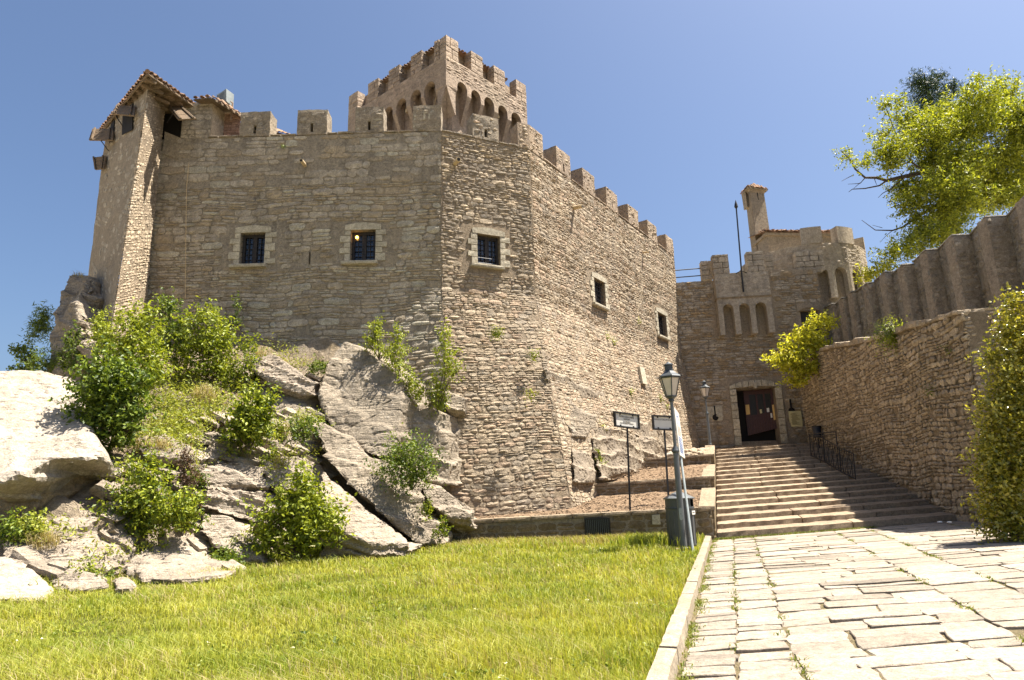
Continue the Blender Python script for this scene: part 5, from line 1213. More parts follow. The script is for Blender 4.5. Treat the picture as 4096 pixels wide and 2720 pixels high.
# ------------------------------------------------------------------ rocky hillside below the castle
def hill_top(x): return float(np.interp(x, [-20, -16.5, -14.2, -13, -6, -4.4, -3.2, -2.4, -1.9], [0.5, 2.0, 4.5, 6.6, 6.5, 5.6, 3.6, 1.7, .5]))
BN = Vector((.42, -.18, .88)).normalized()
def strata(p, period, amp):
    s_ = p.dot(BN) / period + .45 * mnoise.noise(p * .55) + .2 * mnoise.noise(p * 1.7)
    f = s_ - floor(s_); return amp * ((min(f / .85, 1.0)) ** 2 - (max(0, f - .85) / .15) - .4)
def hill0(x, y):
    e = edgeY(x); t = (y - e) / (21.2 - e)
    if t < 0: return -.5 + t * 2
    return hill_top(x) * min(1.2, t) ** 1.05 - .05
def hill_hit(x, y, y0=10.5):
    r = ray(x, y); Y = y0
    while Y < 22:
        k = Y / r.y
        if EYE + r.z * k < max(hill0(r.x * k, Y), .12 if Y < edgeY(r.x * k) else -9): return Y
        Y += .05
    return 21.0
vs = []; fs = []; NX, NY = 150, 110
for j in range(NY + 1):
    for i in range(NX + 1):
        x = -19 + 17.4 * i / NX; y = 10.5 + 11.2 * j / NY; z = hill0(x, y); p = Vector((x, y, z))
        if z > .0: z += strata(p, .55, .28) + .12 * mnoise.fractal(p * 1.3, 1, 2, 4)
        vs.append((x, y + (0 if z <= 0 else .2 * mnoise.noise(p * 1.1)), z))
n = NX + 1
M['hill'] = stone_mat('brown_rocky_slope', (0.40, 0.33, 0.25), (0.24, 0.18, 0.10), dark=(.10, .075, .045), lich=.3, stain=.6, bump=1.0, s=1.3, crack=.4, bdist=.05)
structure(MB().add(vs, [(j*n+i, j*n+i+1, (j+1)*n+i+1, (j+1)*n+i) for j in range(NY) for i in range(NX)]).build('hillside', M['hill']))
_rocks = []
M['rock_brown'] = stone_mat('ochre_shaded_limestone', (0.40, 0.30, 0.185), (0.30, 0.22, 0.13), dark=(.12, .09, .05), lich=.3, stain=.5, bump=.8, crack=.3, bdist=.05)  # ochre limestone, browned further: shade under the overhang put into the colour
def rock(label, pts, ext, mat, off=.3, vox=.075, amp=.07, st=(.45, .12), grow=0.0, freq=1.3, group=None):
    """a boulder: outline with its own distances, given a body of real thickness, then weathered"""
    F = []
    for q in pts:
        Y = q[2] if len(q) > 2 else hill_hit(q[0], q[1]) - off
        F.append(D(q[0], q[1], Y))
    ext = Vector(ext); c = sum(F, Vector()) / len(F); nrm = Vector()
    for a, b in zip(F, F[1:] + F[:1]): nrm += (a - c).cross(b - c)
    if nrm.dot(ext) > 0: F = F[::-1]
    bm = bmesh.new(); f = [bm.verts.new(p) for p in F]; b = [bm.verts.new(c + ext + (p - c) * (1 + grow)) for p in F]; n = len(F)
    bm.faces.new(f); bm.faces.new(b[::-1])
    for k in range(n): bm.faces.new((f[k], b[k], b[(k+1) % n], f[(k+1) % n]))
    bmesh.ops.triangulate(bm, faces=bm.faces[:]); bmesh.ops.recalc_face_normals(bm, faces=bm.faces[:])
    me = bpy.data.meshes.new('tmp'); bm.to_mesh(me); bm.free()
    o = bpy.data.objects.new('rock', me); col.objects.link(o); md = o.modifiers.new('r', 'REMESH'); md.mode = 'VOXEL'; md.voxel_size = vox
    _rocks.append((o, label, mat, amp, st, freq, group))
def finish_rocks():
    dg = bpy.context.evaluated_depsgraph_get()
    for o, label, mat, amp, st, freq, group in _rocks:
        me = bpy.data.meshes.new_from_object(o.evaluated_get(dg)); o.modifiers.clear(); old = o.data; o.data = me; bpy.data.meshes.remove(old)
        N = len(me.vertices); co = [v.co.copy() for v in me.vertices]; no = [v.normal.copy() for v in me.vertices]; out = []
        # smooth the voxel steps a little
        adj = [[] for _ in range(N)]
        for e in me.edges: adj[e.vertices[0]].append(e.vertices[1]); adj[e.vertices[1]].append(e.vertices[0])
        for _ in range(1): co = [(co[i] + sum((co[j] for j in adj[i]), Vector()) / max(1, len(adj[i]))) / 2 for i in range(N)]
        for i in range(N):
            p = co[i]; d = amp * .8 * (mnoise.fractal(p * freq * .7, 1.1, 2.1, 5)) + amp * .35 * (abs(mnoise.noise(p * freq * 2.3)) - .3)
            h = Vector((no[i].x, no[i].y, no[i].z * .35)); vd = mnoise.voronoi(p * (1.5 / max(.35, st[0])) * .8 + mnoise.noise_vector(p * 1.2) * .5)[0]; cr_k = vd[1] - vd[0]; d -= .035 * max(0, 1 - cr_k / .08); out.append(p + no[i] * d + h * strata(p, st[0], st[1] * 1.6))
        me.vertices.foreach_set('co', [c for v in out for c in v]); me.update()
        me.materials.clear(); me.materials.append(mat)
        a = me.attributes.new('tint', 'FLOAT', 'POINT'); a.data.foreach_set('value', [1.0] * N)
        tag(o, label, 'rock', group)
rock('huge white overhanging boulder at the left edge of the lawn', [(-60, 850, 15.6), (0, 856, 15.6), (90, 855, 16.2), (165, 862, 16.6), (185, 930, 15.4), (208, 1010, 14.0), (228, 1048, 13.6), (205, 1062, 13.5), (120, 1055, 13.2), (60, 1090, 12.6), (0, 1110, 12.3), (-60, 1120, 12.2)], (-.3, 2.4, -.75), M['rock_white'], amp=.09, vox=.08, st=(.55, .09))
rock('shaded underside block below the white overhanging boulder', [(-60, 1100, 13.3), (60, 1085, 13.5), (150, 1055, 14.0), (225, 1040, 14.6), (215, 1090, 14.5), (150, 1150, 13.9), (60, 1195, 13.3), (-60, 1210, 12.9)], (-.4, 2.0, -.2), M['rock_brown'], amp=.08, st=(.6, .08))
rock('tall grey rock pinnacle beside the foot of the corner turret', [(206, 632, 20.6), (162, 630, 20.6), (146, 648, 20.3), (122, 715, 19.8), (112, 770, 19.5), (106, 830, 19.2), (108, 900, 19), (180, 900, 18.4), (190, 830, 18.3), (185, 760, 18.5), (176, 715, 18.8), (180, 680, 19.2)], (.6, 2.2, -.3), M['rock_grey'], vox=.09, amp=.10, st=(.6, .06))
rock('stepped sunlit rock face between pinnacle and turret', [(176, 712, 18.9), (215, 725, 19.6), (232, 690, 19.8), (215, 640, 20.4), (182, 680, 19.3)], (.4, 1.6, -.6), M['rock_grey'], amp=.08, st=(.35, .12))
rock('pale stepped ledges under the turret corner', [(177, 714, 18.8), (212, 722, 19.4), (222, 742, 19.2), (215, 775, 18.8), (255, 800, 18.0), (300, 830, 17.4), (240, 850, 17.0), (195, 850, 17.4), (186, 780, 18.2)], (.3, 1.5, -.8), M['rock'], amp=.09, st=(.4, .18))
# the great tilted slab and its neighbours, in the castle's shade
rock('great tilted grey slab with white lichen patches under the castle corner', [(735, 872, 18.9), (762, 822, 19.4), (792, 788, 19.8), (832, 800, 19.8), (930, 878, 19.2), (937, 925, 19.0), (915, 1010, 18.3), (892, 1056, 17.95), (850, 1050, 18.0), (762, 990, 18.5), (733, 930, 18.7)], (.5, 1.6, .1), M['rock_grey'], amp=.06, st=(.9, .05), vox=.07)
rock('dark upright rock block against the castle corner', [(932, 955, 19.3), (985, 940, 19.6), (1033, 955, 19.75), (1037, 1120, 19.4), (1000, 1118, 19.2), (925, 1075, 18.9), (915, 1020, 18.9)], (.3, 1.3, .0), M['rock_grey'], amp=.06, st=(.7, .06))
rock('small bright-topped rock stub beside the castle corner base', [(1020, 890, 20.2), (1055, 905, 20.3), (1075, 915, 20.4), (1070, 945, 20.2), (1030, 945, 19.9)], (0, .7, -.2), M['rock_grey'], amp=.04, st=(.4, .04), vox=.06)
rock('layered ledge of split strata under the grey wall', [(572, 842, 19.0), (600, 815, 19.6), (628, 818, 19.6), (678, 850, 19.4), (722, 875, 19.2), (726, 900, 18.9), (702, 914, 18.7), (640, 892, 18.6), (592, 868, 18.7)], (.2, 1.6, -.3), M['rock'], amp=.07, st=(.22, .13), vox=.06)
rock('smooth shaded bed below the layered ledge', [(585, 872, 19.2), (640, 897, 19.1), (705, 920, 19.0), (725, 962, 18.6), (735, 1000, 18.2), (680, 975, 18.3), (600, 930, 18.6)], (.2, 1.4, -.6), M['rock_grey'], amp=.05, st=(.6, .08))
rock('long dark slab slanting down to the low wall', [(715, 975, 17.9), (750, 972, 18.2), (800, 1005, 18.1), (850, 1052, 17.9), (905, 1062, 18.0), (965, 1105, 18.2), (972, 1165, 17.9), (965, 1212, 17.6), (1010, 1252, 17.6), (960, 1258, 17.2), (880, 1185, 16.9), (800, 1118, 17.0), (745, 1050, 17.3)], (.4, 1.5, -.3), M['rock_grey'], amp=.09, st=(.6, .10))
rock('long pale slab low on the slope, half in shadow', [(742, 1075, 16.9), (790, 1130, 16.9), (850, 1178, 16.8), (940, 1240, 16.7), (945, 1258, 16.2), (850, 1252, 15.5), (770, 1222, 15.3), (745, 1165, 15.6), (730, 1110, 16.1)], (.2, .9, -1.0), M['rock'], amp=.06, st=(.5, .08))
rock('dark upright foot under the long pale slab', [(742, 1222, 15.6), (850, 1250, 15.75), (945, 1262, 16.4), (940, 1285, 16.4), (850, 1285, 15.7), (735, 1290, 15.5)], (.2, 1.0, 0), M['rock'], amp=.08, st=(.3, .1))
rock('sunlit split boulder at the left end of the low wall', [(978, 1110, 18.4), (1010, 1120, 18.6), (1082, 1165, 18.8), (1084, 1198, 18.6), (1035, 1196, 18.3), (990, 1160, 18.0), (972, 1135, 18.1)], (.2, 1.1, -.5), M['rock'], amp=.05, st=(.35, .07), vox=.06)
rock('lower leaning slab in front of the end of the low wall', [(965, 1168, 18.0), (1000, 1190, 18.1), (1025, 1215, 18.1), (1020, 1255, 17.9), (985, 1262, 17.6), (968, 1230, 17.6)], (.2, .9, -.3), M['rock'], amp=.05, st=(.35, .06), vox=.06)
# stacked beds in the middle
rock('upper sunlit bed in the middle of the slope', [(600, 962), (660, 955), (735, 985), (745, 1010), (715, 1045), (640, 1040), (605, 1010)], (.2, .8, -.8), M['rock'], off=.45, st=(.3, .10))
rock('broad bright bed above the elder bush', [(610, 1050), (660, 1045), (735, 1065), (772, 1110), (778, 1135), (700, 1135), (640, 1120), (600, 1090)], (.2, .8, -.7), M['rock'], off=.55, st=(.3, .10))
rock('tilted block under the round-leaved bush', [(470, 990), (520, 975), (556, 1020), (560, 1050), (520, 1062), (475, 1035)], (.2, .9, -.8), M['rock'], off=.45, st=(.35, .09))
rock('wide pale bed right of the dead vine', [(456, 1080), (500, 1065), (560, 1062), (606, 1075), (612, 1118), (540, 1120), (462, 1112)], (.2, .9, -.7), M['rock'], off=.6, st=(.3, .12))
rock('thin split beds right of the dead vine', [(460, 1122), (540, 1130), (612, 1128), (610, 1160), (600, 1195), (520, 1180), (458, 1160)], (.2, .9, -.5), M['rock'], off=.55, st=(.18, .14), vox=.06)
rock('smooth tilted block at the foot of the split beds', [(462, 1182), (520, 1185), (560, 1215), (600, 1250), (606, 1296), (560, 1285), (500, 1260), (458, 1225)], (.2, .9, -.6), M['rock'], off=.65, st=(.5, .08))
rock('shaded rock wall behind the pointed young shrub', [(215, 1090, 15.0), (270, 1050, 15.4), (350, 1035, 15.6), (410, 1042, 15.7), (425, 1100, 15.5), (408, 1190, 15.2), (330, 1205, 15.0), (222, 1175, 14.7)], (.2, 1.4, .1), M['rock'], off=.3, st=(.5, .08))
rock('brown boulder under the leafy overhang', [(300, 1010), (380, 1000), (440, 1030), (450, 1060), (410, 1062), (330, 1050)], (.2, 1.0, -.4), M['rock_grey'], off=.6, st=(.5, .06))
# low slabs along the lawn edge
rock('cracked flat slab at the left of the lawn edge', [(82, 1278), (120, 1215), (180, 1200), (262, 1212), (325, 1258), (302, 1288), (215, 1312), (130, 1305)], (.1, .5, -1.0), M['rock'], off=.38, amp=.05, st=(.3, .08))
rock('broad angular slab at the middle of the lawn edge', [(282, 1308), (330, 1262), (385, 1228), (440, 1236), (500, 1282), (572, 1306), (510, 1326), (420, 1336), (330, 1334)], (.1, .5, -1.0), M['rock'], off=.38, amp=.05, st=(.4, .06))
rock('pure white slab at the bottom left corner of the rocks', [(-40, 1275), (30, 1278), (70, 1300), (122, 1352), (100, 1374), (30, 1382), (-40, 1380)], (.0, .5, -.8), M['rock_white'], off=.35, amp=.04, st=(.4, .05))
rock('low grey stone between the two lawn-edge slabs', [(100, 1312), (160, 1305), (230, 1322), (250, 1345), (180, 1356), (125, 1345)], (.0, .4, -.6), M['rock'], off=.38, amp=.04, st=(.3, .05), vox=.06)
rock('small rounded stone sunk in the lawn edge grass', [(262, 1336), (290, 1330), (308, 1342), (300, 1356), (270, 1358)], (.0, .35, -.4), M['rock'], off=.38, amp=.03, st=(.3, .03), vox=.05)
rock('sandy bank with a dark ledge below the overhang', [(0, 1225), (60, 1205), (150, 1190), (230, 1190), (200, 1215), (120, 1250), (60, 1300), (0, 1290)], (.0, .5, -.8), M['rock'], off=.38, amp=.07, st=(.3, .08))
# bedrock showing through the foot of the sunlit flank
def onC(x, y, o):
    u, z = FC.px(x, y)
    lo, hi = None, None
    r = ray(x, y); Y = 18.0
    while Y < 38:    # march to the flared wall
        k = Y / r.y; p = Vector((r.x * k, Y, EYE + r.z * k))
        best = FC.pt(min(max((Vector((p.x, p.y)) - FC.p0).dot(FC.d), 0), FC.L), p.z)
        if (p - best).dot(FC.n3) < 0: break
        Y += .05
    return (x, y, Y - o * .62 + .16)
rock('long slanting rib of bedrock bulging from the sunlit flank', [onC(*q) for q in ((1252, 842, .35), (1278, 845, .4), (1322, 868, .4), (1372, 893, .35), (1378, 922, .25), (1335, 918, .35), (1290, 900, .35), (1260, 880, .35))], (.2, 1.2, -.2), M['wall_tan2'], amp=.06, st=(.5, .06))
rock('smooth dark bedrock hollow behind the masonry edge', [onC(*q) for q in ((1280, 905, .1), (1335, 925, .2), (1372, 945, .25), (1375, 980, .3), (1350, 1008, .5), (1318, 1010, .5), (1300, 960, .2))], (.3, 1.2, 0), M['rock_grey'], amp=.04, st=(.8, .04))
rock('square bedrock shoulder at the end of the middle terrace wall', [onC(*q) for q in ((1316, 1030, .5), (1345, 1035, .6), (1372, 1065, .7), (1372, 1115, 1.0), (1322, 1115, .9))], (.2, 1.5, 0), M['wall_tan2'], amp=.06, st=(.5, .05))
rock('broken bedrock slope behind the left sign post', [onC(*q) for q in ((1360, 985, .3), (1420, 985, .5), (1500, 1010, .6), (1545, 1030, .7), (1540, 1060, 1.2), (1470, 1085, 1.5), (1385, 1105, 1.3), (1370, 1050, .7))], (.4, 1.6, -.2), M['wall_tan2'], amp=.10, st=(.4, .10))
rock('long bedrock slab behind the right sign post', [onC(*q) for q in ((1400, 940, .2), (1450, 945, .35), (1520, 985, .4), (1560, 1015, .4), (1560, 1040, .6), (1500, 1020, .5), (1430, 985, .4))], (.3, 1.4, -.1), M['wall_tan2'], amp=.07, st=(.5, .08))
finish_rocks()

# fractured ledges: thin plates of the same beds breaking out of the slope
led = MB(); rl2 = random.Random(77)
for (x0, x1, y0, y1, n_, lo, hi) in ((440, 770, 945, 1270, 150, .25, .8), (60, 560, 1195, 1320, 34, .2, .7), (180, 260, 720, 850, 24, .2, .5), (560, 740, 830, 1000, 30, .2, .6), (880, 1020, 1120, 1250, 26, .15, .45), (230, 440, 1010, 1200, 40, .2, .6)):
    for _ in range(n_):
        x, y = rl2.uniform(x0, x1), rl2.uniform(y0, y1); Y = hill_hit(x, y) - rl2.uniform(.0, .35); c = D(x, y, Y); l = rl2.uniform(lo, hi); th_ = l * rl2.uniform(.14, .34); dp = l * rl2.uniform(.5, .9)
        a = radians(rl2.uniform(18, 36)); yaw = rl2.uniform(-.35, .35); ex = Vector((cos(a) * cos(yaw), sin(yaw) * cos(a), -sin(a))); ez = (BN + Vector((rl2.uniform(-.1, .1), rl2.uniform(-.1, .1), 0))).normalized(); ez = (ez - ex * ez.dot(ex)).normalized(); ey = ez.cross(ex)
        j = lambda: rl2.uniform(.75, 1.15)
        q8 = [c + ex * l * sx * j() * .5 + ey * dp * sy * j() * .5 + ez * th_ * sz * .5 for sz in (-1, 1) for (sx, sy) in ((-1, -1), (1, -1), (1, 1), (-1, 1))]
        led.hexa(q8, (5, 4, 2), .035 * min(1, l * 1.6), 4.5, .012, rl2.uniform(.8, 1.2), seed=rl2.uniform(0, 50))
led.build('fractured_ledges', M['rock'], None, 'stuff')
# ------------------------------------------------------------------ leaves, grass, plants
RN = np.random.default_rng(3)
def leaf_mesh(name, C, size, aspect, up, seed, tlo=0.0, thi=1.0, outward=None):
    """folded leaf blades at the points C"""
    R = np.random.default_rng(seed); N = len(C)
    nrm = R.normal(size=(N, 3)); nrm[:, 2] += up
    if outward is not None: nrm += outward
    nrm /= np.linalg.norm(nrm, axis=1, keepdims=True)
    t = R.normal(size=(N, 3)); t -= nrm * (t * nrm).sum(1, keepdims=True); t /= np.linalg.norm(t, axis=1, keepdims=True)
    b = np.cross(nrm, t); L = size * R.uniform(.6, 1.25, size=(N, 1)); W = L * aspect
    V = np.empty((N, 4, 3)); V[:, 0] = C - t * L * .5; V[:, 1] = C + b * W * .5 + nrm * W * .22; V[:, 2] = C + t * L * .5; V[:, 3] = C - b * W * .5 + nrm * W * .22
    idx = np.arange(N)[:, None] * 4
    F = np.concatenate([idx + np.array([0, 1, 2]), idx + np.array([0, 2, 3])])
    T = np.repeat(R.uniform(tlo, thi, size=N) ** 1.25, 4)
    return np_mesh(name, V.reshape(-1, 3), F, T)
def cloud(blobs, n, seed, clump=14, sig=.16, shell=.55):
    """points in clumps spread through ellipsoids; blobs = (centre, (rx, ry, rz))"""
    R = np.random.default_rng(seed); vol = np.array([b[1][0] * b[1][2] for b in blobs]); k = R.choice(len(blobs), size=max(1, n // clump), p=vol / vol.sum())
    d = R.normal(size=(len(k), 3)); d /= np.linalg.norm(d, axis=1, keepdims=True); r = R.uniform(0, 1, size=(len(k), 1)) ** shell * np.where(R.uniform(0, 1, size=(len(k), 1)) < .12, 1.3, 1.0)
    c = np.array([b[0] for b in blobs])[k]; rad = np.array([b[1] for b in blobs])[k]
    P = c + d * r * rad; s = R.uniform(.5, 1.3, size=(len(k), 1)) * sig
    tw = d * .55 + np.array([0, 0, .45]) + R.normal(size=(len(k), 3)) * .5; tw /= np.linalg.norm(tw, axis=1, keepdims=True)
    tt_ = R.uniform(-.2, 1, size=(len(k) * clump, 1))
    pts = np.repeat(P, clump, axis=0) + np.repeat(tw * s * 3.0, clump, axis=0) * tt_ + R.normal(size=(len(k) * clump, 3)) * np.repeat(s, clump, axis=0) * (.55 - .25 * tt_)
    out = np.repeat(d, clump, axis=0); return pts, out, P
def plant(label, cat, blobs, Y, n, size, mat, seed, name='shrub', aspect=.5, depth=.8, base=None, stems=5, sig=.15, clump=14, group=None, up=.6, tlo=0, thi=1, stem_r=.018, barkm='bark', outw=.5, extra=None):
    """blobs (x, y, rx, ry) in survey pixels at distance Y (or Y given per blob as fifth item)"""
    B = []
    for q in blobs:
        yy = q[4] if len(q) > 4 else Y; s_ = yy * K / FPX * .94; B.append((D(q[0], q[1], yy), (q[2] * s_, min(q[2], q[3] * 1.3) * s_ * depth, q[3] * s_)))
    bs = D(*base, Y) if base is not None and len(base) == 2 else (D(*base) if base is not None else min((b[0] - Vector((0, 0, b[1][2])) for b in B), key=lambda v: v.z))
    t = thing(name, label, cat, bs, group)
    pts, out, P = cloud(B, int(n * .86), seed, clump, sig)
    link('foliage', leaf_mesh('foliage', pts, size, aspect, up, seed, tlo, thi, out * outw), M[mat], t)
    r = random.Random(seed); m = MB()
    for k in range(stems):
        tgt = Vector(P[r.randrange(len(P))]); md = bs.lerp(tgt, .5) + Vector((r.uniform(-.1, .1), r.uniform(-.1, .1), r.uniform(0, .15)))
        m.tube([bs, md, tgt], [stem_r, stem_r * .7, stem_r * .3], 5)
    if stems: m.build('stems', M[barkm], t)
    if extra: extra(t, P)
    return t
hh = lambda x, y, o=.5: hill_hit(x, y) - o
plant('large dark leafy shrub overhanging the white boulder', 'shrub', [(245, 870, 65, 60), (230, 940, 60, 60), (290, 900, 50, 60), (260, 1000, 45, 45), (195, 985, 28, 22), (300, 960, 40, 50), (245, 1045, 25, 25)], 14.9, 8200, .125, 'leaf_dark', 101, base=(290, 1000), stems=8, thi=1.0)
plant('bright green shrub at the foot of the turret', 'shrub', [(300, 785, 65, 50), (270, 830, 50, 40), (340, 830, 45, 45), (330, 740, 45, 30), (360, 870, 40, 30)], 17.0, 6000, .11, 'leaf', 102, base=(310, 870), stems=7, tlo=.2)
plant('narrow pale cone-shaped bush against the pinnacle', 'bush', [(232, 740, 12, 28), (235, 770, 20, 24), (242, 790, 22, 14)], 17.9, 1500, .075, 'leaf', 103, base=(240, 800), sig=.1, tlo=.4)
plant('ash shrub with glossy leaflets against the grey wall', 'shrub', [(470, 745, 45, 35), (505, 790, 40, 45), (455, 800, 40, 40), (500, 850, 40, 35), (445, 860, 40, 25)], 18.9, 5200, .12, 'leaf', 104, base=(478, 870), stems=8, tlo=.15)
plant('tall thin shrub left of the ash against the grey wall', 'shrub', [(400, 760, 35, 35), (375, 800, 35, 40), (392, 715, 18, 25), (425, 820, 30, 40), (378, 695, 8, 12)], 19.2, 3200, .11, 'leaf_dark', 105, base=(410, 850), stems=7)
plant('small shrub at the left end of the layered ledge', 'shrub', [(572, 800, 14, 18), (570, 840, 25, 25), (545, 870, 30, 30)], 18.7, 1700, .10, 'leaf', 106, base=(560, 890), stems=5)
plant('round-leaved bush on the tilted block in mid-slope', 'bush', [(575, 950, 50, 40), (590, 990, 40, 40), (550, 1000, 35, 35), (610, 930, 30, 20)], 16.7, 3800, .12, 'leaf', 107, base=(575, 1035), stems=6)
plant('pointed young shrub low at the left, in front of the shaded rock', 'shrub', [(330, 1150, 60, 45), (290, 1180, 55, 35), (380, 1180, 50, 35), (345, 1100, 30, 35), (305, 1095, 15, 30), (350, 1070, 8, 22), (330, 1215, 60, 25), (430, 1170, 20, 30)], 13.9, 6200, .095, 'leaf', 108, base=(335, 1240), stems=9)
ELD = [(690, 1165, 45, 55), (640, 1200, 45, 45), (740, 1195, 45, 45), (770, 1215, 30, 20), (690, 1240, 55, 35), (625, 1250, 40, 40), (700, 1110, 20, 22)]
def umbels(t, P):
    r = random.Random(5)
    for (x, y) in ((792, 1137), (780, 1210), (748, 1225), (655, 1140), (640, 1240), (665, 1105), (722, 1260)):
        c = D(x, y, 14.4); m = MB()
        for _ in range(40):
            a = r.uniform(0, 6.28); q = r.uniform(0, .09); p = c + Vector((cos(a) * q, sin(a) * q, r.uniform(0, .02))); m.add([p + Vector((.012, 0, 0)), p + Vector((0, .012, .004)), p + Vector((-.012, 0, 0)), p + Vector((0, -.012, .004))], [(0, 1, 2, 3)], r.uniform(.4, 1))
        m.build('flower_umbel', M['flower'], t)
plant('elder bush with flat cream flower heads near the lawn edge', 'bush', ELD, 15.0, 6400, .115, 'leaf', 109, base=(690, 1290), stems=9, tlo=.2, extra=umbels)
plant('rounded dark shrub in front of the castle corner', 'shrub', [(940, 1050, 50, 38), (975, 1075, 35, 35), (905, 1080, 35, 30), (950, 1105, 45, 25)], 17.3, 4400, .085, 'leaf_dark', 110, base=(950, 1130), stems=7)
plant('left one of the twin saplings behind the great slab', 'sapling', [(868, 758, 12, 28), (858, 790, 25, 25), (880, 812, 28, 16)], 19.6, 1500, .085, 'leaf', 111, name='sapling', base=(875, 830), tlo=.3, sig=.1)
plant('right one of the twin saplings behind the great slab', 'sapling', [(915, 780, 14, 25), (910, 810, 26, 25), (918, 845, 26, 25), (945, 880, 22, 22), (960, 910, 22, 22)], 19.3, 2600, .085, 'leaf', 112, name='sapling', base=(920, 880), tlo=.3, sig=.1)
plant('tall airy sapling on the castle corner edge', 'sapling', [(1028, 775, 14, 25), (1025, 815, 24, 28), (1040, 850, 22, 28), (1010, 885, 24, 30), (1000, 920, 22, 30), (1020, 935, 14, 20)], 19.5, 2900, .085, 'leaf', 113, name='sapling', base=(1008, 950), tlo=.25, sig=.1)
plant('feathery low herb in mid-slope left of the great slab', 'herb', [(700, 965, 32, 18), (690, 990, 22, 18)], 16.9, 1500, .07, 'herb', 114, name='herb_clump', base=(695, 1005), stems=3, sig=.1, aspect=.3)
plant('dim leafy plant below the feathery herb', 'herb', [(690, 1000, 25, 22), (715, 985, 15, 15)], 16.6, 1000, .085, 'leaf_dark', 115, name='herb_clump', base=(695, 1025), stems=3, sig=.1)
plant('dark grassy clump hanging on the cliff left of the pinnacle', 'grass clump', [(98, 735, 16, 28), (90, 765, 20, 24)], 20.6, 2000, .16, 'leaf_dark', 116, name='grass_clump', base=(92, 790), stems=0, sig=.12, aspect=.15)
plant('wind-blown small shrub against the sky at the far left', 'shrub', [(45, 808, 15, 12), (65, 825, 20, 16), (60, 845, 25, 15)], 20.3, 1100, .11, 'leaf_dark', 117, base=(75, 860), stems=6, sig=.12)
plant('grassy clump under the wind-blown shrub', 'grass clump', [(100, 840, 30, 25), (125, 850, 30, 15), (75, 852, 25, 12)], 19.0, 1500, .14, 'leaf_dark', 118, name='grass_clump', base=(100, 865), stems=0, aspect=.2)
for k, (bl, Y, lab) in enumerate((([(160, 790, 8, 35), (150, 830, 14, 25)], 18.1, 'ivy runner on the left face of the pinnacle'), ([(175, 780, 8, 35), (170, 820, 14, 25), (165, 848, 18, 12)], 17.9, 'thicker ivy runner near the pinnacle edge'), ([(546, 705, 6, 28), (545, 740, 8, 20), (520, 760, 12, 30)], 21.05, 'thin ivy streak climbing the grey wall'), ([(985, 1180, 10, 22), (1020, 1215, 14, 22), (1015, 1235, 18, 14)], 17.5, 'leafy weeds at the left end of the low wall'), ([(1376, 1050, 7, 14), (1380, 1075, 7, 20)], 23.2, 'ivy patch on the bedrock behind the left sign post'))):
    plant(lab, 'ivy', bl, Y, 900, .075, 'leaf_dark' if k < 3 else 'leaf', 120 + k, name='ivy', stems=2, depth=.25, sig=.07, stem_r=.008)
for k, (x, y, w, h, lab) in enumerate(((60, 1215, 45, 25, 'leafy weeds under the edge of the overhanging boulder'), (25, 1235, 35, 20, 'dark weeds at the far left below the overhang'), (85, 1235, 20, 25, 'pale flowering weeds beside the sandy bank'), (190, 1330, 55, 16, 'low weeds along the lawn edge before the cracked slab'), (520, 1285, 25, 14, 'small weeds at the foot of the split beds'), (560, 1262, 20, 12, 'sparse weeds on the right of the smooth tilted block'), (860, 1255, 60, 12, 'tall weeds along the foot of the long pale slab'), (520, 1300, 30, 12, 'bright weeds at the right tip of the broad angular slab'), (640, 1000, 12, 25, 'straggling weeds between the upper beds'), (625, 1075, 18, 40, 'yellow weeds left of the elder bush'), (455, 1120, 20, 40, 'green weeds right of the pointed young shrub'), (735, 850, 24, 16, 'shaded herbs above the great tilted slab'), (735, 990, 14, 20, 'dark ferny herbs in the cleft left of the great slab'), (1000, 1235, 14, 20, 'weeds between leaning slab and low wall'))):
    plant(lab, 'weeds', [(x, y, w, h)], hh(x, y + 6, .35), 900, .075, ('leaf', 'leaf_dark', 'herb')[k % 3] if k != 11 else 'leaf_dark', 140 + k, name='weed_patch', stems=2, sig=.1, stem_r=.008)
plant('hanging dead vine in the dark cleft of the rocks', 'vine', [(432, 1060, 18, 25), (428, 1100, 20, 30), (432, 1145, 18, 30), (440, 1180, 12, 20)], 14.9, 2400, .06, 'vine', 160, name='dead_vine', stems=4, sig=.08, stem_r=.01)
plant('fresh fern at the foot of the dead vine', 'fern', [(445, 1180, 22, 30), (425, 1205, 25, 20)], 14.2, 1200, .085, 'leaf', 161, name='fern', stems=3, sig=.1)
# meadow plants over the middle of the slope: nobody could count them
R = np.random.default_rng(9); pts = []
for (x, y, rx, ry, n, o) in ((400, 930, 85, 60, 3600, .35), (430, 985, 60, 40, 1500, .35), (330, 1000, 60, 40, 1300, .5), (480, 920, 40, 35, 900, .3), (520, 890, 40, 20, 500, .3), (400, 1020, 60, 25, 800, .5), (640, 830, 25, 10, 250, .2), (620, 1005, 60, 18, 350, .6), (640, 1085, 25, 45, 450, .7), (560, 1290, 80, 10, 500, .4), (300, 1268, 110, 14, 450, .5), (120, 1222, 80, 18, 350, .5), (450, 1060, 25, 40, 350, .6), (700, 1050, 50, 14, 250, .7), (540, 1040, 40, 25, 350, .6), (380, 870, 70, 30, 900, .4), (560, 880, 40, 20, 350, .4), (270, 1075, 40, 20, 250, .6), (640, 806, 60, 8, 260, .15), (690, 838, 35, 12, 220, .2), (500, 940, 40, 30, 450, .4)):
    for _ in range(int(n / 12)):
        a, q = R.uniform(0, 6.28), R.uniform(0, 1) ** .6; px, py = x + rx * q * cos(a), y + ry * q * sin(a); c = D(px, py, hill_hit(px, py) - o * R.uniform(.2, 1.2))
        pts.append(np.array(c) + R.normal(size=(12, 3)) * .12)
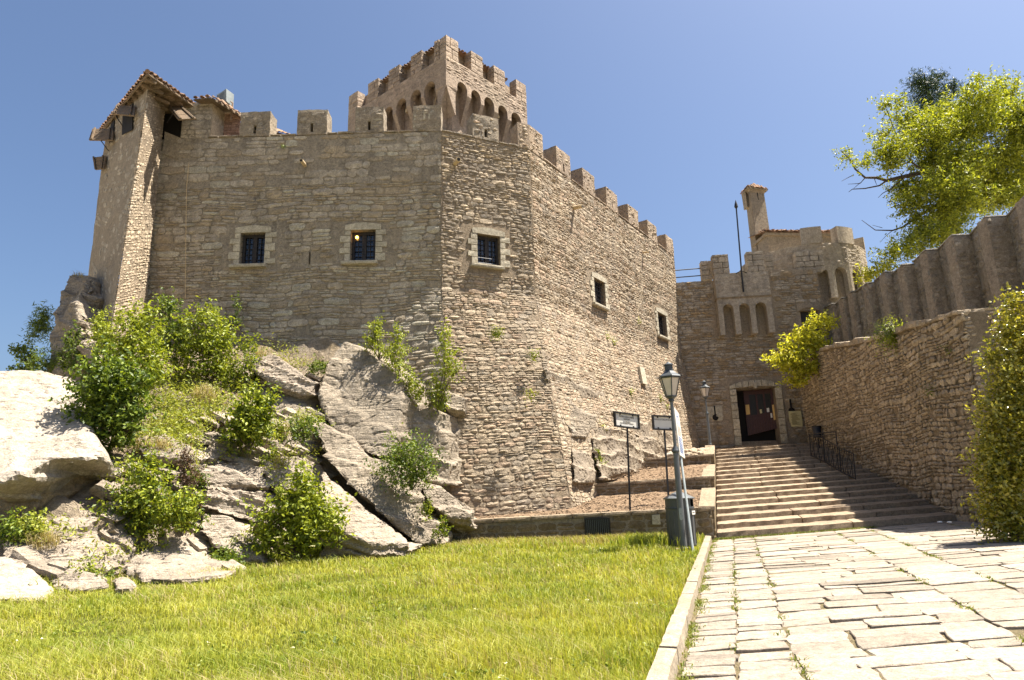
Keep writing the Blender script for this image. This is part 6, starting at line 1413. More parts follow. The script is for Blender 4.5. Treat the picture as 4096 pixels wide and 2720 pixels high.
pts = np.concatenate(pts); me = leaf_mesh('meadow_plants', pts, .10, .32, .5, 10, .1, 1.0); link('meadow_plants', me, M['herb'], None, 'stuff')
def blades(name, P, h, w, lean, mat, seed, tlo=0, thi=1, wind=(-.1, .02), kind='stuff', bend=.5):
    """three-triangle grass blades rooted at the points P"""
    R = np.random.default_rng(seed); N = len(P); a = R.uniform(0, 2 * np.pi, N); H = h * R.uniform(.45, 1.3, N); W = w * R.uniform(.7, 1.3, N)
    d = np.stack([np.cos(a), np.sin(a), np.zeros(N)], 1) * (lean * R.uniform(.2, 1.2, N))[:, None]; d[:, 0] += wind[0] * R.uniform(.3, 1.5, N); d[:, 1] += wind[1]
    s = np.stack([-np.sin(a * 1.7), np.cos(a * 1.7), np.zeros(N)], 1) * (W / 2)[:, None]
    mid = P + d * (H * bend)[:, None] * .5; mid[:, 2] += H * .6; tip = P + d * H[:, None] * 1.25; tip[:, 2] += H * (1 - .25 * np.linalg.norm(d, axis=1))
    V = np.stack([P - s, P + s, mid - s * .8, mid + s * .8, tip], 1).reshape(-1, 3); i = np.arange(N)[:, None] * 5
    F = np.concatenate([i + np.array([0, 1, 3]), i + np.array([0, 3, 2]), i + np.array([2, 3, 4])]); T = np.repeat(R.uniform(tlo, thi, N), 5)
    return np_mesh(name, V, F, T)
def lawn_points(n, y0, y1, seed, edge=0.0):
    R = np.random.default_rng(seed); out = []
    y = (y0 ** -.3 + (y1 ** -.3 - y0 ** -.3) * R.uniform(0, 1, n)) ** (1 / -.3); xl = -0.86 * y - .8; xr = np.array([kerbX(v) for v in y]) - .2; x = xl + (xr - xl) * R.uniform(0, 1, n)
    e = np.interp(x, [p[0] for p in LAWN_EDGE], [p[1] for p in LAWN_EDGE]) + .25; ok = (y < e) & ((x < -2.2) | (y < 19.2)); x, y = x[ok], y[ok]
    z = np.array([lawn_z(a, b) for a, b in zip(x, y)]); return np.stack([x, y, z], 1)
def patchy(P, f=.9): return np.sin(P[:, 0] * f * 2.1 + 1.3 * np.sin(P[:, 1] * f)) * np.sin(P[:, 1] * f * 1.7 + 2 + np.sin(P[:, 0] * f * 1.3))
parts = []
for (n, y0, y1, h, w, sd) in ((200000, 4.2, 19.4, .085, .0009, 1),):
    P = lawn_points(n, y0, y1, sd); hp_ = np.clip(1 + .55 * patchy(P, .8) + .35 * patchy(P[:, ::-1], 2.3), .35, 2.0); me = blades('g', P, (h + .0025 * P[:, 1]) * hp_, w * P[:, 1], .6, 'grass', sd); parts.append(me)
    q = patchy(P); nv = len(me.vertices); T = np.empty(nv, dtype=np.float32); me.attributes['tint'].data.foreach_get('value', T); T = np.clip(T * .75 + np.repeat(q, 5) * .22 + np.repeat(patchy(P, 3.1), 5) * .12 + .14, 0, 1); me.attributes['tint'].data.foreach_set('value', T.astype(np.float32))
def join_np(name, meshes, mat, kind):
    Vs = []; Fs = []; Ts = []; o = 0
    for m in meshes:
        n = len(m.vertices); v = np.empty(n * 3, dtype=np.float32); m.vertices.foreach_get('co', v); f = np.empty(len(m.loops), dtype=np.int32); m.loops.foreach_get('vertex_index', f); t = np.empty(n, dtype=np.float32); m.attributes['tint'].data.foreach_get('value', t)
        Vs.append(v.reshape(-1, 3)); Fs.append(f.reshape(-1, 3) + o); Ts.append(t); o += n; bpy.data.meshes.remove(m)
    return link(name, np_mesh(name, np.concatenate(Vs), np.concatenate(Fs), np.concatenate(Ts)), M[mat], None, kind)
join_np('grass', parts, 'grass', 'stuff')
# straw-coloured stems and bent seed heads standing over the lawn
parts = []
for (n, y0, y1, w, sd) in ((16000, 4.2, 10, .006, 11), (15000, 10, 19.3, .012, 12)):
    P = lawn_points(n, y0, y1, sd); P = P[(patchy(P, .8) + .6 * patchy(P, 2.1) + RN.normal(size=len(P)) * .35) > .25]; parts.append(blades('g', P, .17, w, .35, 'drygrass', sd, .2, 1, wind=(-.45, .0), bend=.2))
R = np.random.default_rng(15); n = 4200; x = -2.2 + 7.0 * R.uniform(0, 1, n); y = 19.15 - R.uniform(0, 1, n) ** 2 * 1.6; P = np.stack([x, y, [lawn_z(a, b) for a, b in zip(x, y)]], 1)
parts.append(blades('g', P, .19, .016, .35, 'drygrass', 16, .0, .9, wind=(-.3, 0)))
join_np('dry_grass', parts, 'drygrass', 'stuff')
R = np.random.default_rng(17); n = 6000; x = -2.4 + 7.2 * R.uniform(0, 1, n); y = 19.2 - R.uniform(0, 1, n) ** 2 * 1.4; P = np.stack([x, y, [lawn_z(a, b) for a, b in zip(x, y)]], 1); parts = [blades('g', P, .15, .02, .4, 'grass', 18, .1, 1)]
n = 1100; P = np.stack([3.1 + R.normal(size=n) * .35, 16.5 + R.normal(size=n) * .4, np.full(n, .1)], 1); parts.append(blades('g', P, .30, .014, .5, 'grass', 19, 0, .6))
# ragged rim where the lawn meets the rocks
n = 9000; t = R.uniform(0, 1, n); xs = -9.2 + 7.2 * t; P = np.stack([xs, np.array([edgeY(v) for v in xs]) + R.normal(size=n) * .3 - .1, np.full(n, .08)], 1); parts.append(blades('g', P, .22, .014, .5, 'grass', 20, 0, .8))
join_np('tall_grass', parts, 'grass', 'stuff')
P = lawn_points(900, 4.4, 19, 61); P = P[patchy(P, 1.7) > .15]; pp = np.repeat(P, 9, axis=0) + RN.normal(size=(len(P) * 9, 3)) * np.array([.06, .06, .012]) + np.array([0, 0, .05])
link('lawn_weeds', leaf_mesh('lawn_weeds', pp, .05, .6, 1.5, 62, 0, .7), M['leaf'], None, 'stuff')
P = lawn_points(60, 4.6, 17, 63); P = P[patchy(P, 1.1) > .0]; pp = np.repeat(P, 5, axis=0) + RN.normal(size=(len(P) * 5, 3)) * np.array([.014, .014, .006]) + np.array([0, 0, .13])
link('lawn_flowers', leaf_mesh('lawn_flowers', pp, .022, .8, 2, 64, 0, 1), M['flower'], None, 'stuff')
# dry tufts on ledges
pp = []
for (x, y, w, h, n) in ((340, 1035, 40, 14, 500), (470, 920, 30, 25, 500), (640, 845, 25, 8, 350), (600, 822, 14, 8, 200), (660, 1000, 12, 15, 200), (640, 1080, 15, 20, 300), (560, 1050, 20, 12, 200), (380, 1040, 20, 15, 300), (100, 1255, 40, 14, 400), (980, 1200, 12, 15, 120), (180, 640, 14, 3, 80)):
    for _ in range(n):
        a, q = R.uniform(0, 6.28), sqrt(R.uniform()); c = D(x + w * q * cos(a), y + h * q * sin(a), hill_hit(x, y) - .45 * R.uniform(.3, 1.3)); pp.append(c)
me = blades('dry_tufts', np.array(pp), .22, .012, .8, 'drygrass', 25); link('dry_tufts', me, M['drygrass'], None, 'stuff')
# weeds in the paving joints and along kerb and first step
pp = []
for _ in range(900):
    y = R.uniform(4.5, 19.0); w = R.choice([0.02, .50, 1.0, 2.95, 3.75, 5.6]) + R.normal() * .02; c = path_pt(w, y)
    if mnoise.noise(Vector((w * 3, y * 1.1, 5))) > .02:
        for _k in range(9): pp.append((c.x + R.normal() * .03, c.y + R.normal() * .05, path_z(c.x, c.y) - .03))
for (w0, w1, lr, ns) in strips:
    for _ in range(70):
        c = path_pt(R.uniform(w0, w1), R.uniform(4.5, 19))
        if False: pp.append(c)
for _ in range(700):
    y = R.uniform(4.5, 19); c = (kerbX(y) + .04 + abs(R.normal()) * .05, y, -.04); 
    if mnoise.noise(Vector((y * 1.3, 2, 9))) > -.05:
        for _k in range(4): pp.append((c[0] + R.normal() * .03, c[1] + R.normal() * .04, c[2]))
for _ in range(420):
    x = XL(19.25) + R.uniform(0, 1) ** 1.5 * 4.5
    for _k in range(4): pp.append((x + R.normal() * .04, 19.17 - abs(R.normal()) * .06, path_z(x, 19.1)))
me = blades('joint_weeds', np.array(pp), .065, .012, 1.0, 'moss', 26); link('joint_weeds', me, M['moss'], None, 'stuff')
# tufts on the masonry
def tuft(face_pt, label, n, h, mat, seed, name='weed_tuft', spread=.12, down=False):
    R = np.random.default_rng(seed); P = np.array(face_pt) + R.normal(size=(n, 3)) * np.array([spread, .05, spread])
    t = thing(name, label, 'weeds', face_pt); me = leaf_mesh('foliage', P, h, .35, .4, seed, .1, 1.0); link('foliage', me, M[mat], t); return t
def wpt(x, y, o=.12): q = onC(x, y, o); return D(*q)
tuft(D(1144, 768, 20.9), 'green tuft on the scarp below the chamfer window', 260, .09, 'leaf', 201)
for k, (x, y, lab) in enumerate(((1396, 778, 'small tuft under the first flank window'), (1410, 790, 'second small tuft just right of the one under the first flank window'), (1468, 742, 'tiny green tuft between the two flank windows'), (1230, 820, 'small weed where chamfer and flank meet'), (1222, 912, 'small weed beside the slanting bedrock rib'), (1450, 905, 'weed just left of and below the stone plaque'), (1520, 920, 'yellowish weed behind the lamp lantern'), (1535, 940, 'taller yellowish weed near the gate end of the flank'), (1385, 985, 'green weed on the bedrock behind the left sign'), (1545, 1050, 'weed at the foot of the flank near the right sign'))):
    tuft(wpt(x, y), lab, 130, .09, 'leaf' if k % 2 else 'herb', 202 + k)
tuft(D(652, 338, 21.4), 'dark moss spot high on the grey wall near the left merlons', 60, .06, 'leaf_dark', 220, spread=.05)
frp = lambda x, y, o=.1: FR.pt(*FR.px(x, y)) + FR.n3 * o
tuft(frp(2065, 772, .15), 'thick ivy cushion on top of the boundary wall', 1400, .09, 'leaf', 221, 'ivy_cushion', .28)
tuft(frp(2195, 805), 'small green weed in the upper right part of the boundary wall', 50, .07, 'leaf_dark', 223); tuft(frp(2155, 902), 'small green weed in the middle of the boundary wall', 50, .10, 'leaf_dark', 222)
tuft(D(1872, 720, 33.3), 'few pale leaves sprouting at the foot of the stepped curtain wall', 30, .12, 'leaf_yellow', 224)
zr6 = Z(3050, 1150, 2.257); z5 = Z(3300, 200, 1.7425)
B = [zr6(x, y) + (w * .4424 / K * 1.0, h * .4424 / K) for x, y, w, h in ((560, 330, 80, 55), (450, 320, 60, 35), (330, 420, 60, 35), (430, 470, 150, 80), (230, 500, 60, 35), (300, 580, 140, 75), (520, 560, 110, 110), (120, 660, 80, 40), (250, 700, 140, 70), (420, 740, 150, 70), (330, 850, 110, 45), (150, 885, 55, 12), (550, 700, 60, 60))]
rt = zr6(605, 775)
plant('bright yellow-green shrub growing out of the far end of the boundary wall', 'shrub', B, 30.5, 7500, .17, 'leaf_yellow', 230, base=(rt[0], rt[1], 31.5), stems=14, sig=.16, tlo=.15, stem_r=.03)
plant('glossy evergreen shrub filling the right edge beside the path', 'shrub', [(2342, 700, 16, 28), (2325, 745, 26, 30), (2345, 800, 40, 50), (2285, 822, 24, 18), (2315, 870, 45, 50), (2345, 930, 60, 60), (2300, 960, 40, 40), (2330, 1020, 60, 60), (2290, 1020, 30, 40), (2325, 1100, 55, 60), (2300, 1090, 36, 40), (2325, 1180, 52, 55), (2380, 800, 50, 120), (2390, 1050, 70, 180), (2440, 950, 80, 260), (2292, 1150, 36, 55), (2350, 1225, 60, 30), (2305, 1215, 40, 32), (2285, 1080, 28, 40)], 13.4, 38000, .09, 'leaf_gloss', 231, base=(2335, 1250), stems=12, sig=.12, depth=1.0, tlo=.1, aspect=.55)
# trees beyond the curtain wall
def zb5(x, y, rx, ry): a = z5(x, y); return (a[0], a[1], rx / 1.7425 / K, ry / 1.7425 / K)
TB = [zb5(*q) for q in ((800, 470, 190, 75), (560, 500, 130, 80), (470, 700, 120, 90), (650, 620, 150, 90), (860, 600, 170, 110), (1080, 330, 130, 90), (1260, 330, 150, 95), (1330, 520, 110, 150), (1090, 550, 170, 110), (790, 800, 150, 90), (980, 760, 160, 110), (1200, 760, 180, 130), (660, 960, 150, 90), (860, 960, 190, 100), (1110, 960, 200, 90), (800, 1150, 180, 90), (960, 1090, 180, 70), (1170, 1060, 170, 70), (720, 1320, 110, 70), (670, 1220, 80, 70), (530, 990, 80, 60), (500, 1400, 80, 45), (430, 1490, 80, 40), (145, 740, 40, 30), (270, 800, 50, 30), (390, 590, 60, 35), (430, 380, 30, 40), (530, 380, 40, 30), (1400, 850, 150, 180), (1450, 500, 120, 200), (1080, 215, 35, 30), (1220, 240, 50, 30), (470, 800, 70, 60), (720, 760, 140, 90), (1000, 880, 200, 110), (880, 1260, 150, 70), (1080, 950, 200, 120), (600, 1080, 110, 80), (600, 1380, 110, 60), (960, 460, 150, 80), (760, 560, 150, 90), (1180, 450, 120, 80), (1300, 950, 150, 100), (1380, 1010, 120, 60), (1250, 1040, 130, 50), (1400, 700, 120, 150))]
tt = thing('acacia_tree', 'spreading yellow-green acacia tree with bare dark twigs reaching left', 'tree', (24, 32, 3))
Bm = [(D(x, y, 32 + 1.6 * sin(k * 2.3)), (rx * 35 * K / FPX, rx * 32 * K / FPX * .9, ry * 35 * K / FPX)) for k, (x, y, rx, ry) in enumerate(TB)]
pts, out, Pc = cloud(Bm, 95000, 240, 18, .22, .6)
link('crown', leaf_mesh('crown', pts, .17, .42, .5, 240, 0, 1.0, out * .4), M['leaf_tree'], tt)
tk = MB(); tw = MB()
def limb(zp, r0, r1, Y0=32, Y1=32, mb=None):
    n = len(zp); p = [D(*z5(x, y), Y0 + (Y1 - Y0) * i / (n - 1)) for i, (x, y) in enumerate(zp)]; (mb or tw).tube(p, [r0 + (r1 - r0) * i / (n - 1) for i in range(n)], 6); return p
p0 = D(*z5(850, 1560), 32); trunk_pts = [Vector((p0.x, 32, 3)), p0] + [D(*z5(x, y), 32) for x, y in ((840, 1250), (820, 1050), (860, 880), (900, 760))]
MB().tube(trunk_pts, [.32, .28, .24, .2, .16, .1], 10).build('trunk', M['bark'], tt)
for zp, a, b in (([(850, 900), (700, 850), (560, 880), (430, 910), (360, 890), (280, 890), (210, 830), (180, 770), (110, 700)], .13, .02), ([(430, 910), (380, 945), (280, 965), (190, 970), (165, 990)], .05, .012), ([(280, 890), (245, 930), (160, 935)], .03, .01), ([(245, 925), (200, 965)], .02, .01), ([(200, 870), (150, 895), (115, 915)], .02, .008), ([(820, 1050), (700, 1130), (620, 1180), (540, 1235), (470, 1258), (350, 1255), (255, 1185)], .09, .012), ([(470, 1258), (420, 1300), (385, 1340)], .02, .008), ([(400, 1240), (330, 1220)], .015, .008), ([(540, 1235), (520, 1290)], .02, .01), ([(860, 880), (840, 700), (760, 600), (640, 640)], .12, .03), ([(900, 760), (980, 620), (1010, 450), (1050, 320)], .12, .03), ([(980, 620), (1150, 520), (1230, 360)], .08, .02), ([(860, 880), (1050, 800), (1200, 700), (1330, 560)], .12, .03), ([(820, 1050), (950, 960), (1150, 900)], .1, .03), ([(700, 850), (600, 780), (520, 800), (480, 760)], .06, .015), ([(560, 880), (470, 960), (400, 1000), (370, 1030)], .04, .01), ([(640, 640), (520, 640), (400, 580), (330, 590)], .04, .012), ([(600, 780), (500, 600), (430, 420)], .04, .012), ([(345, 900), (360, 940)], .02, .01), ([(180, 770), (190, 700)], .015, .006), ([(640, 1180), (560, 1100), (480, 1060), (430, 1050)], .03, .008)):
    limb(zp, a, b)
tw.build('branches', M['bark'], tt)
ct = thing('conifer_tree', 'dark conifer top poking up behind the yellow-green acacia', 'tree', (27, 40, 3))
CB = [zb5(*q) for q in ((650, 170, 25, 35), (640, 230, 50, 50), (780, 190, 50, 35), (720, 250, 90, 45), (700, 310, 115, 50), (880, 255, 55, 25), (720, 370, 130, 35), (870, 320, 70, 40), (740, 450, 140, 60))]
Bm = [(D(x, y, 40), (rx * 40 * K / FPX, rx * 40 * K / FPX, ry * 40 * K / FPX)) for x, y, rx, ry in CB]
pts, out, Pc = cloud(Bm, 9000, 241, 16, .22, .6); link('crown', leaf_mesh('crown', pts, .26, .16, .3, 241, 0, 1, out), M['leaf_conifer'], ct)
c0 = D(*z5(720, 300), 40); MB().tube([Vector((c0.x, 40, 3)), c0, D(*z5(690, 160), 40)], [.3, .12, .03], 8).build('trunk', M['bark'], ct)
plant('thin blue-green sapling foliage beside the round bastion', 'sapling', [zb5(*q) for q in ((440, 1500, 60, 40), (330, 1560, 70, 30), (480, 1430, 50, 40))] + [(2000, 635, 20, 10), (1990, 650, 14, 8)], 33.6, 1500, .15, 'leaf_yellow', 242, name='sapling', sig=.2, base=(2030, 690), stems=6)

# ------------------------------------------------------------------ lamps, signs, bins, railing
def street_lamp(name, label, base, h_low, h_total, s=1.0, group='grey lantern street lamps'):
    t = thing(name, label, 'street lamp', base, group); b = Vector(base)
    MB().lathe([(.10 * s, 0), (.10 * s, .05), (.078 * s, .06), (.072 * s, .3), (.064 * s, h_low)], b, 16).build('lower_post', M['lamp'], t, smooth=False)
    MB().lathe([(.072 * s, 0), (.09 * s, .02), (.09 * s, .05), (.075 * s, .08), (.045 * s, .15)], b + Vector((0, 0, h_low + .002)), 16).build('collar', M['lampdark'], t)
    MB().lathe([(.041 * s, 0), (.036 * s, h_total - h_low - .85 * s)], b + Vector((0, 0, h_low + .1)), 14).build('upper_post', M['lamp'], t)
    z = h_total - .80 * s; o = b + Vector((0, 0, z))
    MB().lathe([(.055 * s, -.12 * s), (.075 * s, -.1 * s), (.06 * s, -.06 * s), (.09 * s, -.04 * s), (.12 * s, -.015 * s), (.12 * s, 0)], o, 12).build('lantern_base', M['lampdark'], t)
    n = 6; rb, rt, hh_ = .125 * s, .245 * s, .44 * s; rot = pi / 6 - .05
    def ring(r, zz): return [o + Vector((r * cos(rot + 2 * pi * k / n), r * sin(rot + 2 * pi * k / n), zz)) for k in range(n)]
    lo, hi = ring(rb, .003), ring(rt, hh_)
    body = None
    for k in range(n):
        k2 = (k + 1) % n; c = o + Vector((0, 0, hh_ / 2)); q = [lo[k].lerp(c, .04), lo[k2].lerp(c, .04), hi[k2].lerp(c, .04), hi[k].lerp(c, .04)]
        nr = (q[1] - q[0]).cross(q[3] - q[0]).normalized(); MB().prism(q, -nr * .008 if nr.dot(q[0] - c) > 0 else nr * .008).build('lantern_pane', M['pane_white'], t)
        MB().tube([lo[k], hi[k]], .013 * s, 5).build('lantern_bar', M['lampdark'], t)
    for rr, zz, w in ((rb, .0, .018), (rt, hh_, .022)):
        q = ring(rr, zz + .004); m = MB()
        for k in range(n): m.tube([q[k], q[(k + 1) % n]], w * s, 5)
        m.build('lantern_ring', M['lampdark'], t)
    # flared hood with upturned corner tips, vent drum and small cap
    MB().lathe([(rt * 1.02, hh_ + .012), (rt * 1.16, hh_ + .03 * s), (rt * 1.05, hh_ + .06 * s), (rt * .72, hh_ + .11 * s), (rt * .46, hh_ + .17 * s), (rt * .42, hh_ + .2 * s)], o, n, rot=rot).build('hood', M['lampdark'], t)
    for p in ring(rt * 1.16, hh_ + .03 * s): MB().tube([p - (p - o - Vector((0, 0, p.z - o.z))).normalized() * .02 * s, p + Vector((0, 0, .03 * s)) + (p - o - Vector((0, 0, p.z - o.z))).normalized() * .02 * s], [.016 * s, .004 * s], 5).build('hood_tip', M['lampdark'], t)
    MB().lathe([(rt * .40, hh_ + .2 * s), (rt * .40, hh_ + .30 * s), (rt * .5, hh_ + .31 * s), (rt * .5, hh_ + .325 * s), (rt * .2, hh_ + .37 * s), (.012 * s, hh_ + .40 * s)], o, 14).build('vent_cap', M['lampdark'], t)
    return t
lb = DZ(1577, 1268, .07); ltop = D(1539, 838, lb.y); LH = ltop.z - lb.z
lamp1 = street_lamp('street_lamp', 'near tall grey street lamp with a white lantern by the litter bin', lb, LH * .505, LH, 1.02)
MB().hexa([lb + Vector(v) for v in ((-.17, -.10, -.15), (.22, -.10, -.15), (.22, .25, -.15), (-.17, .25, -.15), (-.17, -.10, .045), (.22, -.12, .075), (.22, .25, .05), (-.17, .25, .03))], (3, 3, 2), .015, 5, .02).build('footing', M['wood_pink'], lamp1)
d_ = (Vector((0, 0, 0)) - lb); d_.z = 0; d_.normalize(); sd_ = Vector((-d_.y, d_.x, 0))
hp = lb + d_ * .066 + sd_ * -.0
pts = [hp + sd_ * (cos(w) * .04) + Vector((0, 0, .80 + sin(w) * .05 + (.09 if sin(w) > 0 else -.09))) for w in [2 * pi * k / 16 for k in range(16)]]
MB().prism(pts, d_ * .018).build('access_hatch', M['steel'], lamp1)
MB().tube([hp + d_ * .018 + Vector((0, 0, .8)), hp + d_ * .028 + Vector((0, 0, .8))], .009, 8).build('hatch_lock', M['iron'], lamp1)
l2 = D(1637, 1026, 29.6); l2t = D(1621, 879, 29.6)
street_lamp('street_lamp', 'far small grey street lamp on the side wall near the castle door', l2, (l2t.z - l2.z) * .47, l2t.z - l2.z, .92)
# black sign boards on posts
def text_mesh(body, size, mat, name, parent, org, ux, uz, off, align='CENTER'):
    cu = bpy.data.curves.new('t', 'FONT'); cu.body = body; cu.size = size; cu.align_x = align; cu.align_y = 'CENTER'; cu.extrude = .002; cu.resolution_u = 2
    o = bpy.data.objects.new('t', cu); col.objects.link(o); dg = bpy.context.evaluated_depsgraph_get(); me = bpy.data.meshes.new_from_object(o.evaluated_get(dg)); bpy.data.objects.remove(o)
    un = ux.cross(uz)
    me.transform(Matrix(((ux.x, uz.x, un.x, org.x + un.x * off), (ux.y, uz.y, un.y, org.y + un.y * off), (ux.z, uz.z, un.z, org.z + un.z * off), (0, 0, 0, 1))))
    me.name = name; return link(name, me, mat, parent)
def sign_board(label, foot, corners, lines, Y0, Y1):
    """corners: outer frame TL TR BR BL in survey pixels"""
    TL, TR, BR, BL = [D(x, y, Y) for (x, y), Y in zip(corners, (Y0, Y1, Y1, Y0))]
    TR.x, TR.y = BR.x, BR.y; TL.x, TL.y = BL.x, BL.y
    ft = D(*foot); t = thing('sign_board', label, 'sign', ft, 'black framed museum signs on posts'); ux = (TR - TL).normalized(); uz = Vector((0, 0, 1)); nr = ux.cross(uz).normalized(); nr = nr if nr.y < 0 else -nr
    W = (TR - TL).length; H = (TL - BL).length; c = (TL + TR + BL + BR) / 4
    hx = ux * W / 2; H2 = uz * H / 2; e = .045
    bx = lambda a, b, z0, z1, o0, o1: [c + ux * a + uz * z0 + nr * o0, c + ux * b + uz * z0 + nr * o0, c + ux * b + uz * z0 + nr * o1, c + ux * a + uz * z0 + nr * o1, c + ux * a + uz * z1 + nr * o0, c + ux * b + uz * z1 + nr * o0, c + ux * b + uz * z1 + nr * o1, c + ux * a + uz * z1 + nr * o1]
    MB().hexa(bx(-W / 2 + .02, W / 2 - .02, -H / 2 + .02, H / 2 - .02, .0, -.02)).build('sign_panel', M['white'], t)
    for a, b, z0, z1 in ((-W/2, -W/2 + e, -H/2, H/2), (W/2 - e, W/2, -H/2, H/2), (-W/2 + e, W/2 - e, H/2 - e, H/2), (-W/2 + e, W/2 - e, -H/2, -H/2 + e)):
        MB().hexa(bx(a, b, z0, z1, .045, -.035)).build('frame_bar', M['iron'], t)
    for a in (-.26, .26):
        for z_ in (-1, 1): MB().hexa(bx(W * a - .022, W * a + .022, z_ * (H/2 - e - .02) - .02, z_ * (H/2 - e - .02) + .02, .02, .001)).build('clip', M['iron'], t)
    tp = c - uz * (H / 2); 
    MB().tube([Vector((ft.x, ft.y, ft.z - .2)), Vector((c.x, c.y, tp.z)) - nr * 0], .036, 4).build('post', M['iron'], t)
    for body, rz, sz in lines: text_mesh(body, H * sz, M['ink'], 'lettering', t, c + uz * H * rz, ux, uz, .004 if ux.cross(uz).dot(nr) > 0 else -.004)
    return t
zs4 = Z(2400, 1600, 5.9025)
sign_board('left black sign board lettered MUSEO DELLE ARMI ANTICHE', (1452, 1168, 19.75), [zs4(330, 262), zs4(915, 345), zs4(930, 700), zs4(345, 628)], [('MUSEO DELLE ARMI', .22, .15), ('ANTICHE', .07, .13), ('DAL MEDIOEVO', -.09, .09), ("ALLA FINE DELL'OTTOCENTO", -.19, .09)], 19.55, 20.15)
sign_board('right black sign board lettered CASTELLO DELLA GUAITA behind the lamp post', (1541, 1150, 20.3), [zs4(1215, 352), zs4(1750, 378), zs4(1785, 728), zs4(1248, 702)], [('CASTELLO DELLA GUAITA', .21, .135)], 20.4, 20.7)
# leaning information sign seen edge-on
q = [D(*zg6(547, 420), 15.9), D(*zg6(581, 468), 16.75), D(*zg6(628, 800), 16.75), D(*zg6(590, 774), 15.9)]
ib = DZ(*zg6(690, 1492), .06); inf = thing('info_sign', 'leaning galvanised post with a narrow white information panel turned edge-on', 'sign', ib)
nr = (q[1] - q[0]).cross(q[3] - q[0]).normalized(); nr = nr if nr.y < 0 else -nr
MB().prism(q, -nr * .025).build('sign_panel', M['white'], inf)
def IP(s, t, o=.003): return q[0].lerp(q[1], s).lerp(q[3].lerp(q[2], s), t) + nr * o
def strip(s0, s1, t0, t1, mat, nm): MB().prism([IP(s0, t0), IP(s1, t0), IP(s1, t1), IP(s0, t1)], nr * .002).build(nm, M[mat], inf)
rr_ = random.Random(3)
for k in range(7): strip(.18, .18 + rr_.uniform(.5, .66), .36 + k * .032, .372 + k * .032, 'inkred', 'print_line')
for k in range(9): strip(.15, .15 + rr_.uniform(.55, .7), .60 + k * .038, .618 + k * .038, 'inkblue', 'print_line')
for k in range(8):
    a, b = k / 8, (k + 1) / 8; f = lambda w: (.45 + .25 * cos(pi * (1 - w)), .22 - .10 * sin(pi * w)); p0, p1 = f(a), f(b)
    MB().prism([IP(p0[0], p0[1]), IP(p1[0], p1[1]), IP(p1[0] * .9 + .045, p1[1] + .03), IP(p0[0] * .9 + .045, p0[1] + .03)], nr * .002).build('logo_arc', M['inkblue'], inf)
MB().prism([IP(.2, .2), IP(.3, .2), IP(.3, .34), IP(.2, .34)], nr * .002).build('logo_bar', M['inkblue'], inf)
pm = (q[2] + q[3]) / 2; tip_ = q[0].lerp(q[1], .5)
MB().tube([ib - Vector((0, 0, .15)), pm - nr * .045, tip_ - nr * .045], .03, 8).build('post', M['steel'], inf)
# litter bin
bb = DZ(*zg6(612, 1470), .06); bb.y += .45; bb.x *= bb.y / (bb.y - .45); sc_b = bb.y * K / FPX
R_ = (710 - 508) / 1.844 / 2 / FPX * bb.y * 1.0; bt = D(*zg6(600, 1160), bb.y).z; ct_ = D(*zg6(600, 1100), bb.y).z; at = D(*zg6(600, 1035), bb.y).z
lbin = thing('litter_bin', 'big dark grey cylindrical litter bin with a conical lid behind the lamp post', 'bin', (bb.x, bb.y, .1)); o = Vector((bb.x, bb.y, .1))
MB().lathe([(R_ * .93, 0), (R_ * .96, .03), (R_ * .97, bt - .1)], o, 28).build('bin_body', M['bin'], lbin)
MB().lathe([(R_ * 1.0, bt - .1 - .04), (R_ * 1.02, bt - .1 - .02), (R_ * 1.0, bt - .1 + .012)], o, 28).build('bin_rim', M['lampdark'], lbin)
hood = MB(); n = 28; za, zb_ = bt - .1 + .015, ct_ - .1
for k in range(n):
    w0, w1 = 2 * pi * k / n, 2 * pi * (k + 1) / n; wm = (w0 + w1) / 2
    if abs(((wm - (-.55)) + pi) % (2 * pi) - pi) < .3: continue      # mouth of the bin, facing the path
    A = lambda w, r, z: o + Vector((cos(w) * r, sin(w) * r, z)); r0, r1 = R_ * .97, R_ * .94
    hood.add([A(w0, r0, za), A(w1, r0, za), A(w1, r0, zb_), A(w0, r0, zb_), A(w0, r1, za), A(w1, r1, za), A(w1, r1, zb_), A(w0, r1, zb_)], [(0, 1, 2, 3), (5, 4, 7, 6), (0, 4, 5, 1), (1, 5, 6, 2), (2, 6, 7, 3), (3, 7, 4, 0)])
hood.build('bin_hood', M['bin'], lbin)
MB().lathe([(R_ * .8, za), (R_ * .8, zb_)], o, 20).build('bin_liner', M['dark'], lbin)
MB().lathe([(R_ * 1.08, zb_ + .003), (R_ * 1.1, zb_ + .03), (R_ * .6, zb_ + (at - ct_) * .55), (R_ * .2, at - .1 - .03), (.02, at - .1)], o, 28).build('bin_lid', M['lamp'], lbin)
for k in range(14):
    w = 2 * pi * k / 14; p = o + Vector((cos(w) * R_ * .975, sin(w) * R_ * .975, 0)); MB().tube([p + Vector((0, 0, .06)), p + Vector((0, 0, bt - .2))], .012, 4).build('rib', M['bin'], lbin)
w = -.62; p = o + Vector((cos(w) * R_ * .985, sin(w) * R_ * .985, bt - .22)); tg = Vector((-sin(w), cos(w), 0)); nn = Vector((cos(w), sin(w), 0))
MB().prism([p - tg * .10 - Vector((0, 0, .05)), p + tg * .10 - Vector((0, 0, .05)), p + tg * .10 + Vector((0, 0, .04)), p - tg * .10 + Vector((0, 0, .04))], nn * .006).build('bin_label', M['white'], lbin)
MB().prism([p - tg * .07 + nn * .006 - Vector((0, 0, .01)), p + tg * .06 + nn * .006 - Vector((0, 0, .01)), p + tg * .06 + nn * .006 + Vector((0, 0, .008)), p - tg * .07 + nn * .006 + Vector((0, 0, .008))], nn * .002).build('label_print', M['ink'], lbin)
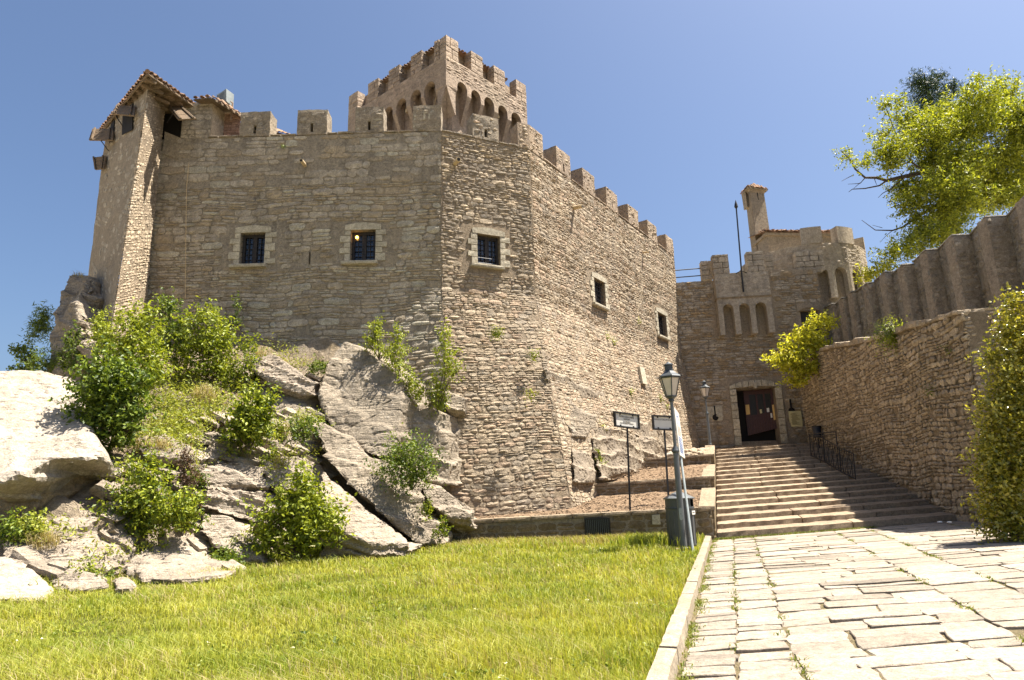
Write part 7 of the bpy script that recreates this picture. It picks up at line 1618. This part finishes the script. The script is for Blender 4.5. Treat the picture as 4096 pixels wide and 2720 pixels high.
# railing on the right of the upper stairs, with a bin beside it
zr7 = Z(2750, 1450, 2.09)
rl_ = thing('stair_railing', 'dark iron railing of crossed bars along the right of the upper stairs', 'railing', D(*zr7(1385, 960), 27.3))
YA_, YB_ = 31.0, 26.6
def stair_hit(x, y):
    r = ray(*zr7(x, y)); Y = 21.0
    while Y < 34:
        k = Y / r.y; X = r.x * k
        if EYE + r.z * k < (Y - ST_Y0) / ST_T * ST_R + .1 + LAT * (X - XL(Y)): return Y
        Y += .05
    return 33.0
_ry = [(x_, stair_hit(x_, np.interp(x_, [1030, 1150, 1270, 1400], [790, 845, 920, 990]))) for x_ in (1030, 1150, 1270, 1400)]
def RP(x, y):      # the railing stands on the stairs
    return D(*zr7(x, y), float(np.interp(x, [a for a, b in _ry], [b for a, b in _ry])) - .05)
top_ = lambda x: 598 - 20 * (x - 1010) / 230 if x < 1130 else 598 - 10 + (760 - 600) * (x - 1130) / (1385 - 1130) * 1.0
bot_ = lambda x: 775 + 195 * (x - 1035) / (1400 - 1035)
MB().tube([RP(1010, 600), RP(1240, 578)], .022, 6).build('rail', M['iron'], rl_); MB().tube([RP(1010, 618), RP(1240, 600)], .016, 6).build('rail', M['iron'], rl_)
MB().tube([RP(1020, 610), RP(1130, 630), RP(1260, 705), RP(1385, 762)], .022, 6).build('rail', M['iron'], rl_)
MB().tube([RP(1030, 775), RP(1150, 830), RP(1270, 905), RP(1400, 972)], .02, 6).build('rail', M['iron'], rl_)
for x, y0, y1 in ((1018, 598, 800), (1128, 588, 840), (1240, 578, 720), (1265, 705, 915), (1385, 760, 985)): MB().tube([RP(x, y0), RP(x + (y1 - y0) * .09, y1)], .024, 6).build('rail_post', M['iron'], rl_)
for k in range(9):
    x0 = 1030 + k * 40; yt = np.interp(x0, [1020, 1130, 1260, 1385], [612, 632, 707, 764]); yb = np.interp(x0, [1030, 1150, 1270, 1400], [775, 830, 905, 972]); x1 = min(x0 + 42, 1392); yt1 = np.interp(x1, [1020, 1130, 1260, 1385], [612, 632, 707, 764]); yb1 = np.interp(x1, [1030, 1150, 1270, 1400], [775, 830, 905, 972])
    MB().tube([RP(x0, yt), RP((x0 + x1) / 2, (yt + yb1) / 2 + 18), RP(x1, yb1)], .011, 5).build('scroll_bar', M['iron'], rl_); MB().tube([RP(x0 + 6, yb), RP((x0 + x1) / 2 + 6, (yt1 + yb) / 2 - 10), RP(x1, yt1)], .011, 5).build('scroll_bar', M['iron'], rl_)
    MB().tube([RP(x0 + 20, np.interp(x0 + 20, [1020, 1130, 1260, 1385], [612, 632, 707, 764])), RP(x0 + 32, np.interp(x0 + 32, [1030, 1150, 1270, 1400], [775, 830, 905, 972]))], .012, 5).build('baluster', M['iron'], rl_)
wb = D(*zr7(1090, 625), 31.2); wt = D(*zr7(1086, 533), 31.2); r_b = 34 / 2.09 / FPX * 31.2
tb = thing('litter_bin', 'small dark blue litter bin hung behind the stair railing', 'bin', wb)
MB().lathe([(r_b * .86, 0), (r_b, wt.z - wb.z)], wb, 16).build('bin_body', M['binblue'], tb); MB().lathe([(r_b * 1.04, wt.z - wb.z - .04), (r_b * 1.06, wt.z - wb.z + .015)], wb, 16).build('bin_rim', M['iron'], tb)
MB().tube([wb - Vector((0, 0, .6)), wb], .03, 6).build('bin_post', M['iron'], tb)
# pale rubble heaped behind the highest terrace wall
rs = random.Random(12); protos = []
RUBW = ['leftmost', 'second from left', 'third from left', 'topmost', 'lowest', 'middle front', 'upper middle', 'lower middle', 'large upper right', 'small middle right', 'broad upper right', 'right front', 'rightmost upper', 'small front', 'small lower right', 'rightmost lower', 'small hindmost', 'hind middle']
for k in range(4):
    bm = bmesh.new(); bmesh.ops.create_icosphere(bm, subdivisions=2, radius=.2)
    for v in bm.verts: v.co = Vector((v.co.x * 1.25, v.co.y * .9, v.co.z * .62)); v.co += mnoise.noise_vector(v.co * 5 + Vector((k * 9, 0, 0))) * .05
    me = bpy.data.meshes.new('rubble_stone'); bm.to_mesh(me); bm.free(); protos.append(me)
for k, (x, y, s_) in enumerate(((505, 768, .9), (530, 762, .8), (555, 758, .9), (575, 748, 1), (600, 765, .8), (625, 752, 1.0), (645, 740, .9), (665, 765, .8), (680, 742, 1.1), (700, 757, .9), (720, 738, 1.0), (735, 757, .9), (755, 740, 1.1), (640, 770, .7), (700, 772, .7), (760, 765, .8), (610, 735, .7), (690, 728, .7))):
    wh = k in (0, 1, 2, 3, 4, 13); me = protos[k % 4].copy(); o = link('rubble_stone', me, M['rock_white'] if wh else M['wall_tan'], None)
    o.location = D(*zg6(x, y + 6), 27.5 + (772 - y) / 44 * .9); o.scale = (s_ * .9,) * 3; o.rotation_euler = (rs.uniform(-.5, .5), rs.uniform(-.5, .5), rs.uniform(0, 6))
    tag(o, ('%s white stone' if wh else '%s tan stone') % RUBW[k] + ' of the rubble heap behind the highest terrace wall', 'stone', 'white rubble stones' if wh else 'tan rubble stones')
# bits of litter on the shaded paving
for k, (x, y) in enumerate(((2108, 1639), (2188, 1632))):
    p = DZ(*zr7(x, 1332 + (2 if k else 0)), .42); o = MB().hexa([p + Vector(v) for v in ((-.05, -.02, -.01), (.05, -.03, -.01), (.05, .02, -.01), (-.05, .02, -.01), (-.03, -.01, .02), (.04, -.02, .015), (.03, .01, .02), (-.04, .02, .015))]).build('litter', M['white'], None)
    tag(o, ('left' if k == 0 else 'right') + ' scrap of white litter on the shaded paving by the lowest step', 'litter')
